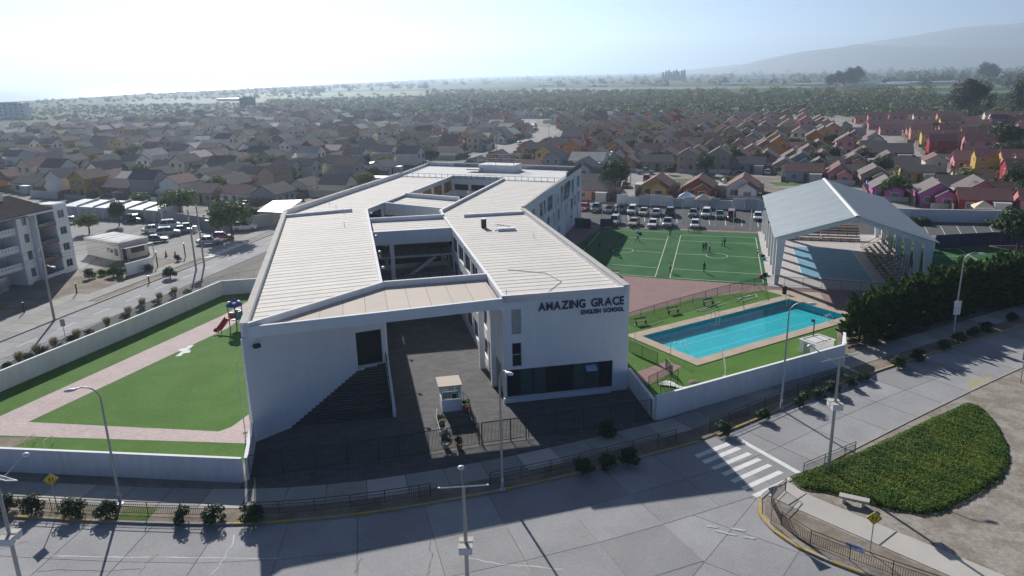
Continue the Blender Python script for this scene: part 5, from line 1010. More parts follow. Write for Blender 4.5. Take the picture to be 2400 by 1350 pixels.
for s in (1, 2, 3):
    g = np.random.default_rng(s+40); n = 420; a = g.uniform(0, 6.28, n); r = g.uniform(0, .12, n); tip = g.uniform(.15, .5, n); h = g.uniform(.5, 1.15, n)
    b0 = np.stack([np.cos(a)*r, np.sin(a)*r, np.zeros(n)], 1); t0 = np.stack([np.cos(a)*(r+tip), np.sin(a)*(r+tip), h], 1); w = np.stack([-np.sin(a), np.cos(a), np.zeros(n)], 1)*.018
    mid_ = b0*.45+t0*.55+np.array([0, 0, .12]); V = np.stack([b0-w, mid_-w*1.2, t0, mid_+w*1.2], 1).reshape(-1, 3); mt.append(npmesh('grass_blades', V, np.arange(n*4).reshape(n, 4), ml_straw))
for i, (px, py, k) in enumerate(((20, 865, 0), (47, 850, 1), (66, 842, 0), (88, 832, 1), (105, 828, 0), (128, 815, 1), (168, 800, 0), (182, 795, 1), (210, 785, 0), (252, 765, 1), (292, 748, 0), (302, 740, 1), (330, 726, 0), (335, 720, 1), (368, 712, 0), (375, 705, 1), (404, 697, 0), (410, 692, 1), (438, 690, 0))):
    nm = 'round shrub' if k == 0 else 'straw coloured grass tuft'
    lb = '%s behind the side street railing, %s plant from the frame edge' % (nm, ordn(i+1))
    if k == 0: bush(px, py, .85, lb, i, 'plants along the side street wall', z=.1, name='round_shrub', sz=.8)
    else: p = xy(px, py, .1); t = thing('grass_tuft', lb, 'plant', (*p, .1), i, 'plants along the side street wall'); t.scale = (1.15, 1.15, 1.15); obj('foliage', mt[i % 3], None, t, False); obj('root_clump', MB().lathe([(.2, 0), (.16, .15), (.05, .2)], n=6), ml_straw, t, False)
# strip under the railing: plant bed soil
mb = MB(); mb.quad(*[(p[0], p[1], .05) for p in ((-56, 66), (-53.6, 74.4), (-49, 89.5), (-45, 101.5), (-41, 101.5), (-45.5, 85), (-51.4, 66))]); struct('shrub_bed', mb, m_dirt)
# green patch in the planting strip
mb = MB(); strip(mb, sub(offs(KN, -.3), -28.2, -23.2), sub(offs(KN, -1.8), -28.2, -23.2)[:len(sub(offs(KN, -.3), -28.2, -23.2))], .14) if len(sub(offs(KN, -.3), -28.2, -23.2)) == len(sub(offs(KN, -1.8), -28.2, -23.2)) else None
if mb.v: struct('grass_patch', mb, m_lawn)
# low green bed of ground cover
bed = [xy(*p) for p in ((1850, 1122), (1900, 1106), (2020, 1062), (2140, 1005), (2262, 950), (2300, 960), (2330, 990), (2362, 1050), (2366, 1090), (2348, 1128), (2290, 1165), (2215, 1205), (2160, 1214), (2080, 1200), (2010, 1180), (1930, 1160), (1870, 1150))]
bedt = thing('ground_cover_bed', 'low thick bed of green ground cover on the corner', 'plant bed', (*xy(2100, 1100), .14))
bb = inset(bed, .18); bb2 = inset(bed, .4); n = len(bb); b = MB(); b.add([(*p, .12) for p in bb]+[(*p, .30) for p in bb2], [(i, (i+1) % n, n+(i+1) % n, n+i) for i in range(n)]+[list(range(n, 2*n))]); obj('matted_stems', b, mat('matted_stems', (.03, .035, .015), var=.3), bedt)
bx0, bx1 = min(p[0] for p in bed), max(p[0] for p in bed); by0, by1 = min(p[1] for p in bed), max(p[1] for p in bed)
C = np.column_stack([rng.uniform(bx0, bx1, 170000), rng.uniform(by0, by1, 170000)]); ok = np.zeros(len(C), bool)
for i in range(len(bed)):
    (xa, ya), (xb, yb) = bed[i], bed[i-1]; hit = ((ya > C[:, 1]) != (yb > C[:, 1])) & (C[:, 0] < (xb-xa)*(C[:, 1]-ya)/(yb-ya+1e-12)+xa); ok ^= hit
C = C[ok][:72000]; d = np.full(len(C), 9.)
for i in range(len(bed)):
    a, b_ = np.array(bed[i]), np.array(bed[(i+1) % len(bed)]); e = b_-a; tt = np.clip(((C-a)@e)/(e@e), 0, 1); d = np.minimum(d, np.linalg.norm(C-(a+tt[:, None]*e), axis=1))
hgt = .38*np.clip(d/.45, 0, 1)**.5+.05*np.sin(C[:, 0]*2.1)*np.sin(C[:, 1]*1.7+1)+.03*np.sin(C[:, 0]*5.3+C[:, 1]*4.1); Z = .12+hgt*rng.uniform(.55, 1.08, len(C)); Z = np.maximum(Z, .16)
V, F = leaves(np.column_stack([C, Z]), np.tile([0, 0, 1.], (len(C), 1)), .062, .45, .2); o = obj('leaf_mat', npmesh('leaf_mat', V, F, ml_ice), None, bedt); o['kind'] = 'stuff'
# cypress hedge: separate feathery trees
def cypress_mesh(seed, n=9500):
    g = np.random.default_rng(seed); nb = 230; h = g.uniform(.0, 1, nb)**1.2; a = g.uniform(0, 6.28, nb); rr = (1.0-.55*h)*g.uniform(.75, 1.15, nb)
    tip = np.stack([np.cos(a)*rr*1.9, np.sin(a)*rr*1.9, .4+h*5.0+g.uniform(.1, .7, nb)], 1); root = np.stack([np.cos(a)*.15, np.sin(a)*.15, h*4.4+.1], 1)
    w = g.integers(0, nb, n); u = g.uniform(.25, 1, n)**.6; P = root[w]+(tip[w]-root[w])*u[:, None]+g.normal(0, .13, (n, 3))*(1.15-u)[:, None]; D = (tip-root)[w]; D /= np.linalg.norm(D, axis=1)[:, None]; D = D+g.normal(0, .4, (n, 3)); D[:, 2] += .35; D /= np.linalg.norm(D, axis=1)[:, None]
    S = np.cross(D, g.normal(0, 1, (n, 3))); S /= np.linalg.norm(S, axis=1)[:, None]; L_ = g.uniform(.2, .46, n)[:, None]; V = np.stack([P-D*L_*.5, P+S*L_*.22, P+D*L_*.7, P-S*L_*.22], 1).reshape(-1, 3); return npmesh('cypress_crown', V, np.arange(n*4).reshape(n, 4), ml_cyp)
cyp = [cypress_mesh(s) for s in (1, 2, 3)]; cst = MB().tube([(0, 0, 0), (.05, 0, 2.4), (0, .05, 4.9)], [.16, .1, .03], 6).mesh('trunk', m_bark)
H0, H1 = Vector((37.9, 77.2)), Vector((65.5, 93.0))
mb = MB(); mb.quad(*[(p[0], p[1], .10) for p in ((34.6, 75), (37.5, 82), (64, 97.5), (76, 99), (80, 96), (60, 84.9), (33.6, 70.6))]); struct('hedge_shade_soil', mb, m_dirt)  # soil sheet added to darken the strip in the hedge's shade
for i in range(14):
    q = H0.lerp(H1, i/13)+Vector((rnd.uniform(-.5, .5), rnd.uniform(-.5, .5))); s = (.92, .97, .93, 1.0, 1.02, .95, 1.06, 1.0, 1.08, 1.02, .98, 1.05, 1.0, .95)[i]
    lb = 'dark feathery cypress at the pool end of the hedge' if i == 0 else 'dark feathery cypress in the hedge, %s tree from the pool' % ordn(i+1)
    t = thing('cypress_tree', lb, 'tree', (*q, .05), i*2.1, 'cypress hedge beyond the pool'); t.scale = (s*1.35, s*1.35, s*1.0); obj('crown', cyp[i % 3], None, t, False); obj('trunk', cst, None, t, False)
for i, (px, py, s) in enumerate(((2345, 700, .7), (2385, 715, .75), (2420, 690, .85))):
    t = thing('cypress_tree', ('low dark cypress at the end of the hedge', 'low reddish dark cypress at the frame edge beyond the hedge', 'dark cypress just past the frame edge by the road')[i], 'tree', (*xy(px, py), .05), i, 'cypress hedge beyond the pool'); t.scale = (s*1.3, s*1.3, s*.8); obj('crown', cyp[i], None, t, False); obj('trunk', cst, None, t, False)
# broad-leaved trees
def crown(seed, rx, rz_, n, leaf, m, ncl=26, sp=.9, name='crown'):
    P, N = clump_pts(n, rx, rx*.92, rz_, ncl, sp, seed); V, F = leaves(P, N, leaf, .5); return npmesh(name, V, F, m)
CROWN = {}
for q, (k, m) in enumerate((('dark', ml_dark), ('mid', ml_mid), ('yel', ml_yel), ('olive', ml_olive))):
    CROWN[k] = [crown(s_+q*10, 2.0, 1.75, 3800, .17, m, 42, .85) for s_ in (1, 2, 3)]
CROWN['euc'] = [crown(s_+90, 2.3, 2.6, 7000, .12, ml_euc, 70, .75) for s_ in (1, 2, 3)]
def trunk_mesh(h, seed):
    g = random.Random(seed); b = MB(); b.tube([(0, 0, 0), (.06, .02, h*.35), (g.uniform(-.1, .1), 0, h*.62)], [.16, .12, .09], 7)
    for k in range(5): a = k*1.26+g.uniform(-.3, .3); b.tube([(0, 0, h*.5), (math.cos(a)*.5, math.sin(a)*.5, h*.72), (math.cos(a)*1.1, math.sin(a)*1.1, h*.98)], [.08, .06, .02], 5)
    return b.mesh('trunk', m_bark)
TRUNK = [trunk_mesh(3.0, s) for s in (1, 2)]
def tree(p, s, kind, label, i=0, group=None, sz=1., name='tree', cz=2.35):
    t = thing(name, label, 'tree', (p[0], p[1], .02), i*1.7, group); t.scale = (s, s, s*sz); c = obj('crown', CROWN[kind][i % 3], None, t, False); c.location = (0, 0, cz); obj('trunk', TRUNK[i % 2], None, t, False); return t
for i, (px, py, s, kd, lb, sz) in enumerate(((210, 548, 1.1, 'yel', 'thin yellowish tree beside the gatehouse', .95), (280, 530, .85, 'dark', 'dark round-headed tree before the garages', 1.5), (425, 512, 1.75, 'mid', 'broad green tree at the end of the garages', .95), (545, 560, 2.0, 'mid', 'broad spreading tree shading the side street crossing', .95), (330, 490, 1.3, 'mid', 'low leafy tree behind the garage roofs', .7), (590, 525, .9, 'olive', 'small tree at the back of the flats car park', 1),
        (1440, 462, 1.75, 'dark', 'large dark tree beside the parked red car on the town street', 1.25), (1498, 390, .9, 'dark', 'small round tree in front of the white house', 1.2), (1652, 412, 1.25, 'dark', 'dark tree before the orange houses across the street', 1.15), (1705, 450, 1.0, 'yel', 'yellowish tree in the small park, the bigger one', 1.05), (1755, 458, .75, 'yel', 'yellowish tree in the small park, the smaller one', 1.05), (1663, 438, .6, 'mid', 'little green tree on the small park lawn', .9), (1628, 432, .45, 'dark', 'small round bush tree on the small park lawn', .9),
        (2095, 470, 1.65, 'mid', 'spreading green tree beside the pavilion ridge and blue car', .85), (2265, 455, 1.9, 'yel', 'large yellow-green tree before the yellow houses', .75), (1950, 388, 1.15, 'dark', 'dark street tree behind the pavilion, above the ridge', 1.2), (2385, 590, 1.9, 'dark', 'dark olive tree at the frame edge past the navy hoarding', .9), (2350, 360, 2.6, 'dark', 'large dark tree among the red roofs at the frame edge', .95), (2290, 335, 2.2, 'mid', 'leafy dark tree between the red roofed rows', .8), (2225, 345, 1.6, 'dark', 'dense dark shrub tree behind the pink house', .8), (2388, 470, 1.9, 'dark', 'dark tree above the pink house at the frame edge', 1.0), (2340, 400, 2.0, 'dark', 'dark tree beside the pole at the frame edge', .9), (1570, 410, .6, 'dark', 'small dark palm-like tree before the grey houses', 1))): tree(xy(px, py), s, kd, lb, i, None, sz)
for i, (px, py, s, lb) in enumerate(((2268, 288, 4.6, 'huge dark eucalyptus beyond the red roofs'), (2412, 290, 5.2, 'huge dark eucalyptus cut by the frame edge'))): tree(xy(px, py), s, 'euc', lb, i, None, 1.05, 'eucalyptus_tree', 2.1)
# dark clipped bushes by the white wall
for i, (px, py, lb) in enumerate(((2142, 525, 'dark clipped bush, first before the white mural wall'), (2165, 526, 'dark clipped bush, second before the white mural wall'), (2328, 529, 'dark clipped bush, third before the white mural wall'), (2352, 530, 'dark clipped bush, last before the white mural wall'))): b = bush(px, py, 2.1, lb, i, 'dark clipped bushes by the mural wall', .07, name='clipped_bush', sz=.55)
# ------------------------------------------------------------------ cars
m_tyre = mat('tyre', (.02, .02, .02), rough=.9, var=.1); m_rim = mat('rim', (.35, .36, .37), rough=.35, metal=.7, var=.05); m_carglass = mat('car_glass', (.012, .016, .02), rough=.06, var=0, spec=.7); m_hl = mat('headlight', (.75, .77, .78), rough=.15, var=0, spec=.7); m_tl = mat('tail_light', (.35, .01, .01), rough=.2, var=0); m_bump = mat('bumper_trim', (.03, .03, .032), rough=.6, var=0)
PAINT = {'white': (.72, .73, .74), 'silver': (.40, .42, .44), 'grey': (.12, .13, .14), 'black': (.012, .013, .015), 'red': (.40, .02, .025), 'dark red': (.16, .015, .02), 'beige': (.42, .36, .28), 'teal': (.06, .13, .13), 'blue': (.03, .10, .28), 'dark blue': (.02, .03, .07), 'pink red': (.42, .05, .10)}
def paint(c): return mat('paint_'+c.replace(' ', '_'), PAINT[c], rough=.28, var=.0, coat=.5, spec=.5, metal=.25 if c in ('silver', 'grey', 'blue', 'teal') else 0)
#            len  wid  hood  belt roof  stations: y of (hood start, windscreen base, roof front, roof rear, rear glass base)
CT = {'sedan': (4.5, 1.75, .82, .92, 1.45, (-2.2, -.95, -.25, .95, 1.65, 2.2)), 'hatch': (3.9, 1.68, .85, .95, 1.50, (-1.9, -.95, -.3, 1.25, 1.75, 1.92)), 'suv': (4.6, 1.85, 1.0, 1.1, 1.78, (-2.25, -1.15, -.5, 1.65, 2.1, 2.28)), 'pickup': (5.1, 1.85, 1.02, 1.1, 1.75, (-2.5, -1.3, -.65, .45, .75, 2.5)), 'van': (4.6, 1.8, 1.05, 1.15, 1.95, (-2.25, -1.75, -1.0, 1.95, 2.15, 2.28))}
def car_meshes(kind):
    L, W, hh, belt, roofz, (y0, y1, y2, y3, y4, y5) = CT[kind]; w = W/2; gz = .28; b = MB(); rear = .95*belt if kind in ('sedan',) else belt
    # lower body: rounded loft along y
    secs = [(y0-.05, w*.78, .42, hh*.72), (y0+.12, w*.93, .30, hh*.90), (y0+.5, w*.98, gz, hh*.97), (y1, w, gz, belt*.98), (y2, w, gz, belt), (y3, w, gz, belt), (y4, w, gz, rear), (y5-.15, w*.96, .30, rear*.97), (y5+.05, w*.82, .42, rear*.8)]
    V = []; n = 8
    for y, ww, z0, z1 in secs: zm = z0+(z1-z0)*.55; V += [(-ww*.9, y, z0), (-ww, y, zm), (-ww*.96, y, z1-.08), (-ww*.84, y, z1), (ww*.84, y, z1), (ww*.96, y, z1-.08), (ww, y, zm), (ww*.9, y, z0)]
    F = [(i*n+k, (i+1)*n+k, (i+1)*n+k+1, i*n+k+1) for i in range(len(secs)-1) for k in range(n-1)]+[list(range(n)), [(len(secs)-1)*n+k for k in range(n-1, -1, -1)]]; b.add(V, F)
    if kind == 'pickup': b.box((0, (y4+y5)/2+.1, belt-.02), (W*.8, y5-y4-.4, .02))
    rw = w*.72; bw_ = w*.88
    # roof and pillars (body colour): roof plate
    b.add([(-rw, y2, roofz-.03), (rw, y2, roofz-.03), (rw, y3, roofz-.02), (-rw, y3, roofz-.02), (-rw*.9, y2+.15, roofz+.01), (rw*.9, y2+.15, roofz+.01), (rw*.9, y3-.1, roofz+.01), (-rw*.9, y3-.1, roofz+.01)], [(0, 1, 5, 4), (1, 2, 6, 5), (2, 3, 7, 6), (3, 0, 4, 7), (4, 5, 6, 7), (3, 2, 1, 0)])
    for s in (-1, 1):
        for (ya, yb) in ((y1, y2), (y4, y3)): b.tube([(s*bw_, ya, belt-.04), (s*rw, yb, roofz-.03)], .05, 4)
        ym = (y2+y3)/2; b.tube([(s*bw_, ym, belt-.04), (s*rw, ym, roofz-.03)], .045, 4)
    if kind in ('suv', 'van'):
        for s in (-1, 1): b.tube([(s*rw*.9, y2+.3, roofz+.07), (s*rw*.9, y3-.2, roofz+.07)], .025, 4)
    body = b
    g = {}
    e = .012
    g['windscreen'] = MB().quad((-bw_+.03, y1, belt-.02), (bw_-.03, y1, belt-.02), (rw-.03, y2, roofz-.04), (-rw+.03, y2, roofz-.04)); g['rear_window'] = MB().quad((bw_-.03, y4, rear-.02), (-bw_+.03, y4, rear-.02), (-rw+.03, y3, roofz-.04), (rw-.03, y3, roofz-.04))
    sw = [MB().quad(*[(s*x, y, z) for x, y, z in ((bw_, y1+.03, belt-.03), (bw_, y4-.03, belt-.03), (rw, y3, roofz-.04), (rw, y2, roofz-.04))]) for s in (-1, 1)]
    wr = .33 if kind in ('sedan', 'hatch') else .37; wy = (y0+.78, y5-.85)
    return body, g, sw, wr, wy, w, hh, rear, y0, y5
CARP = {}
wheel_t = {}; 
def wheelm(r):
    if r not in wheel_t:
        P = []; 
        def disc(prof, m, nm):
            b = MB(); b.lathe(prof, n=14); b.v = [(z, x, y) for x, y, z in b.v]; return b.mesh(nm, m)
        wheel_t[r] = (disc([(r*.62, -.1), (r*.95, -.1), (r, -.06), (r, .06), (r*.95, .1), (r*.62, .1)], m_tyre, 'tyre'), disc([(r*.2, -.105), (r*.6, -.10), (r*.62, .10), (r*.2, .105)], m_rim, 'rim'))
    return wheel_t[r]
def car_proto(kind):
    body, g, sw, wr, wy, w, hh, rear, y0, y5 = car_meshes(kind); t = thing(kind+'_car', None, 'car'); bd = obj('body', body, paint('white'), t, False)
    for k, mb in g.items(): obj(k, mb, m_carglass, t, False)
    for mb in sw: obj('side_window', mb, m_carglass, t, False)
    for s in (-1, 1):
        obj('headlight', MB().box((s*w*.68, y0+.02, hh*.72), (.34, .16, .17)), m_hl, t, False); obj('tail_light', MB().box((s*w*.74, y5-.0, rear*.8), (.22, .14, .22)), m_tl, t, False); obj('mirror', MB().box((s*(w+.1), CT[kind][5][1]+.35, CT[kind][3]+.04), (.2, .1, .14)), paint('black'), t, False)
        for y in wy: wl = obj('wheel', wheelm(wr)[0], None, t, False); wl.location = (s*(w-.11), y, wr); obj('rim', wheelm(wr)[1], None, wl, False)
    obj('grille', MB().box((0, y0-.03, hh*.55), (w*1.0, .1, .16)), m_bump, t, False); obj('bumper', MB().box((0, y0-.02, .40), (w*1.7, .12, .16)), m_bump, t, False); obj('number_plate', MB().box((0, y0-.1, .45), (.4, .02, .12)), m_lampw, t, False)
    return t
for k in CT: CARP[k] = car_proto(k)
USED = set()
def car(p, rz, kind, col, label, group=None, z=.08):
    nm = {'sedan': 'sedan_car', 'hatch': 'hatchback_car', 'suv': 'suv_car', 'pickup': 'pickup_truck', 'van': 'van'}[kind]
    c, made = copy_tree(CARP[kind], (p[0], p[1], z), rz, None, label, group); c.name = nm; c['category'] = 'car' if kind not in ('pickup', 'van') else ('pickup' if kind == 'pickup' else 'van'); s = rnd.uniform(.97, 1.03); c.scale = (s, s, s)
    for nm_, ch in made:
        if nm_ == 'body': setmat(ch, paint(col))
    return c
FZ = R(-18)
for px, py, kd, cl, fl, lb in ((1370, 493, 'hatch', 'red', 0, 'red hatchback parked beside the far school corner'), (1398, 496, 'suv', 'grey', 0, 'dark grey car parked second from the school in the back row'), (1429, 498, 'sedan', 'dark blue', 0, 'dark sedan parked third from the school in the back row'), (1456, 498, 'suv', 'black', 0, 'black car in the wall shade beside the white off-roader'), (1482, 501, 'suv', 'white', 0, 'white off-road car in the back row beside the beige sedan'), (1509, 504, 'sedan', 'beige', 0, 'beige sedan in the back row of the car park'), (1539, 505, 'sedan', 'white', 1, 'white sedan parked tail outward in the back row'), (1571, 505, 'suv', 'dark blue', 1, 'dark car with red tail lights in the back row'),
        (1625, 507, 'sedan', 'grey', 0, 'grey sedan in the back row before the white wall'), (1655, 509, 'suv', 'white', 0, 'large white off-road car near the pavilion in the back row'), (1687, 511, 'sedan', 'teal', 0, 'teal sedan in the back row near the pavilion'), (1714, 515, 'van', 'dark red', 0, 'dark red van in the back row near the pavilion'), (1776, 516, 'hatch', 'white', 0, 'white hatchback with open door beside the pavilion'),
        (1441, 526, 'suv', 'white', 0, 'white car in the front row beside the navy board'), (1486, 529, 'sedan', 'beige', 0, 'beige sedan in the front row of the car park'), (1530, 532, 'sedan', 'white', 0, 'white sedan in the middle of the front row'), (1565, 531, 'pickup', 'silver', 0, 'silver pickup in the front row of the car park'), (1629, 534, 'hatch', 'white', 0, 'white hatchback alone at the end of the front row')): car(xy(px, py), FZ+(math.pi if fl else 0)+rnd.uniform(-.05, .05), kd, cl, lb, 'cars in the school car park')
LZ = R(70)
for px, py, kd, cl, rz, lb in ((171, 524, 'sedan', 'silver', R(100), 'covered silver car half behind the white flats'), (316, 522, 'suv', 'black', R(75), 'black car parked before the garages'), (362, 545, 'sedan', 'white', R(115), 'white sedan nearest the gatehouse in the flats car park'), (402, 536, 'suv', 'white', R(110), 'white car behind the silver estate in the flats car park'), (395, 554, 'suv', 'silver', R(110), 'silver estate car in the middle of the flats car park'), (428, 547, 'sedan', 'silver', R(110), 'shiny silver sedan behind the power poles'), (366, 569, 'sedan', 'dark blue', R(105), 'dark sedan parked just behind the gatehouse'), (492, 573, 'sedan', 'silver', R(105), 'silver sedan beneath the spreading tree'), (522, 563, 'hatch', 'red', R(105), 'red car beneath the spreading tree'), (575, 541, 'suv', 'white', R(100), 'white car at the back wall beside the spreading tree'), (445, 541, 'hatch', 'grey', R(110), 'grey hatchback half hidden by the power poles')): car(xy(px, py), rz, kd, cl, lb, 'cars by the white flats', .13)
for px, py, kd, cl, rz, lb in ((1468, 440, 'sedan', 'pink red', R(160), 'pinkish red car on the town street beside the dark tree'), (1516, 424, 'suv', 'red', R(165), 'red car at the corner of the small park'), (1512, 408, 'pickup', 'silver', R(80), 'silver pickup on the street before the white house'), (1555, 398, 'suv', 'grey', R(80), 'grey car before the grey gabled houses'), (1718, 343, 'sedan', 'white', R(80), 'white sedan on the street before the pink houses'), (1634, 341, 'suv', 'black', R(80), 'black car on the street before the pink houses'), (1527, 339, 'sedan', 'dark blue', R(75), 'dark blue car at the street corner'), (1738, 415, 'suv', 'black', R(75), 'black car parked before the orange house'), (1963, 415, 'hatch', 'white', R(75), 'white hatchback above the pavilion ridge'), (2036, 437, 'sedan', 'blue', R(-15), 'blue car driving past the spreading tree'),
        (1218, 340, 'hatch', 'white', R(20), 'white hatchback on the long town street'), (1228, 316, 'sedan', 'silver', R(20), 'silver car further up the long town street'), (1253, 297, 'suv', 'black', R(20), 'dark car at the far end of the long town street'), (801, 358, 'suv', 'silver', R(95), 'silver car before the red house'), (448, 402, 'sedan', 'white', R(75), 'white car glinting between the cream houses'), (2303, 350, 'van', 'white', R(75), 'white van among the red roofs at the frame edge'), (1868, 295, 'van', 'blue', R(80), 'blue van beside the far street trees'), (2107, 286, 'sedan', 'white', R(60), 'white car on the far road between red roofed rows'), (1985, 355, 'hatch', 'silver', R(70), 'silver car behind the dark street tree')): car(xy(px, py), rz, kd, cl, lb, 'cars in the town streets')
def motorbike(px, py, lb):
    p = xy(px, py); t = thing('motorbike', lb, 'motorbike', (*p, .08), R(10))
    for y in (-.65, .65): b = MB().lathe([(.18, -.05), (.3, -.05), (.32, 0), (.3, .05), (.18, .05)], n=12); b.v = [(z, x+y, yy+.32) for x, yy, z in b.v]; obj('wheel', b, m_tyre, t, False)
    obj('frame', MB().tube([(0, -.65, .35), (0, -.35, .75), (0, .2, .6), (0, .65, .35)], .07, 5).box((0, -.05, .5), (.25, .5, .3)), m_black, t, False); obj('seat', MB().box((0, .25, .8), (.26, .65, .1)), m_bump, t, False); obj('tank', MB().box((0, -.25, .85), (.3, .45, .22), 0, (.7, .8)), paint('black'), t, False); obj('handlebar', MB().tube([(-.35, -.4, 1.05), (0, -.5, 1.0), (.35, -.4, 1.05)], .025, 4).tube([(0, -.65, .35), (0, -.48, 1.0)], .035, 4), m_galv, t, False); obj('headlight', MB().lathe([(.03, -.05), (.1, 0), (.06, .08)], (0, -.6, .9), 8), m_hl, t, False)
motorbike(1442, 534, 'black motorbike beside the navy board'); motorbike(1480, 537, 'black motorbike in front of the beige sedan')
# ------------------------------------------------------------------ people on the turf
m_skin = mat('skin', (.38, .22, .15), rough=.6, var=.05); m_hair = mat('hair', (.015, .012, .01), rough=.7, var=.1)
CL = {'white': (.72, .72, .72), 'navy': (.02, .025, .05), 'black': (.015, .015, .018), 'grey': (.18, .19, .2), 'red': (.4, .03, .03), 'blue': (.12, .22, .5), 'teal': (.05, .35, .4)}
def cloth(c): return mat('cloth_'+c, CL[c], rough=.9, var=.08, scale=6, fine=30)
BODY = {}
def person(p, rz, pose, shirt, legs, label, h=1.62, z=.08):
    """skeleton -> skin -> one continuous body mesh; pose: stand, walk, sit, cross"""
    J = {'pel': (0, 0, .93), 'spi': (0, .01, 1.12), 'che': (0, .0, 1.34), 'nec': (0, -.01, 1.49), 'hea': (0, -.03, 1.60), 'top': (0, -.02, 1.72)}
    step = {'walk': .24, 'stand': .03, 'cross': .02, 'sit': 0}[pose]
    for s, k in ((-1, 'l'), (1, 'r')):
        f = step*s; J['hip'+k] = (s*.09, 0, .90); J['kne'+k] = (s*.105, -.03-f*.7, .50); J['ank'+k] = (s*.11, .02-f*1.5 if pose == 'walk' else -f, .09); J['toe'+k] = (s*.12, J['ank'+k][1]-.17, .04)
        J['sho'+k] = (s*.175, 0, 1.40); J['elb'+k] = (s*.235, .04+f*.6, 1.13); J['wri'+k] = (s*.24, -.04+f*1.1, .89); J['han'+k] = (s*.235, -.07+f*1.2, .80)
        if pose == 'cross': J['elb'+k] = (s*.25, -.02, 1.15); J['wri'+k] = (-s*.02, -.22, 1.18); J['han'+k] = (-s*.1, -.2, 1.21)
        if pose == 'sit': J['kne'+k] = (s*.2, -.38, .42); J['ank'+k] = (s*.12, -.55, .08); J['toe'+k] = (s*.12, -.72, .04)
    if pose == 'sit':
        for k in list(J):
            x, y, zz = J[k]
            if k[:3] not in ('kne', 'ank', 'toe'): J[k] = (x, y+.0, zz-.75)
        for s, k in ((-1, 'l'), (1, 'r')): J['wri'+k] = (s*.2, -.28, .42); J['han'+k] = (s*.16, -.34, .42); J['elb'+k] = (s*.25, -.05, .38)
    E = [('pel', 'spi'), ('spi', 'che'), ('che', 'nec'), ('nec', 'hea'), ('hea', 'top')]
    for k in 'lr': E += [('pel', 'hip'+k), ('hip'+k, 'kne'+k), ('kne'+k, 'ank'+k), ('ank'+k, 'toe'+k), ('che', 'sho'+k), ('sho'+k, 'elb'+k), ('elb'+k, 'wri'+k), ('wri'+k, 'han'+k)]
    RAD = {'pel': .125, 'spi': .12, 'che': .135, 'nec': .055, 'hea': .092, 'top': .07, 'hip': .09, 'kne': .06, 'ank': .042, 'toe': .035, 'sho': .062, 'elb': .045, 'wri': .032, 'han': .035}
    P = {k: np.array(v) for k, v in J.items()}
    if pose not in BODY:
        names = list(J); me = bpy.data.meshes.new('person'); me.from_pydata([J[k] for k in names], [(names.index(a), names.index(b)) for a, b in E], []); o = bpy.data.objects.new('person', me); COL.objects.link(o)
        md = o.modifiers.new('s', 'SKIN'); md.branch_smoothing = .6; ly = me.skin_vertices[0]
        for i, k in enumerate(names): r = RAD[k if k in RAD else k[:3]]; ly.data[i].radius = (r*1.15 if k in ('che', 'pel') else r, r*.82 if k in ('che', 'pel', 'spi') else r)
        ly.data[0].use_root = True; sb = o.modifiers.new('b', 'SUBSURF'); sb.levels = sb.render_levels = 1
        dg = bpy.context.evaluated_depsgraph_get(); m2 = bpy.data.meshes.new_from_object(o.evaluated_get(dg)); bpy.data.objects.remove(o); bpy.data.meshes.remove(me)
        for m in (m_skin, cloth(shirt), cloth(legs), m_hair, m_bump): m2.materials.append(m)
        mi = []
        for f in m2.polygons:
            c = np.array(f.center); best = min(E, key=lambda e: np.linalg.norm(c-(P[e[0]]+(P[e[1]]-P[e[0]])*np.clip(((c-P[e[0]])@(P[e[1]]-P[e[0]]))/(((P[e[1]]-P[e[0]])**2).sum()), 0, 1)))); b_ = best[1]
            if b_ in ('hea', 'top'): mi.append(3 if (c[1] > P['hea'][1]+.03 or c[2] > P['top'][2]-.02) else 0)
            elif b_[:3] in ('spi', 'che', 'sho', 'elb', 'nec', 'wri'): mi.append(1)
            elif b_[:3] == 'han': mi.append(0)
            elif b_[:3] == 'toe': mi.append(4)
            else: mi.append(2)
        m2.polygons.foreach_set('material_index', mi); m2.polygons.foreach_set('use_smooth', [True]*len(mi)); BODY[pose] = m2
    m2 = BODY[pose]
    t = thing('person', label, 'person', (p[0], p[1], z), rz); k = h/1.78; t.scale = (k, k, k)
    bo_ = obj('body', m2, None, t, False); setmat(bo_, cloth(shirt), 1); setmat(bo_, cloth(legs), 2)
    hd = P['hea']; obj('hair', MB().lathe([(.098, -.02), (.108, .05), (.09, .12), (.05, .155), (.01, .165)], (hd[0], hd[1]+.018, hd[2]+.0), 10), m_hair, t, False, True)
    b = MB()
    for s, q in ((-1, 'l'), (1, 'r')):
        w, n_ = P['wri'+q], P['han'+q]; d = (n_-w)/np.linalg.norm(n_-w); sd_v = np.cross(d, (0, 1, 0)); sd_v /= np.linalg.norm(sd_v)+1e-9
        for j, L_ in enumerate((.05, .065, .07, .06)): a = n_+sd_v*(j-1.5)*.018; b.tube([a, a+d*L_*.6, a+d*L_+np.array([0, -.012, 0])], [.0095, .009, .006], 4)
        a = w+d*.03+sd_v*.03; b.tube([a, a+d*.04+sd_v*.02], [.011, .007], 4)
    obj('fingers', b, m_skin, t, False); return t
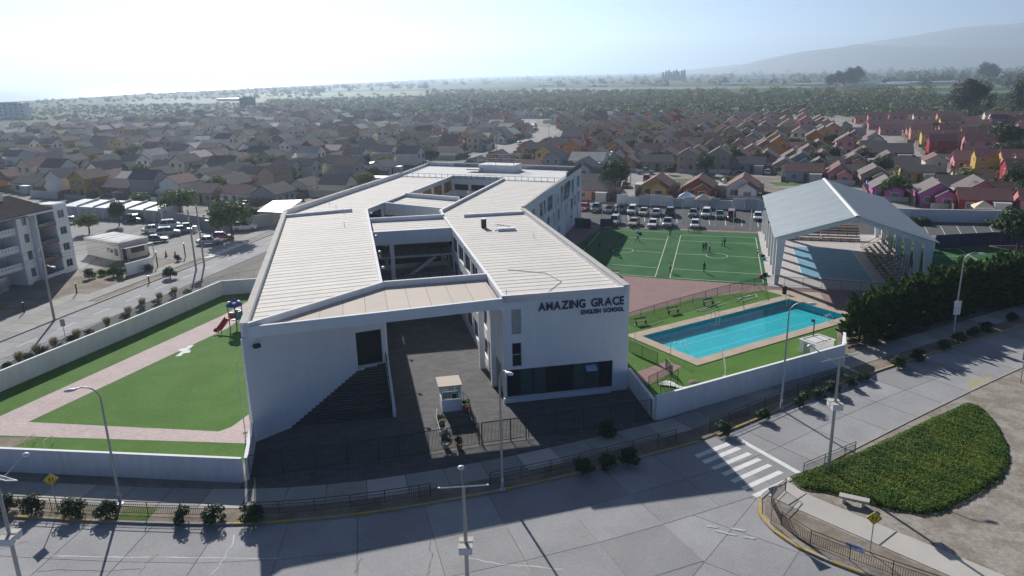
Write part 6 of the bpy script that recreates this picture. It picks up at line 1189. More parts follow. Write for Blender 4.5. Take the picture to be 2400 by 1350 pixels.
for px, py, rz, pose, sh, lg, lb in ((1494, 567, 1.2, 'walk', 'white', 'navy', 'person in white shirt and dark trousers walking on the turf near the car park'), (1570, 556, -1.4, 'walk', 'black', 'black', 'person in black striding on the turf edge before the front row cars'), (1570.6, 640, .6, 'stand', 'white', 'navy', 'person in white shirt standing by the turf line nearest the paving'), (1650, 640, 2.6, 'stand', 'navy', 'navy', 'person in dark clothes standing alone near the paving'), (1648, 592, .4, 'stand', 'navy', 'black', 'person in dark clothes on the outer side of the group of three'), (1654, 590, -.5, 'stand', 'black', 'black', 'person in black in the middle of the group of three'), (1663, 592, -1.2, 'cross', 'white', 'navy', 'person in white shirt in the group of three by the circle'), (1692, 577, 1.2, 'stand', 'white', 'navy', 'person in white shirt of the pair near the far turf line'), (1698, 579, -1.3, 'stand', 'black', 'navy', 'person in dark top of the pair near the far turf line'), (1374, 586, .3, 'stand', 'navy', 'black', 'person in dark clothes in the building shadow nearest the school'), (1405, 590, 2.0, 'walk', 'black', 'black', 'person in black walking in the building shadow'), (1429, 596, -.4, 'stand', 'blue', 'black', 'person in pale blue shirt in the building shadow'), (1449, 604, .8, 'sit', 'teal', 'black', 'person in teal sitting on the turf at the shadow edge'), (1458, 561, -1.0, 'sit', 'black', 'black', 'person in black lying low on the turf by the far shadow edge'), (1774, 597, 1.4, 'sit', 'grey', 'red', 'person sitting on the turf edge beside the pavilion columns'), (1585, 548, 0, 'stand', 'white', 'white', 'small figure in white at the turf edge before the cars')): person(xy(px, py), rz, pose, sh, lg, lb, 1.62 if 'small' not in lb else 1.0)
def bag(px, py, c, lb, s=1.):
    p = xy(px, py); t = thing('school_bag', lb, 'bag', (*p, .08), px % 3); t.scale = (s, s, s); obj('sack', MB().lathe([(.2, 0), (.26, .1), (.22, .3), (.12, .38), (.02, .4)], n=9), cloth(c), t, False); obj('strap', MB().tube([(.2, 0, .1), (.32, 0, .25), (.18, 0, .36)], .02, 4), cloth('black'), t, False)
for px, py, c, lb in ((1782, 599, 'white', 'white bag on the turf beside the seated person'), (1788, 604, 'black', 'black bag on the turf beside the seated person'), (1790, 611, 'teal', 'teal bag on the turf below the black one'), (1784, 653, 'red', 'red bag on the turf near the first pavilion column'), (1791, 648, 'black', 'black bag next to the red one on the turf'), (1795, 647, 'teal', 'teal bag near the first pavilion column'), (1500, 551, 'black', 'dark bag at the far edge of the turf'), (1493, 547, 'white', 'pale bag at the far edge of the turf')): bag(px, py, c, lb, 1.2)
bench(xy(1440, 647), R(-10), 'wooden bench at the turf edge behind the school parapet', 1.6, m_wood2); bench(xy(1625, 545), R(-18), 'thin dark bench before the white hatchback', 2.2, m_brown)
p = xy(1838, 690); t = thing('litter_bin', 'black litter bin at the railing before the pavilion', 'bin', (*p, .1)); obj('drum', MB().lathe([(.28, .0), (.32, .9), (.25, .9)], n=10), m_black, t, False); obj('lid', MB().lathe([(.34, .9), (.28, 1.02), (.05, 1.1)], n=10), m_black, t, False)
# ------------------------------------------------------------------ white flats on the left
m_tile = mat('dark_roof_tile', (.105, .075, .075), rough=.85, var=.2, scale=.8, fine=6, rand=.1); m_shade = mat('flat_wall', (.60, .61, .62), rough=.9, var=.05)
fl = thing('apartment_block', 'white four-storey apartment block with balconies and dark tiled roof', 'apartment block', (-73, 103, 0)); FA, FB = (-77.0, 86), (-70.2, 117.9); Lf, ef, nf = frame_of(FA, FB); rzf = math.atan2(ef[1], ef[0])
def FT(u, d, z): return (FA[0]+ef[0]*u+nf[0]*d, FA[1]+ef[1]*u+nf[1]*d, z)
def fbox(name, u0, u1, d0, d1, z0, z1, m, par=None): return obj(name, MB().add([FT(u, d, z) for z in (z0, z1) for u, d in ((u0, d0), (u1, d0), (u1, d1), (u0, d1))], [(3, 2, 1, 0), (4, 5, 6, 7), (0, 1, 5, 4), (1, 2, 6, 5), (2, 3, 7, 6), (3, 0, 4, 7)]), m, par or fl)
ST = 2.62; HF = 4*ST
endw = [(Lf-2.6+.6, Lf-.7, .95+ST*k, 2.15+ST*k) for k in range(4)]
obj('wall', wall_holes(FT(Lf-2.6, 0, 0)[:2], FT(Lf, 0, 0)[:2], 0, HF+.5, .3, [(.6, 1.9, .95+ST*k, 2.15+ST*k) for k in range(4)]), m_white, fl)
for k in range(4): window(FT(Lf-2.6, 0, 0)[:2], FT(Lf, 0, 0)[:2], (.6, 1.9, .95+ST*k, 2.15+ST*k), fl, nv=2)
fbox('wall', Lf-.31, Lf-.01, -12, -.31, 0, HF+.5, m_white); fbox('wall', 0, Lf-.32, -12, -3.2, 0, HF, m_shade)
m_red = mat('balcony_red', (.30, .07, .05), var=.1)
for u0, u1 in ((Lf-6.4, Lf-2.7), (Lf-24, Lf-20.5)):
    fbox('wall', u0, u0+.25, -3.2, .05, 0, HF+.2, m_white); fbox('wall', u1-.0, u1+.09, -3.2, -.02, 0, HF+.2, m_white)
    for k in range(4):
        fl_ = fbox('balcony', u0+.26, u1-.01, -3.2, .12, ST*k+.02, ST*k+.2, m_red); fbox('parapet', u0+.27, u1-.02, .02, .12, ST*k+.2, ST*k+.75, m_white if k == 0 else m_glass2, fl_); fbox('window', u0+.5, u1-.3, -3.18, -3.1, ST*k+.3, ST*k+2.3, m_glass2, fl_)
        obj('balcony_rail', MB().tube([FT(u0+.3, .07, ST*k+1.1), FT(u1-.05, .07, ST*k+1.1)], .03, 4), m_black, fl_)
fbox('wall', Lf-8.6, Lf-6.5, -3.2, -1.0, 0, HF, m_white)
for k in range(4): fbox('window', Lf-8.0, Lf-7.1, -1.02, -.97, .9+ST*k, 2.2+ST*k, m_glass2)
fbox('wall', Lf-9.6, Lf-8.7, -3.2, -.2, 0, HF, m_white)
for k in range(4):
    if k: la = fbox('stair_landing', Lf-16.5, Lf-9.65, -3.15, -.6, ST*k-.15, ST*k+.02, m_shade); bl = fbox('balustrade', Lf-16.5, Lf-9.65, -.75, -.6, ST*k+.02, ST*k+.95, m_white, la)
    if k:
        for j in range(11): fbox('hole_shade_plate', Lf-16.3+j*.6, Lf-16.0+j*.6, -.6, -.585, ST*k+.35, ST*k+.75, m_shade, bl)  # solid greyer plates painting the shade of open balustrade holes
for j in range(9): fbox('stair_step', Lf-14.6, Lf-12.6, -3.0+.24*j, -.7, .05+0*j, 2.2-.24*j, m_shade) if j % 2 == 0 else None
fbox('wall', Lf-17.5, Lf-16.6, -3.2, -.2, 0, HF, m_white); fbox('wall', 0, Lf-24.1, -3.2, -.2, 0, HF, m_white)
rfz = HF+.05; rr = obj('roof', MB().add([FT(u, d, z) for u, d, z in ((-.5, .5, rfz), (Lf-2.9, .5, rfz), (Lf-5.5, -4.6, rfz+2.3), (-.5, -4.6, rfz+2.3), (-.5, -12.5, rfz), (Lf-2.9, -12.5, rfz))], [(0, 1, 2, 3), (3, 2, 5, 4), (1, 5, 2)]), m_tile, fl)
b = MB()
for r_ in range(15):
    t0, t1 = r_/15, (r_+1)/15
    for c_i in range(64):
        u0 = -.5+(Lf-2.4)*c_i/64; u1 = -.5+(Lf-2.4)*(c_i+.94)/64; um = (u0+u1)/2; A, B_ = t0, t1
        P = [FT(u-(2.6*t*(c_i/64)), .55-5.15*t, rfz+.02+2.3*t+dz) for t, o1 in ((A, .07), (B_+.012, .02)) for u, dz in ((u0, o1*.4), (um, o1+.03), (u1, o1*.4))]; b.add(P, [(0, 1, 4, 3), (1, 2, 5, 4)])
o = obj('roof_tiles', b, m_tile, rr); o['kind'] = 'stuff'
fbox('eave_fascia', -.5, Lf-2.85, .45, .6, rfz-.3, rfz-.02, m_white)
for u, d in ((Lf-11.5, -4.2), (Lf-8.5, -4.4)): v = fbox('chimney', u, u+.8, d, d+.8, rfz+1.5, rfz+3.0, m_white, rr); fbox('chimney_cap', u-.1, u+.9, d-.1, d+.9, rfz+3.02, rfz+3.15, m_cap, rr)
fbox('parapet', Lf-2.65, Lf-.0, -3, -.32, HF+.5, HF+.6, m_white); fbox('canopy', Lf-13.5, Lf-8.5, -.5, 1.0, rfz-.25, rfz-.1, m_tile)
# garages
gr = thing('garage_row', 'low row of garages with pale sloping sheet roofs behind the flats', 'garages', (*xy(270, 515), 0)); g0, g1 = xy(150, 508), xy(383, 521); Lg, eg, ng = frame_of(g0, g1); m_shg = mat('garage_roof', (.36, .39, .42), rough=.5, var=.1, rand=.05)
def GT(u, d, z): return (g0[0]+eg[0]*u-ng[0]*d, g0[1]+eg[1]*u-ng[1]*d, z)
for i in range(6):
    u0, u1 = Lg*i/6, Lg*(i+1)/6; P = [GT(u, d, z) for z in (0, 1) for u, d in ((u0, 0), (u1, 0), (u1, 6), (u0, 6))]; P = [(x, y, z*(2.5 if k in (4, 5) else 3.1) if k > 3 else 0) for k, (x, y, z) in enumerate(P)]
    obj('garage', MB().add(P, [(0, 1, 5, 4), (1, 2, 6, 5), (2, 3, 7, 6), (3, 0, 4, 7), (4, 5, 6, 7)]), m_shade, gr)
    rp = obj('roof', MB().add([GT(u, d, z) for u, d, z in ((u0+.05, -.2, 2.53), (u1-.2, -.2, 2.53), (u1-.2, 6, 3.14), (u0+.05, 6, 3.14))], [(0, 1, 2, 3)]), m_shg, gr); obj('firewall', MB().add([GT(u, d, z) for z in (0, 1) for u, d in ((u1-.18, -.15), (u1, -.15), (u1, 6.1), (u1-.18, 6.1))][:4]+[GT(u, d, z) for u, d, z in ((u1-.18, -.15, 2.8), (u1, -.15, 2.8), (u1, 6.1, 3.6), (u1-.18, 6.1, 3.6))], [(0, 1, 5, 4), (1, 2, 6, 5), (2, 3, 7, 6), (3, 0, 4, 7), (4, 5, 6, 7)]), m_white, gr)
    for j in range(2): d0 = u0+(u1-u0)*(.08+.46*j); obj('garage_door', MB().add([GT(u, -.03, z) for u, z in ((d0, .05), (d0+(u1-u0)*.38, .05), (d0+(u1-u0)*.38, 2.1), (d0, 2.1))], [(0, 1, 2, 3)]), m_cap if (i+j) % 3 else m_galv, gr)
gwall('back_wall', [xy(385, 522), xy(520, 545), xy(640, 530), xy(660, 515)], 2.6, 'grey block wall behind the cars at the end of the garages', m=mat('block_wall', (.33, .33, .34), var=.12), cap=False)
# gatehouse
gh = thing('gatehouse', 'small cream flat-roofed gatehouse at the entrance of the flats', 'gatehouse', (*xy(262, 598), 0)); q0, q1 = Vector(xy(206, 598)), Vector(xy(284, 613)); Lh, eh, nh_ = frame_of(q0, q1); m_crm = mat('gatehouse_cream', (.62, .59, .53), var=.06)
def HT(u, d, z): return (q0[0]+eh[0]*u-nh_[0]*d, q0[1]+eh[1]*u-nh_[1]*d, z)
def hbox(name, u0, u1, d0, d1, z0, z1, m, par=None): return obj(name, MB().add([HT(u, d, z) for z in (z0, z1) for u, d in ((u0, d0), (u1, d0), (u1, d1), (u0, d1))], [(3, 2, 1, 0), (4, 5, 6, 7), (0, 1, 5, 4), (1, 2, 6, 5), (2, 3, 7, 6), (3, 0, 4, 7)]), m, par or gh)
hbox('wall', 0, Lh, 0, 5.2, 0, 2.6, m_crm); hbox('roof_band', -.15, Lh+.15, -.15, 5.35, 2.62, 3.2, m_cap)
rb = hbox('roof', .25, Lh-.25, .25, 4.95, 3.1, 3.21, m_terr)
for j in range(6): hbox('roof_sheet', .4+(Lh-.8)*j/6, .4+(Lh-.8)*(j+.9)/6, .4, 4.8, 3.22, 3.25, m_terr, rb)
hbox('window', Lh-3.6, Lh-2.9, -.03, 0.02, 1.3, 2.0, m_glass); hbox('air_conditioner', Lh-2.8, Lh-2.0, -.35, -.05, 1.4, 1.95, m_galv); hbox('window', Lh-1.5, Lh-.5, -.03, .02, .9, 2.1, m_glass2)
hbox('door', Lh-.0, Lh+.04, .5, 1.4, .05, 2.1, m_glass); hbox('window', Lh-.0, Lh+.04, 2.0, 4.4, 1.0, 2.1, m_glass); hbox('awning', Lh, Lh+1.7, .1, 5.2, 2.3, 2.4, m_terr)
for d in (.3, 5.0): hbox('awning_post', Lh+1.55, Lh+1.65, d, d+.1, 0, 2.3, m_galv)
# sign wall with faint lettering, cones, bollards, small shrubs
sw0, sw1 = xy(297, 648), xy(360, 630); t = gwall('sign_wall', [sw0, sw1], 2.0, 'white sign wall at the entrance of the flats', m=m_white, cap=False)
m_cone = mat('cone_orange', (.62, .10, .03), rough=.6, var=.05)
for i, (px, py) in enumerate(((349, 598), (390, 602), (412, 604))): p = xy(px, py); t = thing('traffic_cone', 'orange traffic cone, %s from the gatehouse, at the barrier' % ORD[i+1], 'traffic cone', (*p, .12), 0, 'orange cones at the flats entrance'); t.scale = (1.5, 1.5, 1.5); obj('cone', MB().lathe([(.16, .03), (.04, .7)], n=10), m_cone, t, False); obj('base', MB().box((0, 0, .02), (.38, .38, .04)), m_bump, t, False)
for i, (px, py) in enumerate(((370, 626), (435, 604), (181, 690), (350, 665), (58, 735))): p = xy(px, py); t = thing('bollard', ('dark gate post beside the sign wall', 'dark gate post beside the transformer poles', 'dark bollard on the paving before the flats', 'dark bollard at the kerb below the sign wall', 'dark bollard on the footway in the flats shadow')[i], 'post', (*p, .1)); hh = (2.4, 2.4, 1.5, 1.1, 1.4)[i]; obj('shaft', MB().box((*p, hh/2+.1), (.14, .14, hh)), m_black, t); obj('cap', MB().box((*p, hh+.12), (.2, .2, .06)), m_galv, t)
for i, (px, py, s, lb) in enumerate(((399, 652, 1.5, 'round clipped shrub on the kerb strip below the sign wall'), (210, 652, 1.25, 'brownish shrub on the grass before the gatehouse'), (240, 645, .9, 'low dark shrub between the gatehouse grass shrubs'), (266, 648, 1.4, 'brownish shrub beside the sign wall, nearer the gatehouse'), (288, 650, 1.3, 'brownish shrub touching the sign wall'), (278, 606, .8, 'yellowish shrub against the gatehouse wall'), (350, 636, 1.1, 'dark shrub at the foot of the sign wall'), (417, 612, .9, 'small shrub beside the gate post'))): bush(px, py, s, lb, i, None, .12, name='shrub')
mb = MB(); mb.quad(*[(*xy(*p), .115) for p in ((190, 655), (290, 605), (330, 615), (300, 645))]); struct('gatehouse_lawn', mb, m_lawn)
mb = MB(); mb.quad(*[(*xy(*p), .108) for p in ((150, 560), (180, 510), (390, 525), (660, 525), (640, 545), (560, 575), (420, 612), (330, 600), (300, 575), (240, 590), (190, 640))]); struct('flats_car_park', mb, m_asph2)
# ------------------------------------------------------------------ the town
TA = R(20); tU, tV = (math.cos(TA), -math.sin(TA)), (math.sin(TA), math.cos(TA))
def TW(u, v): return (tU[0]*u+tV[0]*v, tU[1]*u+tV[1]*v)
def UV(p): return (p[0]*tU[0]+p[1]*tU[1], p[0]*tV[0]+p[1]*tV[1])
WALLC = {'cream': (.60, .55, .45), 'beige': (.42, .34, .25), 'tan': (.42, .33, .23), 'ochre': (.52, .32, .08), 'white': (.70, .69, .67), 'grey': (.30, .31, .33), 'pink': (.62, .26, .30), 'salmon': (.58, .30, .24), 'orange': (.52, .21, .05), 'yellow': (.64, .46, .14), 'crimson': (.36, .035, .05), 'magenta': (.50, .14, .36), 'pale blue': (.34, .42, .52), 'terracotta': (.33, .11, .06), 'turquoise': (.08, .45, .42), 'brown': (.28, .20, .15)}
def wallm(c): return mat('wall_'+c.replace(' ', '_'), WALLC[c], rough=.9, var=.07, scale=.5, fine=4)
ROOFC = {'grey-brown': (.175, .148, .145), 'red-brown': (.215, .125, .112), 'red': (.28, .14, .128), 'dark': (.115, .102, .106), 'pale': (.55, .52, .48)}
def roofm(c): return mat('roof_'+c.replace('-', '_'), ROOFC[c], rough=.8, var=.16, scale=1.2, fine=7, rand=.12)
m_wf = mat('window_frame_white', (.70, .70, .68), var=.03); m_door = mat('house_door', (.14, .08, .05), var=.1); m_fence = mat('yard_fence', (.17, .12, .09), var=.2, rand=.25); m_yw = mat('yard_wall', (.52, .50, .47), var=.12, rand=.2); m_tin = mat('patio_tin', (.50, .50, .49), rough=.45, var=.12, metal=.3, rand=.25)
def gable_wall(w, d, e, r, ox=0, oy=0, axis='y'):
    b = MB(); 
    if axis == 'y': P = [(-w/2, -d/2), (w/2, -d/2), (w/2, d/2), (-w/2, d/2)]; V = [(x+ox, y+oy, 0) for x, y in P]+[(x+ox, y+oy, e) for x, y in P]+[(ox, -d/2+oy, r), (ox, d/2+oy, r)]; F = [(0, 1, 5, 8, 4), (2, 3, 7, 9, 6), (1, 2, 6, 5), (3, 0, 4, 7)]
    else: P = [(-w/2, -d/2), (w/2, -d/2), (w/2, d/2), (-w/2, d/2)]; V = [(x+ox, y+oy, 0) for x, y in P]+[(x+ox, y+oy, e) for x, y in P]+[(-w/2+ox, oy, r), (w/2+ox, oy, r)]; F = [(0, 1, 5, 4), (2, 3, 7, 6), (1, 2, 6, 9, 5), (3, 0, 4, 8, 7)]
    return b.add(V, F)
def gable_roof(w, d, e, r, ox=0, oy=0, axis='y', o=.35, th=.14):
    b = MB(); k = (r-e)/((w if axis == 'y' else d)/2); ez = e-o*k+.03; rz_ = r+.03
    A = [(-w/2-o, ez), (0, rz_), (w/2+o, ez)] if axis == 'y' else [(-d/2-o, ez), (0, rz_), (d/2+o, ez)]; L2 = (d if axis == 'y' else w)/2+o*.8; V = []
    for s in (-L2, L2):
        for x, z in A+[(q[0], q[1]+th) for q in A]: V.append((x+ox, s+oy, z) if axis == 'y' else (s+ox, x+oy, z))
    F = [(3, 4, 10, 9), (4, 5, 11, 10), (0, 6, 7, 1), (1, 7, 8, 2), (0, 1, 4, 3), (1, 2, 5, 4), (6, 9, 10, 7), (7, 10, 11, 8), (0, 3, 9, 6), (2, 8, 11, 5)]
    return b.add(V, F)
def hwin(t, c, nrm, w=1.1, h=1.1, door=False, fr=True):
    """window or door standing on a wall, centre c, facing along nrm"""
    x, y, z = c
    if abs(nrm[1]) > .5: a = lambda ww, hh, dd: MB().box((x, y+nrm[1]*dd/2, z), (ww, dd, hh))
    else: a = lambda ww, hh, dd: MB().box((x+nrm[0]*dd/2, y, z), (dd, ww, hh))
    if door: return obj('door', a(w, h, .05), m_door, t, False)
    p = obj('window', a(w, h, .05), m_glass2, t, False)
    if fr: obj('frame', a(w+.18, h+.18, .03), m_wf, p, False)
    return p
def yard(t, w, d, front):
    b = MB()
    for s in (-1, 1): b.box((s*(w/2+1.0), d*.1, .9), (.1, d+5, 1.8))
    b.box((0, d/2+3.6, .9), (w+2.0, .1, 1.8)); obj('yard_fence', b, m_fence, t, False) if 0 else None
    for s in (-1, 1): obj('yard_fence', MB().box((s*(w/2+1.0), d*.12, .85), (.1, d+4.6, 1.7)), m_fence, t, False)
    obj('yard_wall', MB().box((0, d/2+3.5, .9), (w+1.9, .12, 1.8)), m_yw, t, False)
    if front: obj('front_wall', MB().box((w*.2, -d/2-2.6, .55), (w*.9, .12, 1.1)), m_yw, t, False)
def proto(kind):
    t = thing(kind, None, 'house')
    if kind == 'gable_house':
        w, d, e, r = 6.2, 8.6, 2.55, 4.5; obj('wall', gable_wall(w, d, e, r), wallm('cream'), t, False); obj('roof', gable_roof(w, d, e, r), roofm('grey-brown'), t, False)
        obj('porch_wall', gable_wall(3.6, 2.6, 2.3, 3.4, 1.15, -5.4), wallm('cream'), t, False); obj('porch_roof', gable_roof(3.6, 2.6, 2.3, 3.4, 1.15, -5.4, o=.28), roofm('grey-brown'), t, False)
        hwin(t, (1.2, -6.7, 1.35), (0, -1), 1.5, 1.2); hwin(t, (-1.8, -4.3, 1.35), (0, -1), 1.1, 1.1); hwin(t, (3.1, -1, 1.4), (1, 0), 1.1, 1.0); hwin(t, (3.1, 2, 1.4), (1, 0), 1.0, 1.0); hwin(t, (-.95, -4.3, 1.05), (0, -1), .85, 2.05, True); obj('extension', MB().box((-4.1, .6, 1.15), (1.9, 4.2, 2.3)), m_yw, t, False); obj('extension_roof', MB().box((-4.1, .6, 2.36), (2.2, 4.5, .1)), m_tin, t, False); obj('water_tank', MB().lathe([(.45, 0), (.5, .15), (.5, .8), (.3, .95)], (-4.1, 1.6, 2.41), 9), m_lampw, t, False); obj('patio_roof', MB().add([(-3.2, 4.4, 2.5), (2.2, 4.4, 2.5), (2.2, 7.2, 2.1), (-3.2, 7.2, 2.1), (-3.2, 4.4, 2.56), (2.2, 4.4, 2.56), (2.2, 7.2, 2.16), (-3.2, 7.2, 2.16)], [(3, 2, 1, 0), (4, 5, 6, 7), (0, 1, 5, 4), (1, 2, 6, 5), (2, 3, 7, 6), (3, 0, 4, 7)]), m_tin, t, False); yard(t, w, d, True)
    elif kind == 'tall_gable_house':
        w, d, e, r = 5.6, 7.6, 4.9, 6.7; obj('wall', gable_wall(w, d, e, r), wallm('cream'), t, False); obj('roof', gable_roof(w, d, e, r), roofm('grey-brown'), t, False)
        obj('annex_wall', gable_wall(3.0, 5.0, 2.4, 3.5, 4.2, 0), wallm('cream'), t, False); obj('annex_roof', gable_roof(3.0, 5.0, 2.4, 3.5, 4.2, 0, o=.25), roofm('grey-brown'), t, False)
        for x in (-1.4, 1.3): hwin(t, (x, -3.8, 3.9), (0, -1), 1.1, 1.2)
        hwin(t, (-1.4, -3.8, 1.4), (0, -1), 1.3, 1.2); hwin(t, (1.2, -3.8, 1.05), (0, -1), .9, 2.1, True); hwin(t, (2.8, -1.4, 3.9), (1, 0), .9, 1.0); hwin(t, (4.2, -2.5, 1.3), (0, -1), 1.0, 1.0); yard(t, 8.4, d, True)
    elif kind == 'wide_house':
        w, d, e, r = 8.6, 6.4, 2.6, 4.3; obj('wall', gable_wall(w, d, e, r, axis='x'), wallm('cream'), t, False); obj('roof', gable_roof(w, d, e, r, axis='x'), roofm('red-brown'), t, False); hwin(t, (-2.4, -3.2, 1.4), (0, -1), 1.3, 1.1); hwin(t, (2.6, -3.2, 1.4), (0, -1), 1.3, 1.1); hwin(t, (.3, -3.2, 1.05), (0, -1), .9, 2.05, True); hwin(t, (-4.3, 0, 1.5), (-1, 0), 1.0, 1.0); obj('extension', MB().box((2.6, -4.3, 1.1), (2.6, 2.0, 2.2)), m_yw, t, False); obj('extension_roof', MB().box((2.6, -4.3, 2.26), (2.9, 2.3, .1)), m_tin, t, False); obj('patio_roof', MB().add([(-1, 3.2, 2.5), (4.2, 3.2, 2.5), (4.2, 6, 2.1), (-1, 6, 2.1), (-1, 3.2, 2.56), (4.2, 3.2, 2.56), (4.2, 6, 2.16), (-1, 6, 2.16)], [(3, 2, 1, 0), (4, 5, 6, 7), (0, 1, 5, 4), (1, 2, 6, 5), (2, 3, 7, 6), (3, 0, 4, 7)]), m_tin, t, False); yard(t, w, d, False)
    elif kind == 'tall_wide_house':
        w, d, e, r = 7.6, 5.8, 4.9, 6.6; obj('wall', gable_wall(w, d, e, r, axis='x'), wallm('cream'), t, False); obj('roof', gable_roof(w, d, e, r, axis='x'), roofm('red-brown'), t, False)
        for x in (-2.0, 2.0): hwin(t, (x, -2.9, 3.9), (0, -1), 1.1, 1.1); hwin(t, (x, -2.9, 1.4), (0, -1), 1.2, 1.1)
        hwin(t, (0, -2.9, 1.05), (0, -1), .9, 2.1, True); hwin(t, (-3.8, -.8, 3.9), (-1, 0), .9, 1.1); hwin(t, (-3.8, 1.0, 1.5), (-1, 0), .9, 1.0); hwin(t, (3.8, -.8, 3.9), (1, 0), .9, 1.1); yard(t, w, d, True)
    return t
PROTO = {k: proto(k) for k in ('gable_house', 'tall_gable_house', 'wide_house', 'tall_wide_house')}
PLACED = []
DESC = {'gable_house': 'gabled one-storey', 'tall_gable_house': 'gabled two-storey', 'wide_house': 'long-roofed one-storey', 'tall_wide_house': 'long-roofed two-storey'}
def house(p, kind, wc, rc, rz, label, group, sc=1., detail=True, patio=True):
    skip = ['frame'] if not detail else []
    if not patio: skip.append('patio_roof')
    if not detail or (p[0]*7.3+p[1]*3.1) % 3 < 1.7: skip += ['extension', 'extension_roof', 'water_tank']
    elif (p[0]*5.3) % 2 < 1.2: skip.append('water_tank')
    t, made = copy_tree(PROTO[kind], (p[0], p[1], .04), rz, sc, label, group, skip); t['category'] = 'house'
    for nm, c in made:
        if nm in ('wall', 'porch_wall', 'annex_wall'): setmat(c, wallm(wc))
        elif nm in ('roof', 'porch_roof', 'annex_roof'): setmat(c, roofm(rc))
    PLACED.append((p[0], p[1])); return t
H = []   # (px, py, kind, wall, roof, turn in degrees, label, scale)
G_, TG, W_, TW_ = 'gable_house', 'tall_gable_house', 'wide_house', 'tall_wide_house'
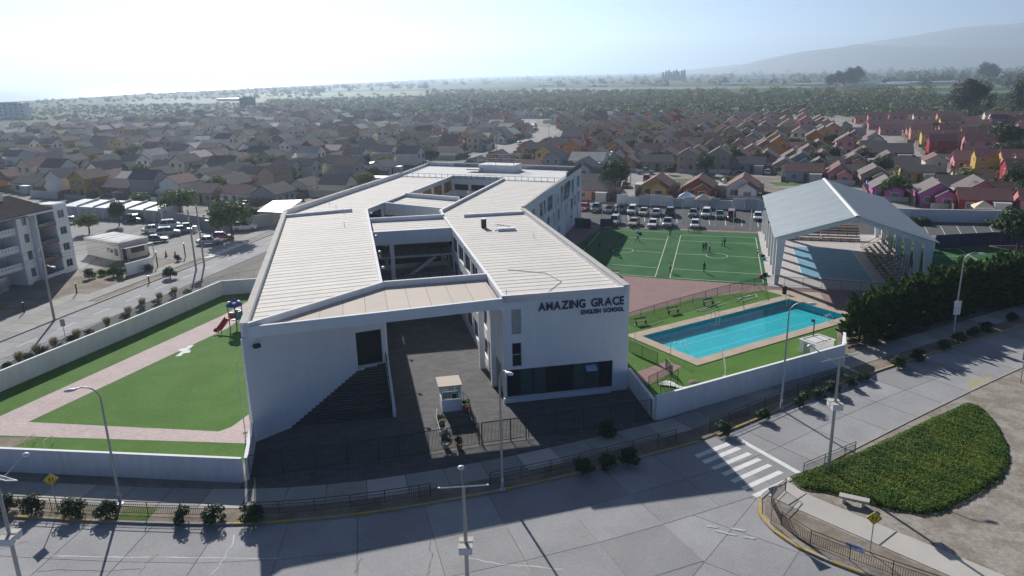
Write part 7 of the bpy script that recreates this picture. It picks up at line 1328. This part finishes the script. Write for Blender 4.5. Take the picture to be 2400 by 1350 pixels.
for px, py, kd, wc, rc, tn, lb, sc in (
    (185, 463, TG, 'ochre', 'red-brown', 0, 'ochre yellow two-storey house behind the garages', 1.0), (355, 452, TG, 'beige', 'grey-brown', 0, 'tan house with two white windows behind the garages', .95), (275, 462, W_, 'brown', 'grey-brown', 0, 'low brown roofed house between the ochre and tan houses', 1.0), (520, 458, G_, 'tan', 'grey-brown', 0, 'brown house behind the broad green trees', 1.1), (575, 446, TG, 'cream', 'grey-brown', 90, 'cream house behind the spreading tree', .9), (60, 452, W_, 'cream', 'grey-brown', 0, 'dark roofed house just above the flats roof', 1.0), (110, 448, W_, 'grey', 'dark', 0, 'dark roofed house just above the roof chimneys', 1.0),
    (152, 412, TG, 'cream', 'grey-brown', 0, 'cream gabled house above the ochre house', .95), (232, 416, TG, 'tan', 'dark', 0, 'brown dark roofed house next to the cream gable', 1.0), (295, 412, TG, 'white', 'grey-brown', 90, 'white gabled house in the second row behind the garages', .95), (375, 416, G_, 'white', 'grey-brown', 90, 'low white house with porch gable in the second row', 1.1), (412, 384, TG, 'white', 'grey-brown', 90, 'white two-storey house with a lower annex, third row', .95), (470, 440, G_, 'cream', 'grey-brown', 0, 'cream gabled house before the glinting white car', 1.1), (490, 385, G_, 'white', 'grey-brown', 0, 'white gabled house by the bright street', 1.1),
    (275, 358, TG, 'yellow', 'grey-brown', 0, 'pale yellow two-storey house in the third row', .9), (50, 364, TG, 'cream', 'grey-brown', 90, 'cream house near the frame edge, third row', .95), (105, 364, TG, 'white', 'grey-brown', 90, 'white house next to the cream one at the frame edge', .95), (22, 400, TG, 'white', 'grey-brown', 90, 'white two-storey house cut by the frame edge', 1.0), (175, 372, TG, 'tan', 'grey-brown', 0, 'tan house behind the cream gable', .9), (345, 372, TG, 'tan', 'dark', 90, 'dark brown house beside the white annex house', .9),
    (655, 432, TG, 'cream', 'grey-brown', 90, 'cream two-storey house nearest the school, first of the pair', .95), (702, 428, TG, 'cream', 'grey-brown', 90, 'cream two-storey house nearest the school, second of the pair', .95), (780, 422, TG, 'cream', 'grey-brown', 90, 'cream two-storey house with porch tower above the school roof', 1.0), (824, 395, TG, 'white', 'grey-brown', 90, 'white house behind the porch tower house', .95), (856, 380, TG, 'yellow', 'grey-brown', 90, 'pale yellow house behind the white one', .9), (892, 388, TG, 'white', 'grey-brown', 90, 'white house beside the school terrace corner', .95), (722, 374, TG, 'crimson', 'grey-brown', 0, 'crimson house with white windows among cream houses', 1.0), (668, 368, TG, 'white', 'grey-brown', 0, 'white house next to the crimson one', .9), (622, 404, TG, 'tan', 'grey-brown', 0, 'brown house before the white and crimson ones', 1.0), (590, 438, W_, 'cream', 'grey-brown', 0, 'low cream house behind the tin roofed yard', .9),
    (1005, 366, TW_, 'tan', 'grey-brown', 0, 'tan two-storey house behind the school terrace', 1.0), (1070, 334, TW_, 'yellow', 'pale', 0, 'pale yellow house with bright roof by the long street', 1.0), (1076, 300, TW_, 'brown', 'dark', 0, 'dark tall house by the long street', 1.0), (960, 372, W_, 'beige', 'grey-brown', 0, 'long brown roofed house above the terrace railing', 1.0), (1030, 345, W_, 'grey', 'grey-brown', 0, 'grey roofed house behind the tan tall one', 1.0),
    (1255, 384, TW_, 'crimson', 'grey-brown', 0, 'crimson two-storey house behind the stair house', 1.0), (1303, 372, TW_, 'pink', 'grey-brown', 0, 'mauve pink two-storey house next to the crimson one', 1.0), (1222, 388, W_, 'crimson', 'grey-brown', 0, 'low crimson house beside the stair house', .8), (1338, 350, TW_, 'pink', 'grey-brown', 0, 'pink tall house behind the mauve one', 1.0), (1352, 335, TW_, 'salmon', 'grey-brown', 0, 'salmon tall house behind the pink one', .95), (1375, 400, W_, 'white', 'pale', 0, 'white house with glaring pale roof behind the school', 1.2), (1395, 448, W_, 'beige', 'grey-brown', 0, 'low brown roofed house beside the large dark tree', .9), (1388, 470, W_, 'salmon', 'grey-brown', 0, 'low salmon house against the school corner', .95),
    (1535, 462, G_, 'ochre', 'red-brown', 0, 'ochre gabled house behind the car park wall', 1.05), (1635, 465, G_, 'terracotta', 'red-brown', 0, 'terracotta gabled house behind the car park wall', 1.05), (1738, 466, G_, 'white', 'red-brown', 0, 'white gabled house behind the car park wall', 1.1), (1500, 392, G_, 'white', 'grey-brown', 0, 'white house with pale blue windows beyond the small park', 1.1), (1562, 388, G_, 'grey', 'grey-brown', 0, 'grey gabled house beyond the street, next to the white one', 1.1), (1440, 392, G_, 'grey', 'grey-brown', 0, 'grey gabled house behind the large dark tree', 1.0), (1608, 386, G_, 'terracotta', 'grey-brown', 0, 'dark red gabled house behind the park tree', .9), (1728, 392, G_, 'orange', 'grey-brown', 0, 'orange gabled house beyond the small park', 1.15), (1795, 396, G_, 'pink', 'grey-brown', 0, 'pink gabled house beyond the small park', 1.15), (1876, 400, G_, 'pale blue', 'grey-brown', 0, 'pale blue gabled house above the pavilion', 1.15), (1942, 402, W_, 'cream', 'grey-brown', 0, 'cream house behind the brown wall above the pavilion', .9),
    (1552, 336, G_, 'yellow', 'grey-brown', 0, 'pale yellow gabled house, first along the second street', 1.05), (1602, 335, G_, 'pale blue', 'grey-brown', 0, 'pale blue gabled house, second along the second street', 1.05), (1655, 335, G_, 'crimson', 'red-brown', 0, 'crimson pink gabled house, third along the second street', 1.05), (1708, 334, G_, 'orange', 'grey-brown', 0, 'orange gabled house, fourth along the second street', 1.05), (1762, 335, G_, 'crimson', 'grey-brown', 0, 'dark crimson gabled house, fifth along the second street', 1.05), (1820, 336, G_, 'pale blue', 'grey-brown', 0, 'pale blue gabled house, sixth along the second street', 1.0), (1875, 336, G_, 'terracotta', 'grey-brown', 0, 'dark red gabled house, seventh along the second street', 1.0),
    (2085, 384, W_, 'crimson', 'grey-brown', 0, 'long crimson house with brown roof', 1.35), (2020, 388, G_, 'magenta', 'grey-brown', 0, 'magenta house beside the long crimson one', .9), (2010, 420, W_, 'brown', 'grey-brown', 0, 'dark brown house before the magenta one', .8), (2190, 416, TW_, 'cream', 'red-brown', 90, 'pale cream two-storey house with plain side', .9), (2120, 408, W_, 'cream', 'grey-brown', 0, 'low brown roofed house before the pale cream one', 1.0), (2150, 425, W_, 'yellow', 'grey-brown', 0, 'low house with yellow wall beside the pale cream one', .9), (2320, 410, TW_, 'ochre', 'red', 0, 'yellow two-storey house at the frame edge', 1.0), (2385, 416, TW_, 'ochre', 'red', 0, 'ochre two-storey house cut by the frame edge', 1.05), (2275, 398, W_, 'pink', 'red', 0, 'pink house behind the yellow two-storey one', 1.0), (2158, 334, TW_, 'salmon', 'red', 0, 'salmon two-storey house with red wall before the lane', 1.0), (2183, 345, TW_, 'yellow', 'red', 0, 'yellow two-storey house next to the salmon one', .9), (2240, 355, TW_, 'pink', 'red', 0, 'pink two-storey house with red side', 1.0),
    (2195, 484, G_, 'magenta', 'grey-brown', 0, 'bright pink house with purple gable behind the white wall', 1.1), (2295, 484, G_, 'pink', 'grey-brown', 0, 'pink gabled house behind the white wall, beside the first', 1.2), (2078, 468, G_, 'magenta', 'grey-brown', 0, 'magenta gabled house beside the pavilion roof', 1.0), (2255, 466, W_, 'pink', 'grey-brown', 0, 'long brown roofed house behind the bright pink one', 1.1), (2370, 480, W_, 'pink', 'red-brown', 0, 'low pink house at the frame edge', 1.0)):
    p = xy(px, py); off = 4.0 if kd in (G_, TG) else 3.0; q = (p[0]+tV[0]*off, p[1]+tV[1]*off)
    house(q, kd, wc, rc, -TA+R(tn), lb, 'houses in view behind the school', sc, True, kd == G_ and wc not in ('magenta',) or kd == W_)
# ------ streets
def street(name, P, w, m=m_asph2, z=.055): return struct(name, strip(MB(), offs(P, -w/2), offs(P, w/2), z), m)
long_st = smooth_line([(-30, 232), (-13.4, 256), (-2.2, 303.5), (11.4, 351), (21.3, 388), (17, 415), (9.4, 440), (14, 500)], 2); street('town_street', long_st, 11)
st1 = [TW(-40, 200), TW(20, 202), TW(45, 196), TW(70, 190)]; street('town_street', smooth_line(st1), 9, z=.06); st2 = [TW(-95, 304), TW(40, 304)]; street('town_street', st2, 9, z=.065); st3 = [xy(2020, 440), xy(2100, 486), xy(2130, 515)]; street('town_street', smooth_line(st3), 8, z=.07)
lane = [TW(28, 440), TW(38, 330), TW(46, 215)]; street('town_street', lane, 7, z=.075); crs = [xy(1405, 482), xy(1455, 455), xy(1490, 425), xy(1500, 405)]; street('town_street', smooth_line(crs), 7.5, z=.08)
rd = [TW(92, 470), TW(88, 340), TW(95, 250)]; street('town_street', rd, 8, z=.085)
stL = [TW(-330, 177), TW(-107, 177)]; street('town_street', stL, 6, z=.06); stL2 = [TW(-420, 236), TW(-107, 236)]; street('town_street', stL2, 7, z=.065); stL3 = [TW(-430, 300), TW(-107, 300)]; street('town_street', stL3, 7, z=.07)
mb = MB(); mb.quad(*[(*xy(*p), .09) for p in ((1515, 448), (1530, 422), (1640, 418), (1700, 432), (1640, 446), (1560, 452))]); struct('park_lawn', mb, m_lawn)
mb = MB(); mb.quad(*[(*xy(*p), .094) for p in ((1555, 434), (1570, 424), (1625, 425), (1628, 434))]); struct('park_court', mb, m_asph)
mb = MB(); mb.quad(*[(*xy(*p), .092) for p in ((1640, 446), (1700, 432), (1800, 432), (1870, 448), (1800, 458), (1700, 456))]); struct('park_ground', mb, m_dirt)
mb = MB(); mb.quad(*[(*xy(*p), .098) for p in ((1800, 428), (1900, 428), (1880, 436), (1820, 436))]); struct('park_lawn', mb, m_lawn)
# ------ fill the estates with rows of houses
compound = [(-45, 40), (-62, 100), (-118, 150), (-112, 176), (-75, 182), (-52, 176), (-40, 190), (-22, 180), (16, 178), (56, 160), (78, 146), (115, 138), (115, 40)]
parkp = [xy(*p) for p in ((1400, 485), (1470, 412), (1600, 410), (1760, 412), (1900, 425), (1990, 445), (2110, 450), (2140, 515), (1900, 475), (1780, 470))]
def bound(x): return np.interp(x, [0, 300, 600, 1000, 1400, 1800, 1990, 2150, 2400], [283, 275, 256, 276, 276, 278, 290, 280, 276])
segs = [(long_st, 8), (resample(KLs, 3), 8), (lane, 6.0), (rd, 7), (st3, 8), (crs, 8)]
def dseg(p, line): return min(math.hypot(p[0]-q[0], p[1]-q[1]) for q in line)
lines = [(resample(l, 3), d) for l, d in segs]
cand = []
rows_v = []
for zone, (u0, u1, du, vs) in {'flats': (-470, -112, 9.6, None), 'park': (-98, 25, 8.6, None), 'lane': (28, 330, 10.2, None)}.items():
    if zone == 'flats': vs = [150, 166, 188, 203.5, 219.5, 251, 266.5, 282.5, 314, 329, 344, 372, 387, 402, 430, 445, 460, 488, 503, 518, 546, 561, 576, 604, 619, 634]
    elif zone == 'park': vs = [214, 230, 247, 264, 281, 294.5, 315, 331, 347, 363, 388, 404, 420, 436, 460, 476, 492, 508, 530, 546, 562]
    else: vs = [176, 192, 210, 226, 242, 258, 281, 297, 313, 329, 352, 368, 384, 400, 424, 440, 456, 472, 490, 506]
    for ri, v in enumerate(vs):
        k = 0; u = u0+(ri % 3)*2.3
        while u < u1:
            u += du*rnd.uniform(.94, 1.08); q = TW(u, v+rnd.uniform(-.8, .8)); px, py = pix((*q, 0))
            if not (-60 < px < 2460) or py < bound(px): continue
            if inpoly(*q, compound) or inpoly(*q, parkp): continue
            if any(dseg(q, l) < d for l, d in lines): continue
            if any((q[0]-x)**2+(q[1]-y)**2 < 7.4**2 for x, y in PLACED): continue
            if abs(v-202) < 5 and zone == 'park': continue
            k += 1; cand.append((math.hypot(*q), zone, ri, k, q))
cand.sort(key=lambda c: c[0])
ZN = {'flats': 'the estate behind the flats', 'park': 'the estate beyond the park', 'lane': 'the red-roofed estate'}
PAL = {'flats': ['cream', 'cream', 'white', 'beige', 'white', 'cream', 'tan', 'ochre', 'grey', 'brown', 'beige', 'white', 'cream', 'salmon'], 'park': ['orange', 'beige', 'pink', 'crimson', 'pale blue', 'tan', 'ochre', 'terracotta', 'salmon', 'grey', 'cream', 'yellow', 'tan', 'brown'], 'lane': ['pink', 'salmon', 'pink', 'crimson', 'cream', 'salmon', 'yellow', 'white', 'pink']}
NIND = 300-len(PLACED); per_row = {}; far_V = []; far_F = []; far_M = []; nv_ = 0
farmats = {}; fm_list = []
def fmi(m):
    if m.name not in farmats: farmats[m.name] = len(fm_list); fm_list.append(m)
    return farmats[m.name]
gtrees = []; ycars = []
for ci, (dist, zone, ri, k, q) in enumerate(cand):
    g = random.Random(ci*7+3); wc = g.choice(PAL[zone])
    if zone == 'flats': kd = g.choice([TG, TG, G_, W_, W_, G_]); rc = g.choice(['grey-brown', 'grey-brown', 'dark', 'dark', 'red-brown', 'grey-brown', 'dark', 'pale'] if dist > 230 else ['grey-brown', 'dark', 'red-brown']); tn = g.choice([0, 0, 90, 180])
    elif zone == 'park': kd = g.choice([G_, G_, G_, W_, TG]) if ri < 16 else g.choice([G_, W_, TW_]); rc = g.choice(['grey-brown', 'grey-brown', 'red-brown']); tn = 0
    else: kd = g.choice([W_, W_, TW_, W_]); rc = g.choice(['red', 'red', 'red-brown']); tn = 0
    if ci < NIND:
        per_row[(zone, ri)] = per_row.get((zone, ri), 0)+1
        rows_seen = sorted({c[2] for c in cand[:NIND] if c[1] == zone}).index(ri)+1
        nth = sorted([pix((*c[4], 0))[0] for c in cand[:NIND] if c[1] == zone and c[2] == ri]).index(pix((*q, 0))[0])+1
        lb = '%s %s house, %s along the %s row of %s' % (wc, DESC[kd], ordn(nth), ordn(rows_seen), ZN[zone])
        house(q, kd, wc, rc, -TA+R(tn), lb, 'houses of '+ZN[zone], (g.uniform(.88, 1.08), g.uniform(.9, 1.08), g.uniform(.92, 1.14)), dist < 260, g.random() < .45)
        if g.random() < .16: ycars.append((q, '%s house, %s row of %s' % (ordn(nth), ordn(rows_seen), ZN[zone]), g))
        if g.random() < .85: gtrees.append((q, 'garden tree beside the %s house in the %s row of %s' % (ordn(nth), ordn(rows_seen), ZN[zone]), g))
    else:
        tw = kd in (TG, TW_); yax = kd in (G_, TG); w, d, e, r = {G_: (6.2, 8.6, 2.55, 4.5), TG: (5.6, 7.6, 4.9, 6.7), W_: (8.6, 6.4, 2.6, 4.3), TW_: (7.6, 5.8, 4.9, 6.6)}[kd]
        a = -TA+R(tn); ca, sa = math.cos(a), math.sin(a)
        for b_, m in ((gable_wall(w, d, e, r, axis='y' if yax else 'x'), wallm(wc)), (gable_roof(w, d, e, r, axis='y' if yax else 'x'), roofm(rc))):
            far_M += [fmi(m)]*len(b_.f); far_F += [[i+nv_ for i in f] for f in b_.f]; far_V += [(q[0]+x*ca-y*sa, q[1]+x*sa+y*ca, z+.04) for x, y, z in b_.v]; nv_ += len(b_.v)
        b_ = MB()
        for x in (-1.5, 1.5): b_.box((x, -d/2-.02, e-1.1), (1.1, .06, 1.1))
        b_.box((w/2+.02, 0, e-1.1), (.06, 1.1, 1.1)); far_M += [fmi(m_glass2)]*len(b_.f); far_F += [[i+nv_ for i in f] for f in b_.f]; far_V += [(q[0]+x*ca-y*sa, q[1]+x*sa+y*ca, z+.04) for x, y, z in b_.v]; nv_ += len(b_.v)
        b_ = MB().box((w/2+1, 0, .85), (.12, d+5, 1.7)).box((0, d/2+3.4, .9), (w+2, .12, 1.8))
        m = m_yw if g.random() < .5 else m_fence
        if g.random() < .5: b_.add([(-2.5, d/2, 2.5), (2.5, d/2, 2.5), (2.5, d/2+3, 2.1), (-2.5, d/2+3, 2.1)], [(0, 1, 2, 3)]); m = m_tin if g.random() < .5 else m
        far_M += [fmi(m)]*len(b_.f); far_F += [[i+nv_ for i in f] for f in b_.f]; far_V += [(q[0]+x*ca-y*sa, q[1]+x*sa+y*ca, z+.04) for x, y, z in b_.v]; nv_ += len(b_.v)
if far_V:
    me = bpy.data.meshes.new('distant_houses'); me.from_pydata(far_V, [], far_F)
    for m in fm_list: me.materials.append(m)
    me.polygons.foreach_set('material_index', far_M); me.update(); o = link('distant_houses', me); tag(o, 'hazy mass of small distant houses at the far edge of town', 'houses', kind='stuff')
for t in PROTO.values(): remove_tree(t)
print('houses', len(PLACED), 'candidates', len(cand))
for i, (q, lb, g) in enumerate(gtrees):
    p = (q[0]+tU[0]*g.uniform(-4.5, 4.5)+tV[0]*g.uniform(5, 7), q[1]+tU[1]*g.uniform(-4.5, 4.5)+tV[1]*g.uniform(5, 7)); tree(p, g.uniform(.75, 1.45), g.choice(['dark', 'mid', 'mid', 'olive', 'yel']), lb, i, 'garden trees between the houses', g.uniform(.8, 1.15), 'garden_tree')
for i, (q, lb, g) in enumerate(ycars):
    kd = g.choice(['sedan', 'hatch', 'suv', 'sedan']); cl = g.choice(['white', 'white', 'silver', 'grey', 'red', 'blue', 'black']); car((q[0]-tU[0]*4.2-tV[0]*5.5, q[1]-tU[1]*4.2-tV[1]*5.5), -TA+g.choice([0, math.pi])+g.uniform(-.1, .1), kd, cl, '%s %s before the %s' % (cl, {'sedan': 'sedan', 'hatch': 'hatchback', 'suv': 'car'}[kd], lb), 'cars parked before the houses')
for k in CARP.values(): remove_tree(k)
# trees too far to tell apart, between the distant houses
gf = np.random.default_rng(31); C = []; S_ = []
for dist, zone, ri, k, q in cand[NIND:]:
    if gf.random() < .9: C.append((q[0]+gf.uniform(-5, 5), q[1]+gf.uniform(4, 8))); S_.append(gf.uniform(1.5, 3.6))
def scatter(name, C, S_, per, mats, label, cat, leaf=.42, tall=.8, seed=1):
    g = np.random.default_rng(seed); C = np.array(C); S_ = np.array(S_); n = len(C); idx = np.repeat(np.arange(n), per); E = g.normal(0, 1, (n*per, 3)); E /= np.linalg.norm(E, axis=1)[:, None]; E[:, 2] = np.abs(E[:, 2]*1.1-.15)
    lump = 1+.25*np.sin(E[:, 0]*5+idx)*np.sin(E[:, 1]*5+idx*1.7); r = S_[idx]*g.uniform(.6, 1, n*per)*lump; P = E*r[:, None]; P[:, 2] *= tall; P[:, 2] += S_[idx]*.12; P[:, :2] += C[idx]
    s = leaf*S_[idx]; N = E.copy(); N += g.normal(0, .5, N.shape); N /= np.linalg.norm(N, axis=1)[:, None]; T = g.normal(0, 1, N.shape); T -= (T*N).sum(1)[:, None]*N; T /= np.linalg.norm(T, axis=1)[:, None]; B = np.cross(N, T); s = s[:, None]*g.uniform(.6, 1.2, (n*per, 1))
    V = np.stack([P-T*s, P-B*s*.6, P+T*s, P+B*s*.6], 1).reshape(-1, 3); F = np.arange(n*per*4).reshape(-1, 4); mi = np.repeat(g.integers(0, len(mats), n), per)
    o = link(name, npmesh(name, V, F, mats, mi)); tag(o, label, cat, kind='stuff'); return o
scatter('distant_garden_trees', C, S_, 36, [ml_dark, ml_mid, ml_olive], 'small hazy trees scattered among the distant houses', 'trees', .32, 1.0, 2)
# scrub on the plain behind the town
g = np.random.default_rng(5); C = []; S_ = []
def band(x0, x1, ya, yb, n, s0, s1):
    for _ in range(n):
        x = g.uniform(x0, x1); t = g.uniform(0, 1); a, b_ = xy(x, np.interp(x, [x0, x1], ya)), xy(x, np.interp(x, [x0, x1], yb)); q = (a[0]+(b_[0]-a[0])*t, a[1]+(b_[1]-a[1])*t)
        if q[1] > 690 and q[0] < np.interp(q[1], [k[1] for k in shore], [k[0] for k in shore])+60: continue
        C.append(q); S_.append(g.uniform(s0, s1)*(.6+.8*g.random()))
band(1000, 2460, (276, 274), (222, 226), 5200, 1.4, 3.4); band(0, 1000, (284, 268), (250, 236), 1700, 1.0, 2.4); band(620, 1020, (262, 272), (236, 226), 900, 1.2, 3.0); band(1000, 1700, (232, 226), (212, 214), 700, 2.0, 4.4)
scatter('scrub', C, S_, 40, [ml_dark, ml_olive, ml_olive, ml_mid], 'wide belt of dark scrub between the town and the fields', 'scrub', .30, .75, 3)
C = []; S_ = []; band(1600, 2180, (242, 236), (216, 212), 150, 4.0, 7.0); band(1250, 1700, (246, 240), (226, 222), 110, 2.2, 4.2); band(640, 1250, (242, 240), (222, 214), 60, 2, 4)
scatter('willow_thicket', C, S_, 120, [ml_yel, ml_mid, leafmat('leaf_willow', (.12, .15, .04), (.19, .20, .07))], 'pale yellow-green willow thicket on the plain behind the town', 'thicket', .17, .85, 4)
C = []; S_ = []; band(1240, 2420, (205, 196), (180, 172), 420, 4, 9); band(900, 1250, (204, 196), (186, 180), 120, 5, 9); band(2100, 2420, (210, 205), (172, 166), 110, 5, 10); band(600, 1000, (224, 208), (212, 196), 90, 4, 8); band(60, 760, (246, 226), (216, 206), 700, 1.6, 4.0); band(1500, 2420, (178, 170), (168, 158), 160, 8, 14)
scatter('distant_woods', C, S_, 60, [ml_dark, ml_euc, ml_olive], 'hazy woods and tree lines across the far plain', 'woods', .26, 1.05, 6)
# single far trees, glasshouses and blocks
for i, px in enumerate((1554, 1561, 1567, 1573, 1579, 1585, 1590, 1597, 1603)):
    p = xy(px, 190); t = thing('far_conifer', 'tall hazy conifer on the plain, %s of nine in a row' % ORD[i+1], 'tree', (*p, 0), i, 'row of far conifers'); t.scale = (2.6, 2.6, 4.2+.5*(i % 3)); obj('crown', cyp[i % 3], None, t, False); obj('trunk', cst, None, t, False)
for i, (px, py, s) in enumerate(((1940, 206, 4.0), (1960, 205, 4.8), (1982, 203, 5.6), (1998, 202, 6.0), (2300, 190, 6.5), (2318, 190, 5.5))): t = tree(xy(px, py), s, 'euc', 'windswept dark tree on the plain, %s counting towards the eucalyptus' % ORD[i+1], i, 'windswept trees on the plain', 1.1, 'windswept_tree', 2.0); t.rotation_euler = (0, R(18), 0)
m_gh = mat('greenhouse_film', (.72, .74, .75), rough=.4, var=.06)
for i, (px, py, L_, lb) in enumerate(((1290, 202, 60, 'long white greenhouse by the tree line above the school'), (1400, 203, 40, 'white greenhouse above the stair house street'), (1800, 186, 110, 'pale greenhouses far off behind the windswept trees'), (2050, 202, 90, 'white greenhouse row before the far woods'), (2180, 197, 120, 'long white greenhouse behind the eucalyptus'), (1900, 201, 50, 'small white greenhouse beside the windswept trees'), (540, 237, 40, 'bright greenhouse strip on the coastal plain'), (1720, 200, 46, 'white farm sheds at the field edge'))):
    p = xy(px, py); t = thing('greenhouse', lb, 'greenhouse', (*p, 0), -TA); b = MB(); n = 7; V = []
    for s in (-L_/2, L_/2):
        for a in range(n): V.append((s, -5*math.cos(math.pi*a/(n-1)), 1.2+3*math.sin(math.pi*a/(n-1))))
    V += [(s, y, 0) for s in (-L_/2, L_/2) for y in (-5, 5)]; b.add(V, [(a, a+1, n+a+1, n+a) for a in range(n-1)]+[list(range(n)), list(range(2*n-1, n-1, -1)), (2*n, 0, n, 2*n+2), (2*n+1, 2*n+3, 2*n-1, n-1)]); obj('film_cover', b, m_gh, t, False); obj('end_door', MB().box((-L_/2-.1, 0, 1.1), (.1, 2, 2.2)), m_galv, t, False)
def far_block(px, py, L_, d, h, nx, nz, m, label):
    p = xy(px, py); t = thing('far_apartment_block', label, 'apartment block', (*p, 0), R(10)); obj('wall', MB().box((0, 0, h/2), (L_, d, h)), m, t, False); obj('roof', MB().box((0, 0, h+.5), (L_*.6, d*.6, 1.2)), m_cap, t, False)
    for i in range(nx):
        for k in range(nz): obj('window', MB().box((-L_/2+L_*(i+.5)/nx, -d/2-.03, h*(k+.5)/nz), (L_/nx*.5, .1, h/nz*.45)), m_glass2, t, False)
far_block(30, 279, 26, 12, 13.5, 6, 5, m_white, 'white five-storey block at the frame edge by the sea'); far_block(583, 262, 13, 10, 13, 3, 4, mat('far_dark', (.16, .17, .19), var=.1), 'dark tall block at the far edge of the town')
# street poles in the town
k = 0
for i, (px, py, h) in enumerate(((1287, 345, 9), (1240, 330, 9), (1165, 376, 9), (1008, 385, 9), (633, 358, 9), (560, 440, 8), (425, 425, 9), (210, 350, 9), (330, 360, 9), (745, 460, 8), (1478, 432, 9), (1490, 398, 8), (1556, 410, 9), (1615, 350, 9), (1625, 418, 8), (1680, 346, 8), (1826, 345, 9), (1860, 420, 9), (1940, 424, 6), (1965, 425, 9), (1995, 438, 8), (2015, 346, 9), (2085, 285, 9), (2120, 290, 9), (2285, 348, 10), (2332, 365, 11), (1520, 300, 9), (1542, 302, 9), (1850, 290, 9), (1902, 280, 8), (2225, 272, 8), (2272, 272, 9), (2370, 270, 9), (70, 415, 8), (1100, 330, 9), (870, 300, 9), (480, 350, 9), (985, 310, 9), (1720, 365, 8), (1795, 275, 8))):
    p = xy(px, py); t = thing('street_pole', 'thin concrete street pole, %s of those standing in the town' % ordn(i+1), 'pole', (*p, 0), 0, 'street poles in the town'); obj('shaft', MB().tube([(*p, 0), (*p, h)], [.13, .08], 5), m_pole, t); obj('crossarm', MB().box((*p, h-.3), (1.6, .1, .1), R(20+70*(i % 2))), m_cap, t)
# party tents in the yards
for px, py, c, lb in ((1608, 482, (.62, .66, .78), 'pale blue party tent behind the car park wall'), (1648, 488, (.62, .55, .45), 'beige yard umbrella tent behind the car park wall'), (2300, 508, (.66, .58, .44), 'beige party tent before the pink house'), (1915, 330, (.66, .66, .68), 'small white tent before the far lane')):
    p = xy(px, py); t = thing('party_tent', lb, 'tent', (*p, 0), -TA); b = MB(); b.add([(-1.7, -1.7, 2.1), (1.7, -1.7, 2.1), (1.7, 1.7, 2.1), (-1.7, 1.7, 2.1), (0, 0, 3.2), (-1.75, -1.75, 1.8), (1.75, -1.75, 1.8), (1.75, 1.75, 1.8), (-1.75, 1.75, 1.8)], [(0, 1, 4), (1, 2, 4), (2, 3, 4), (3, 0, 4), (5, 6, 1, 0), (6, 7, 2, 1), (7, 8, 3, 2), (8, 5, 0, 3)]); obj('canopy', b, mat('tent_'+str(px), c, var=.05), t, False)
    for sx in (-1.65, 1.65):
        for sy in (-1.65, 1.65): obj('tent_leg', MB().tube([(sx, sy, 0), (sx, sy, 2.1)], .04, 4), m_galv, t, False)
# tin roofed yard beside the school
for (pts, z, lb) in ((((603, 495), (640, 470), (708, 468), (665, 498)), 3.0, 'bright tin canopy roof over the yard behind the school'), (((845, 416), (850, 411), (925, 412), (920, 417)), 2.6, 'thin tin canopy roof beside the cream houses')):
    Q = [xy(*p, z) for p in pts]; t = thing('tin_canopy', lb, 'canopy', (*Q[0], 0)); obj('tin_roof', MB().prism(Q, z-.06, z), mat('bright_tin', (.62, .62, .60), rough=.4, var=.08), t)
    for q in Q: obj('post', MB().tube([(*q, 0), (*q, z-.06)], .06, 5), m_pole, t)
gwall('yard_wall', [xy(560, 520), xy(612, 512), xy(640, 498)], 2.4, 'grey timber wall of the tin roofed yard', m=m_yw, cap=False)
# ------------------------------------------------------------------ hazy sea air
hz = MB(); hz.box((0, 5850, 260), (19000, 12500, 524)); mh = bpy.data.materials.new('sea_haze'); mh.use_nodes = True; n = mh.node_tree; n.nodes.clear(); o_ = n.nodes.new('ShaderNodeOutputMaterial'); pv = n.nodes.new('ShaderNodeVolumePrincipled')
pv.inputs['Color'].default_value = (.64, .81, 1.0, 1); pv.inputs['Density'].default_value = 2.3e-4; pv.inputs['Anisotropy'].default_value = .5; n.links.new(pv.outputs[0], o_.inputs['Volume'])
o = obj('haze', hz, mh); o['kind'] = 'stuff'; tag(o, 'pale sea haze filling the air over the plain', 'haze')
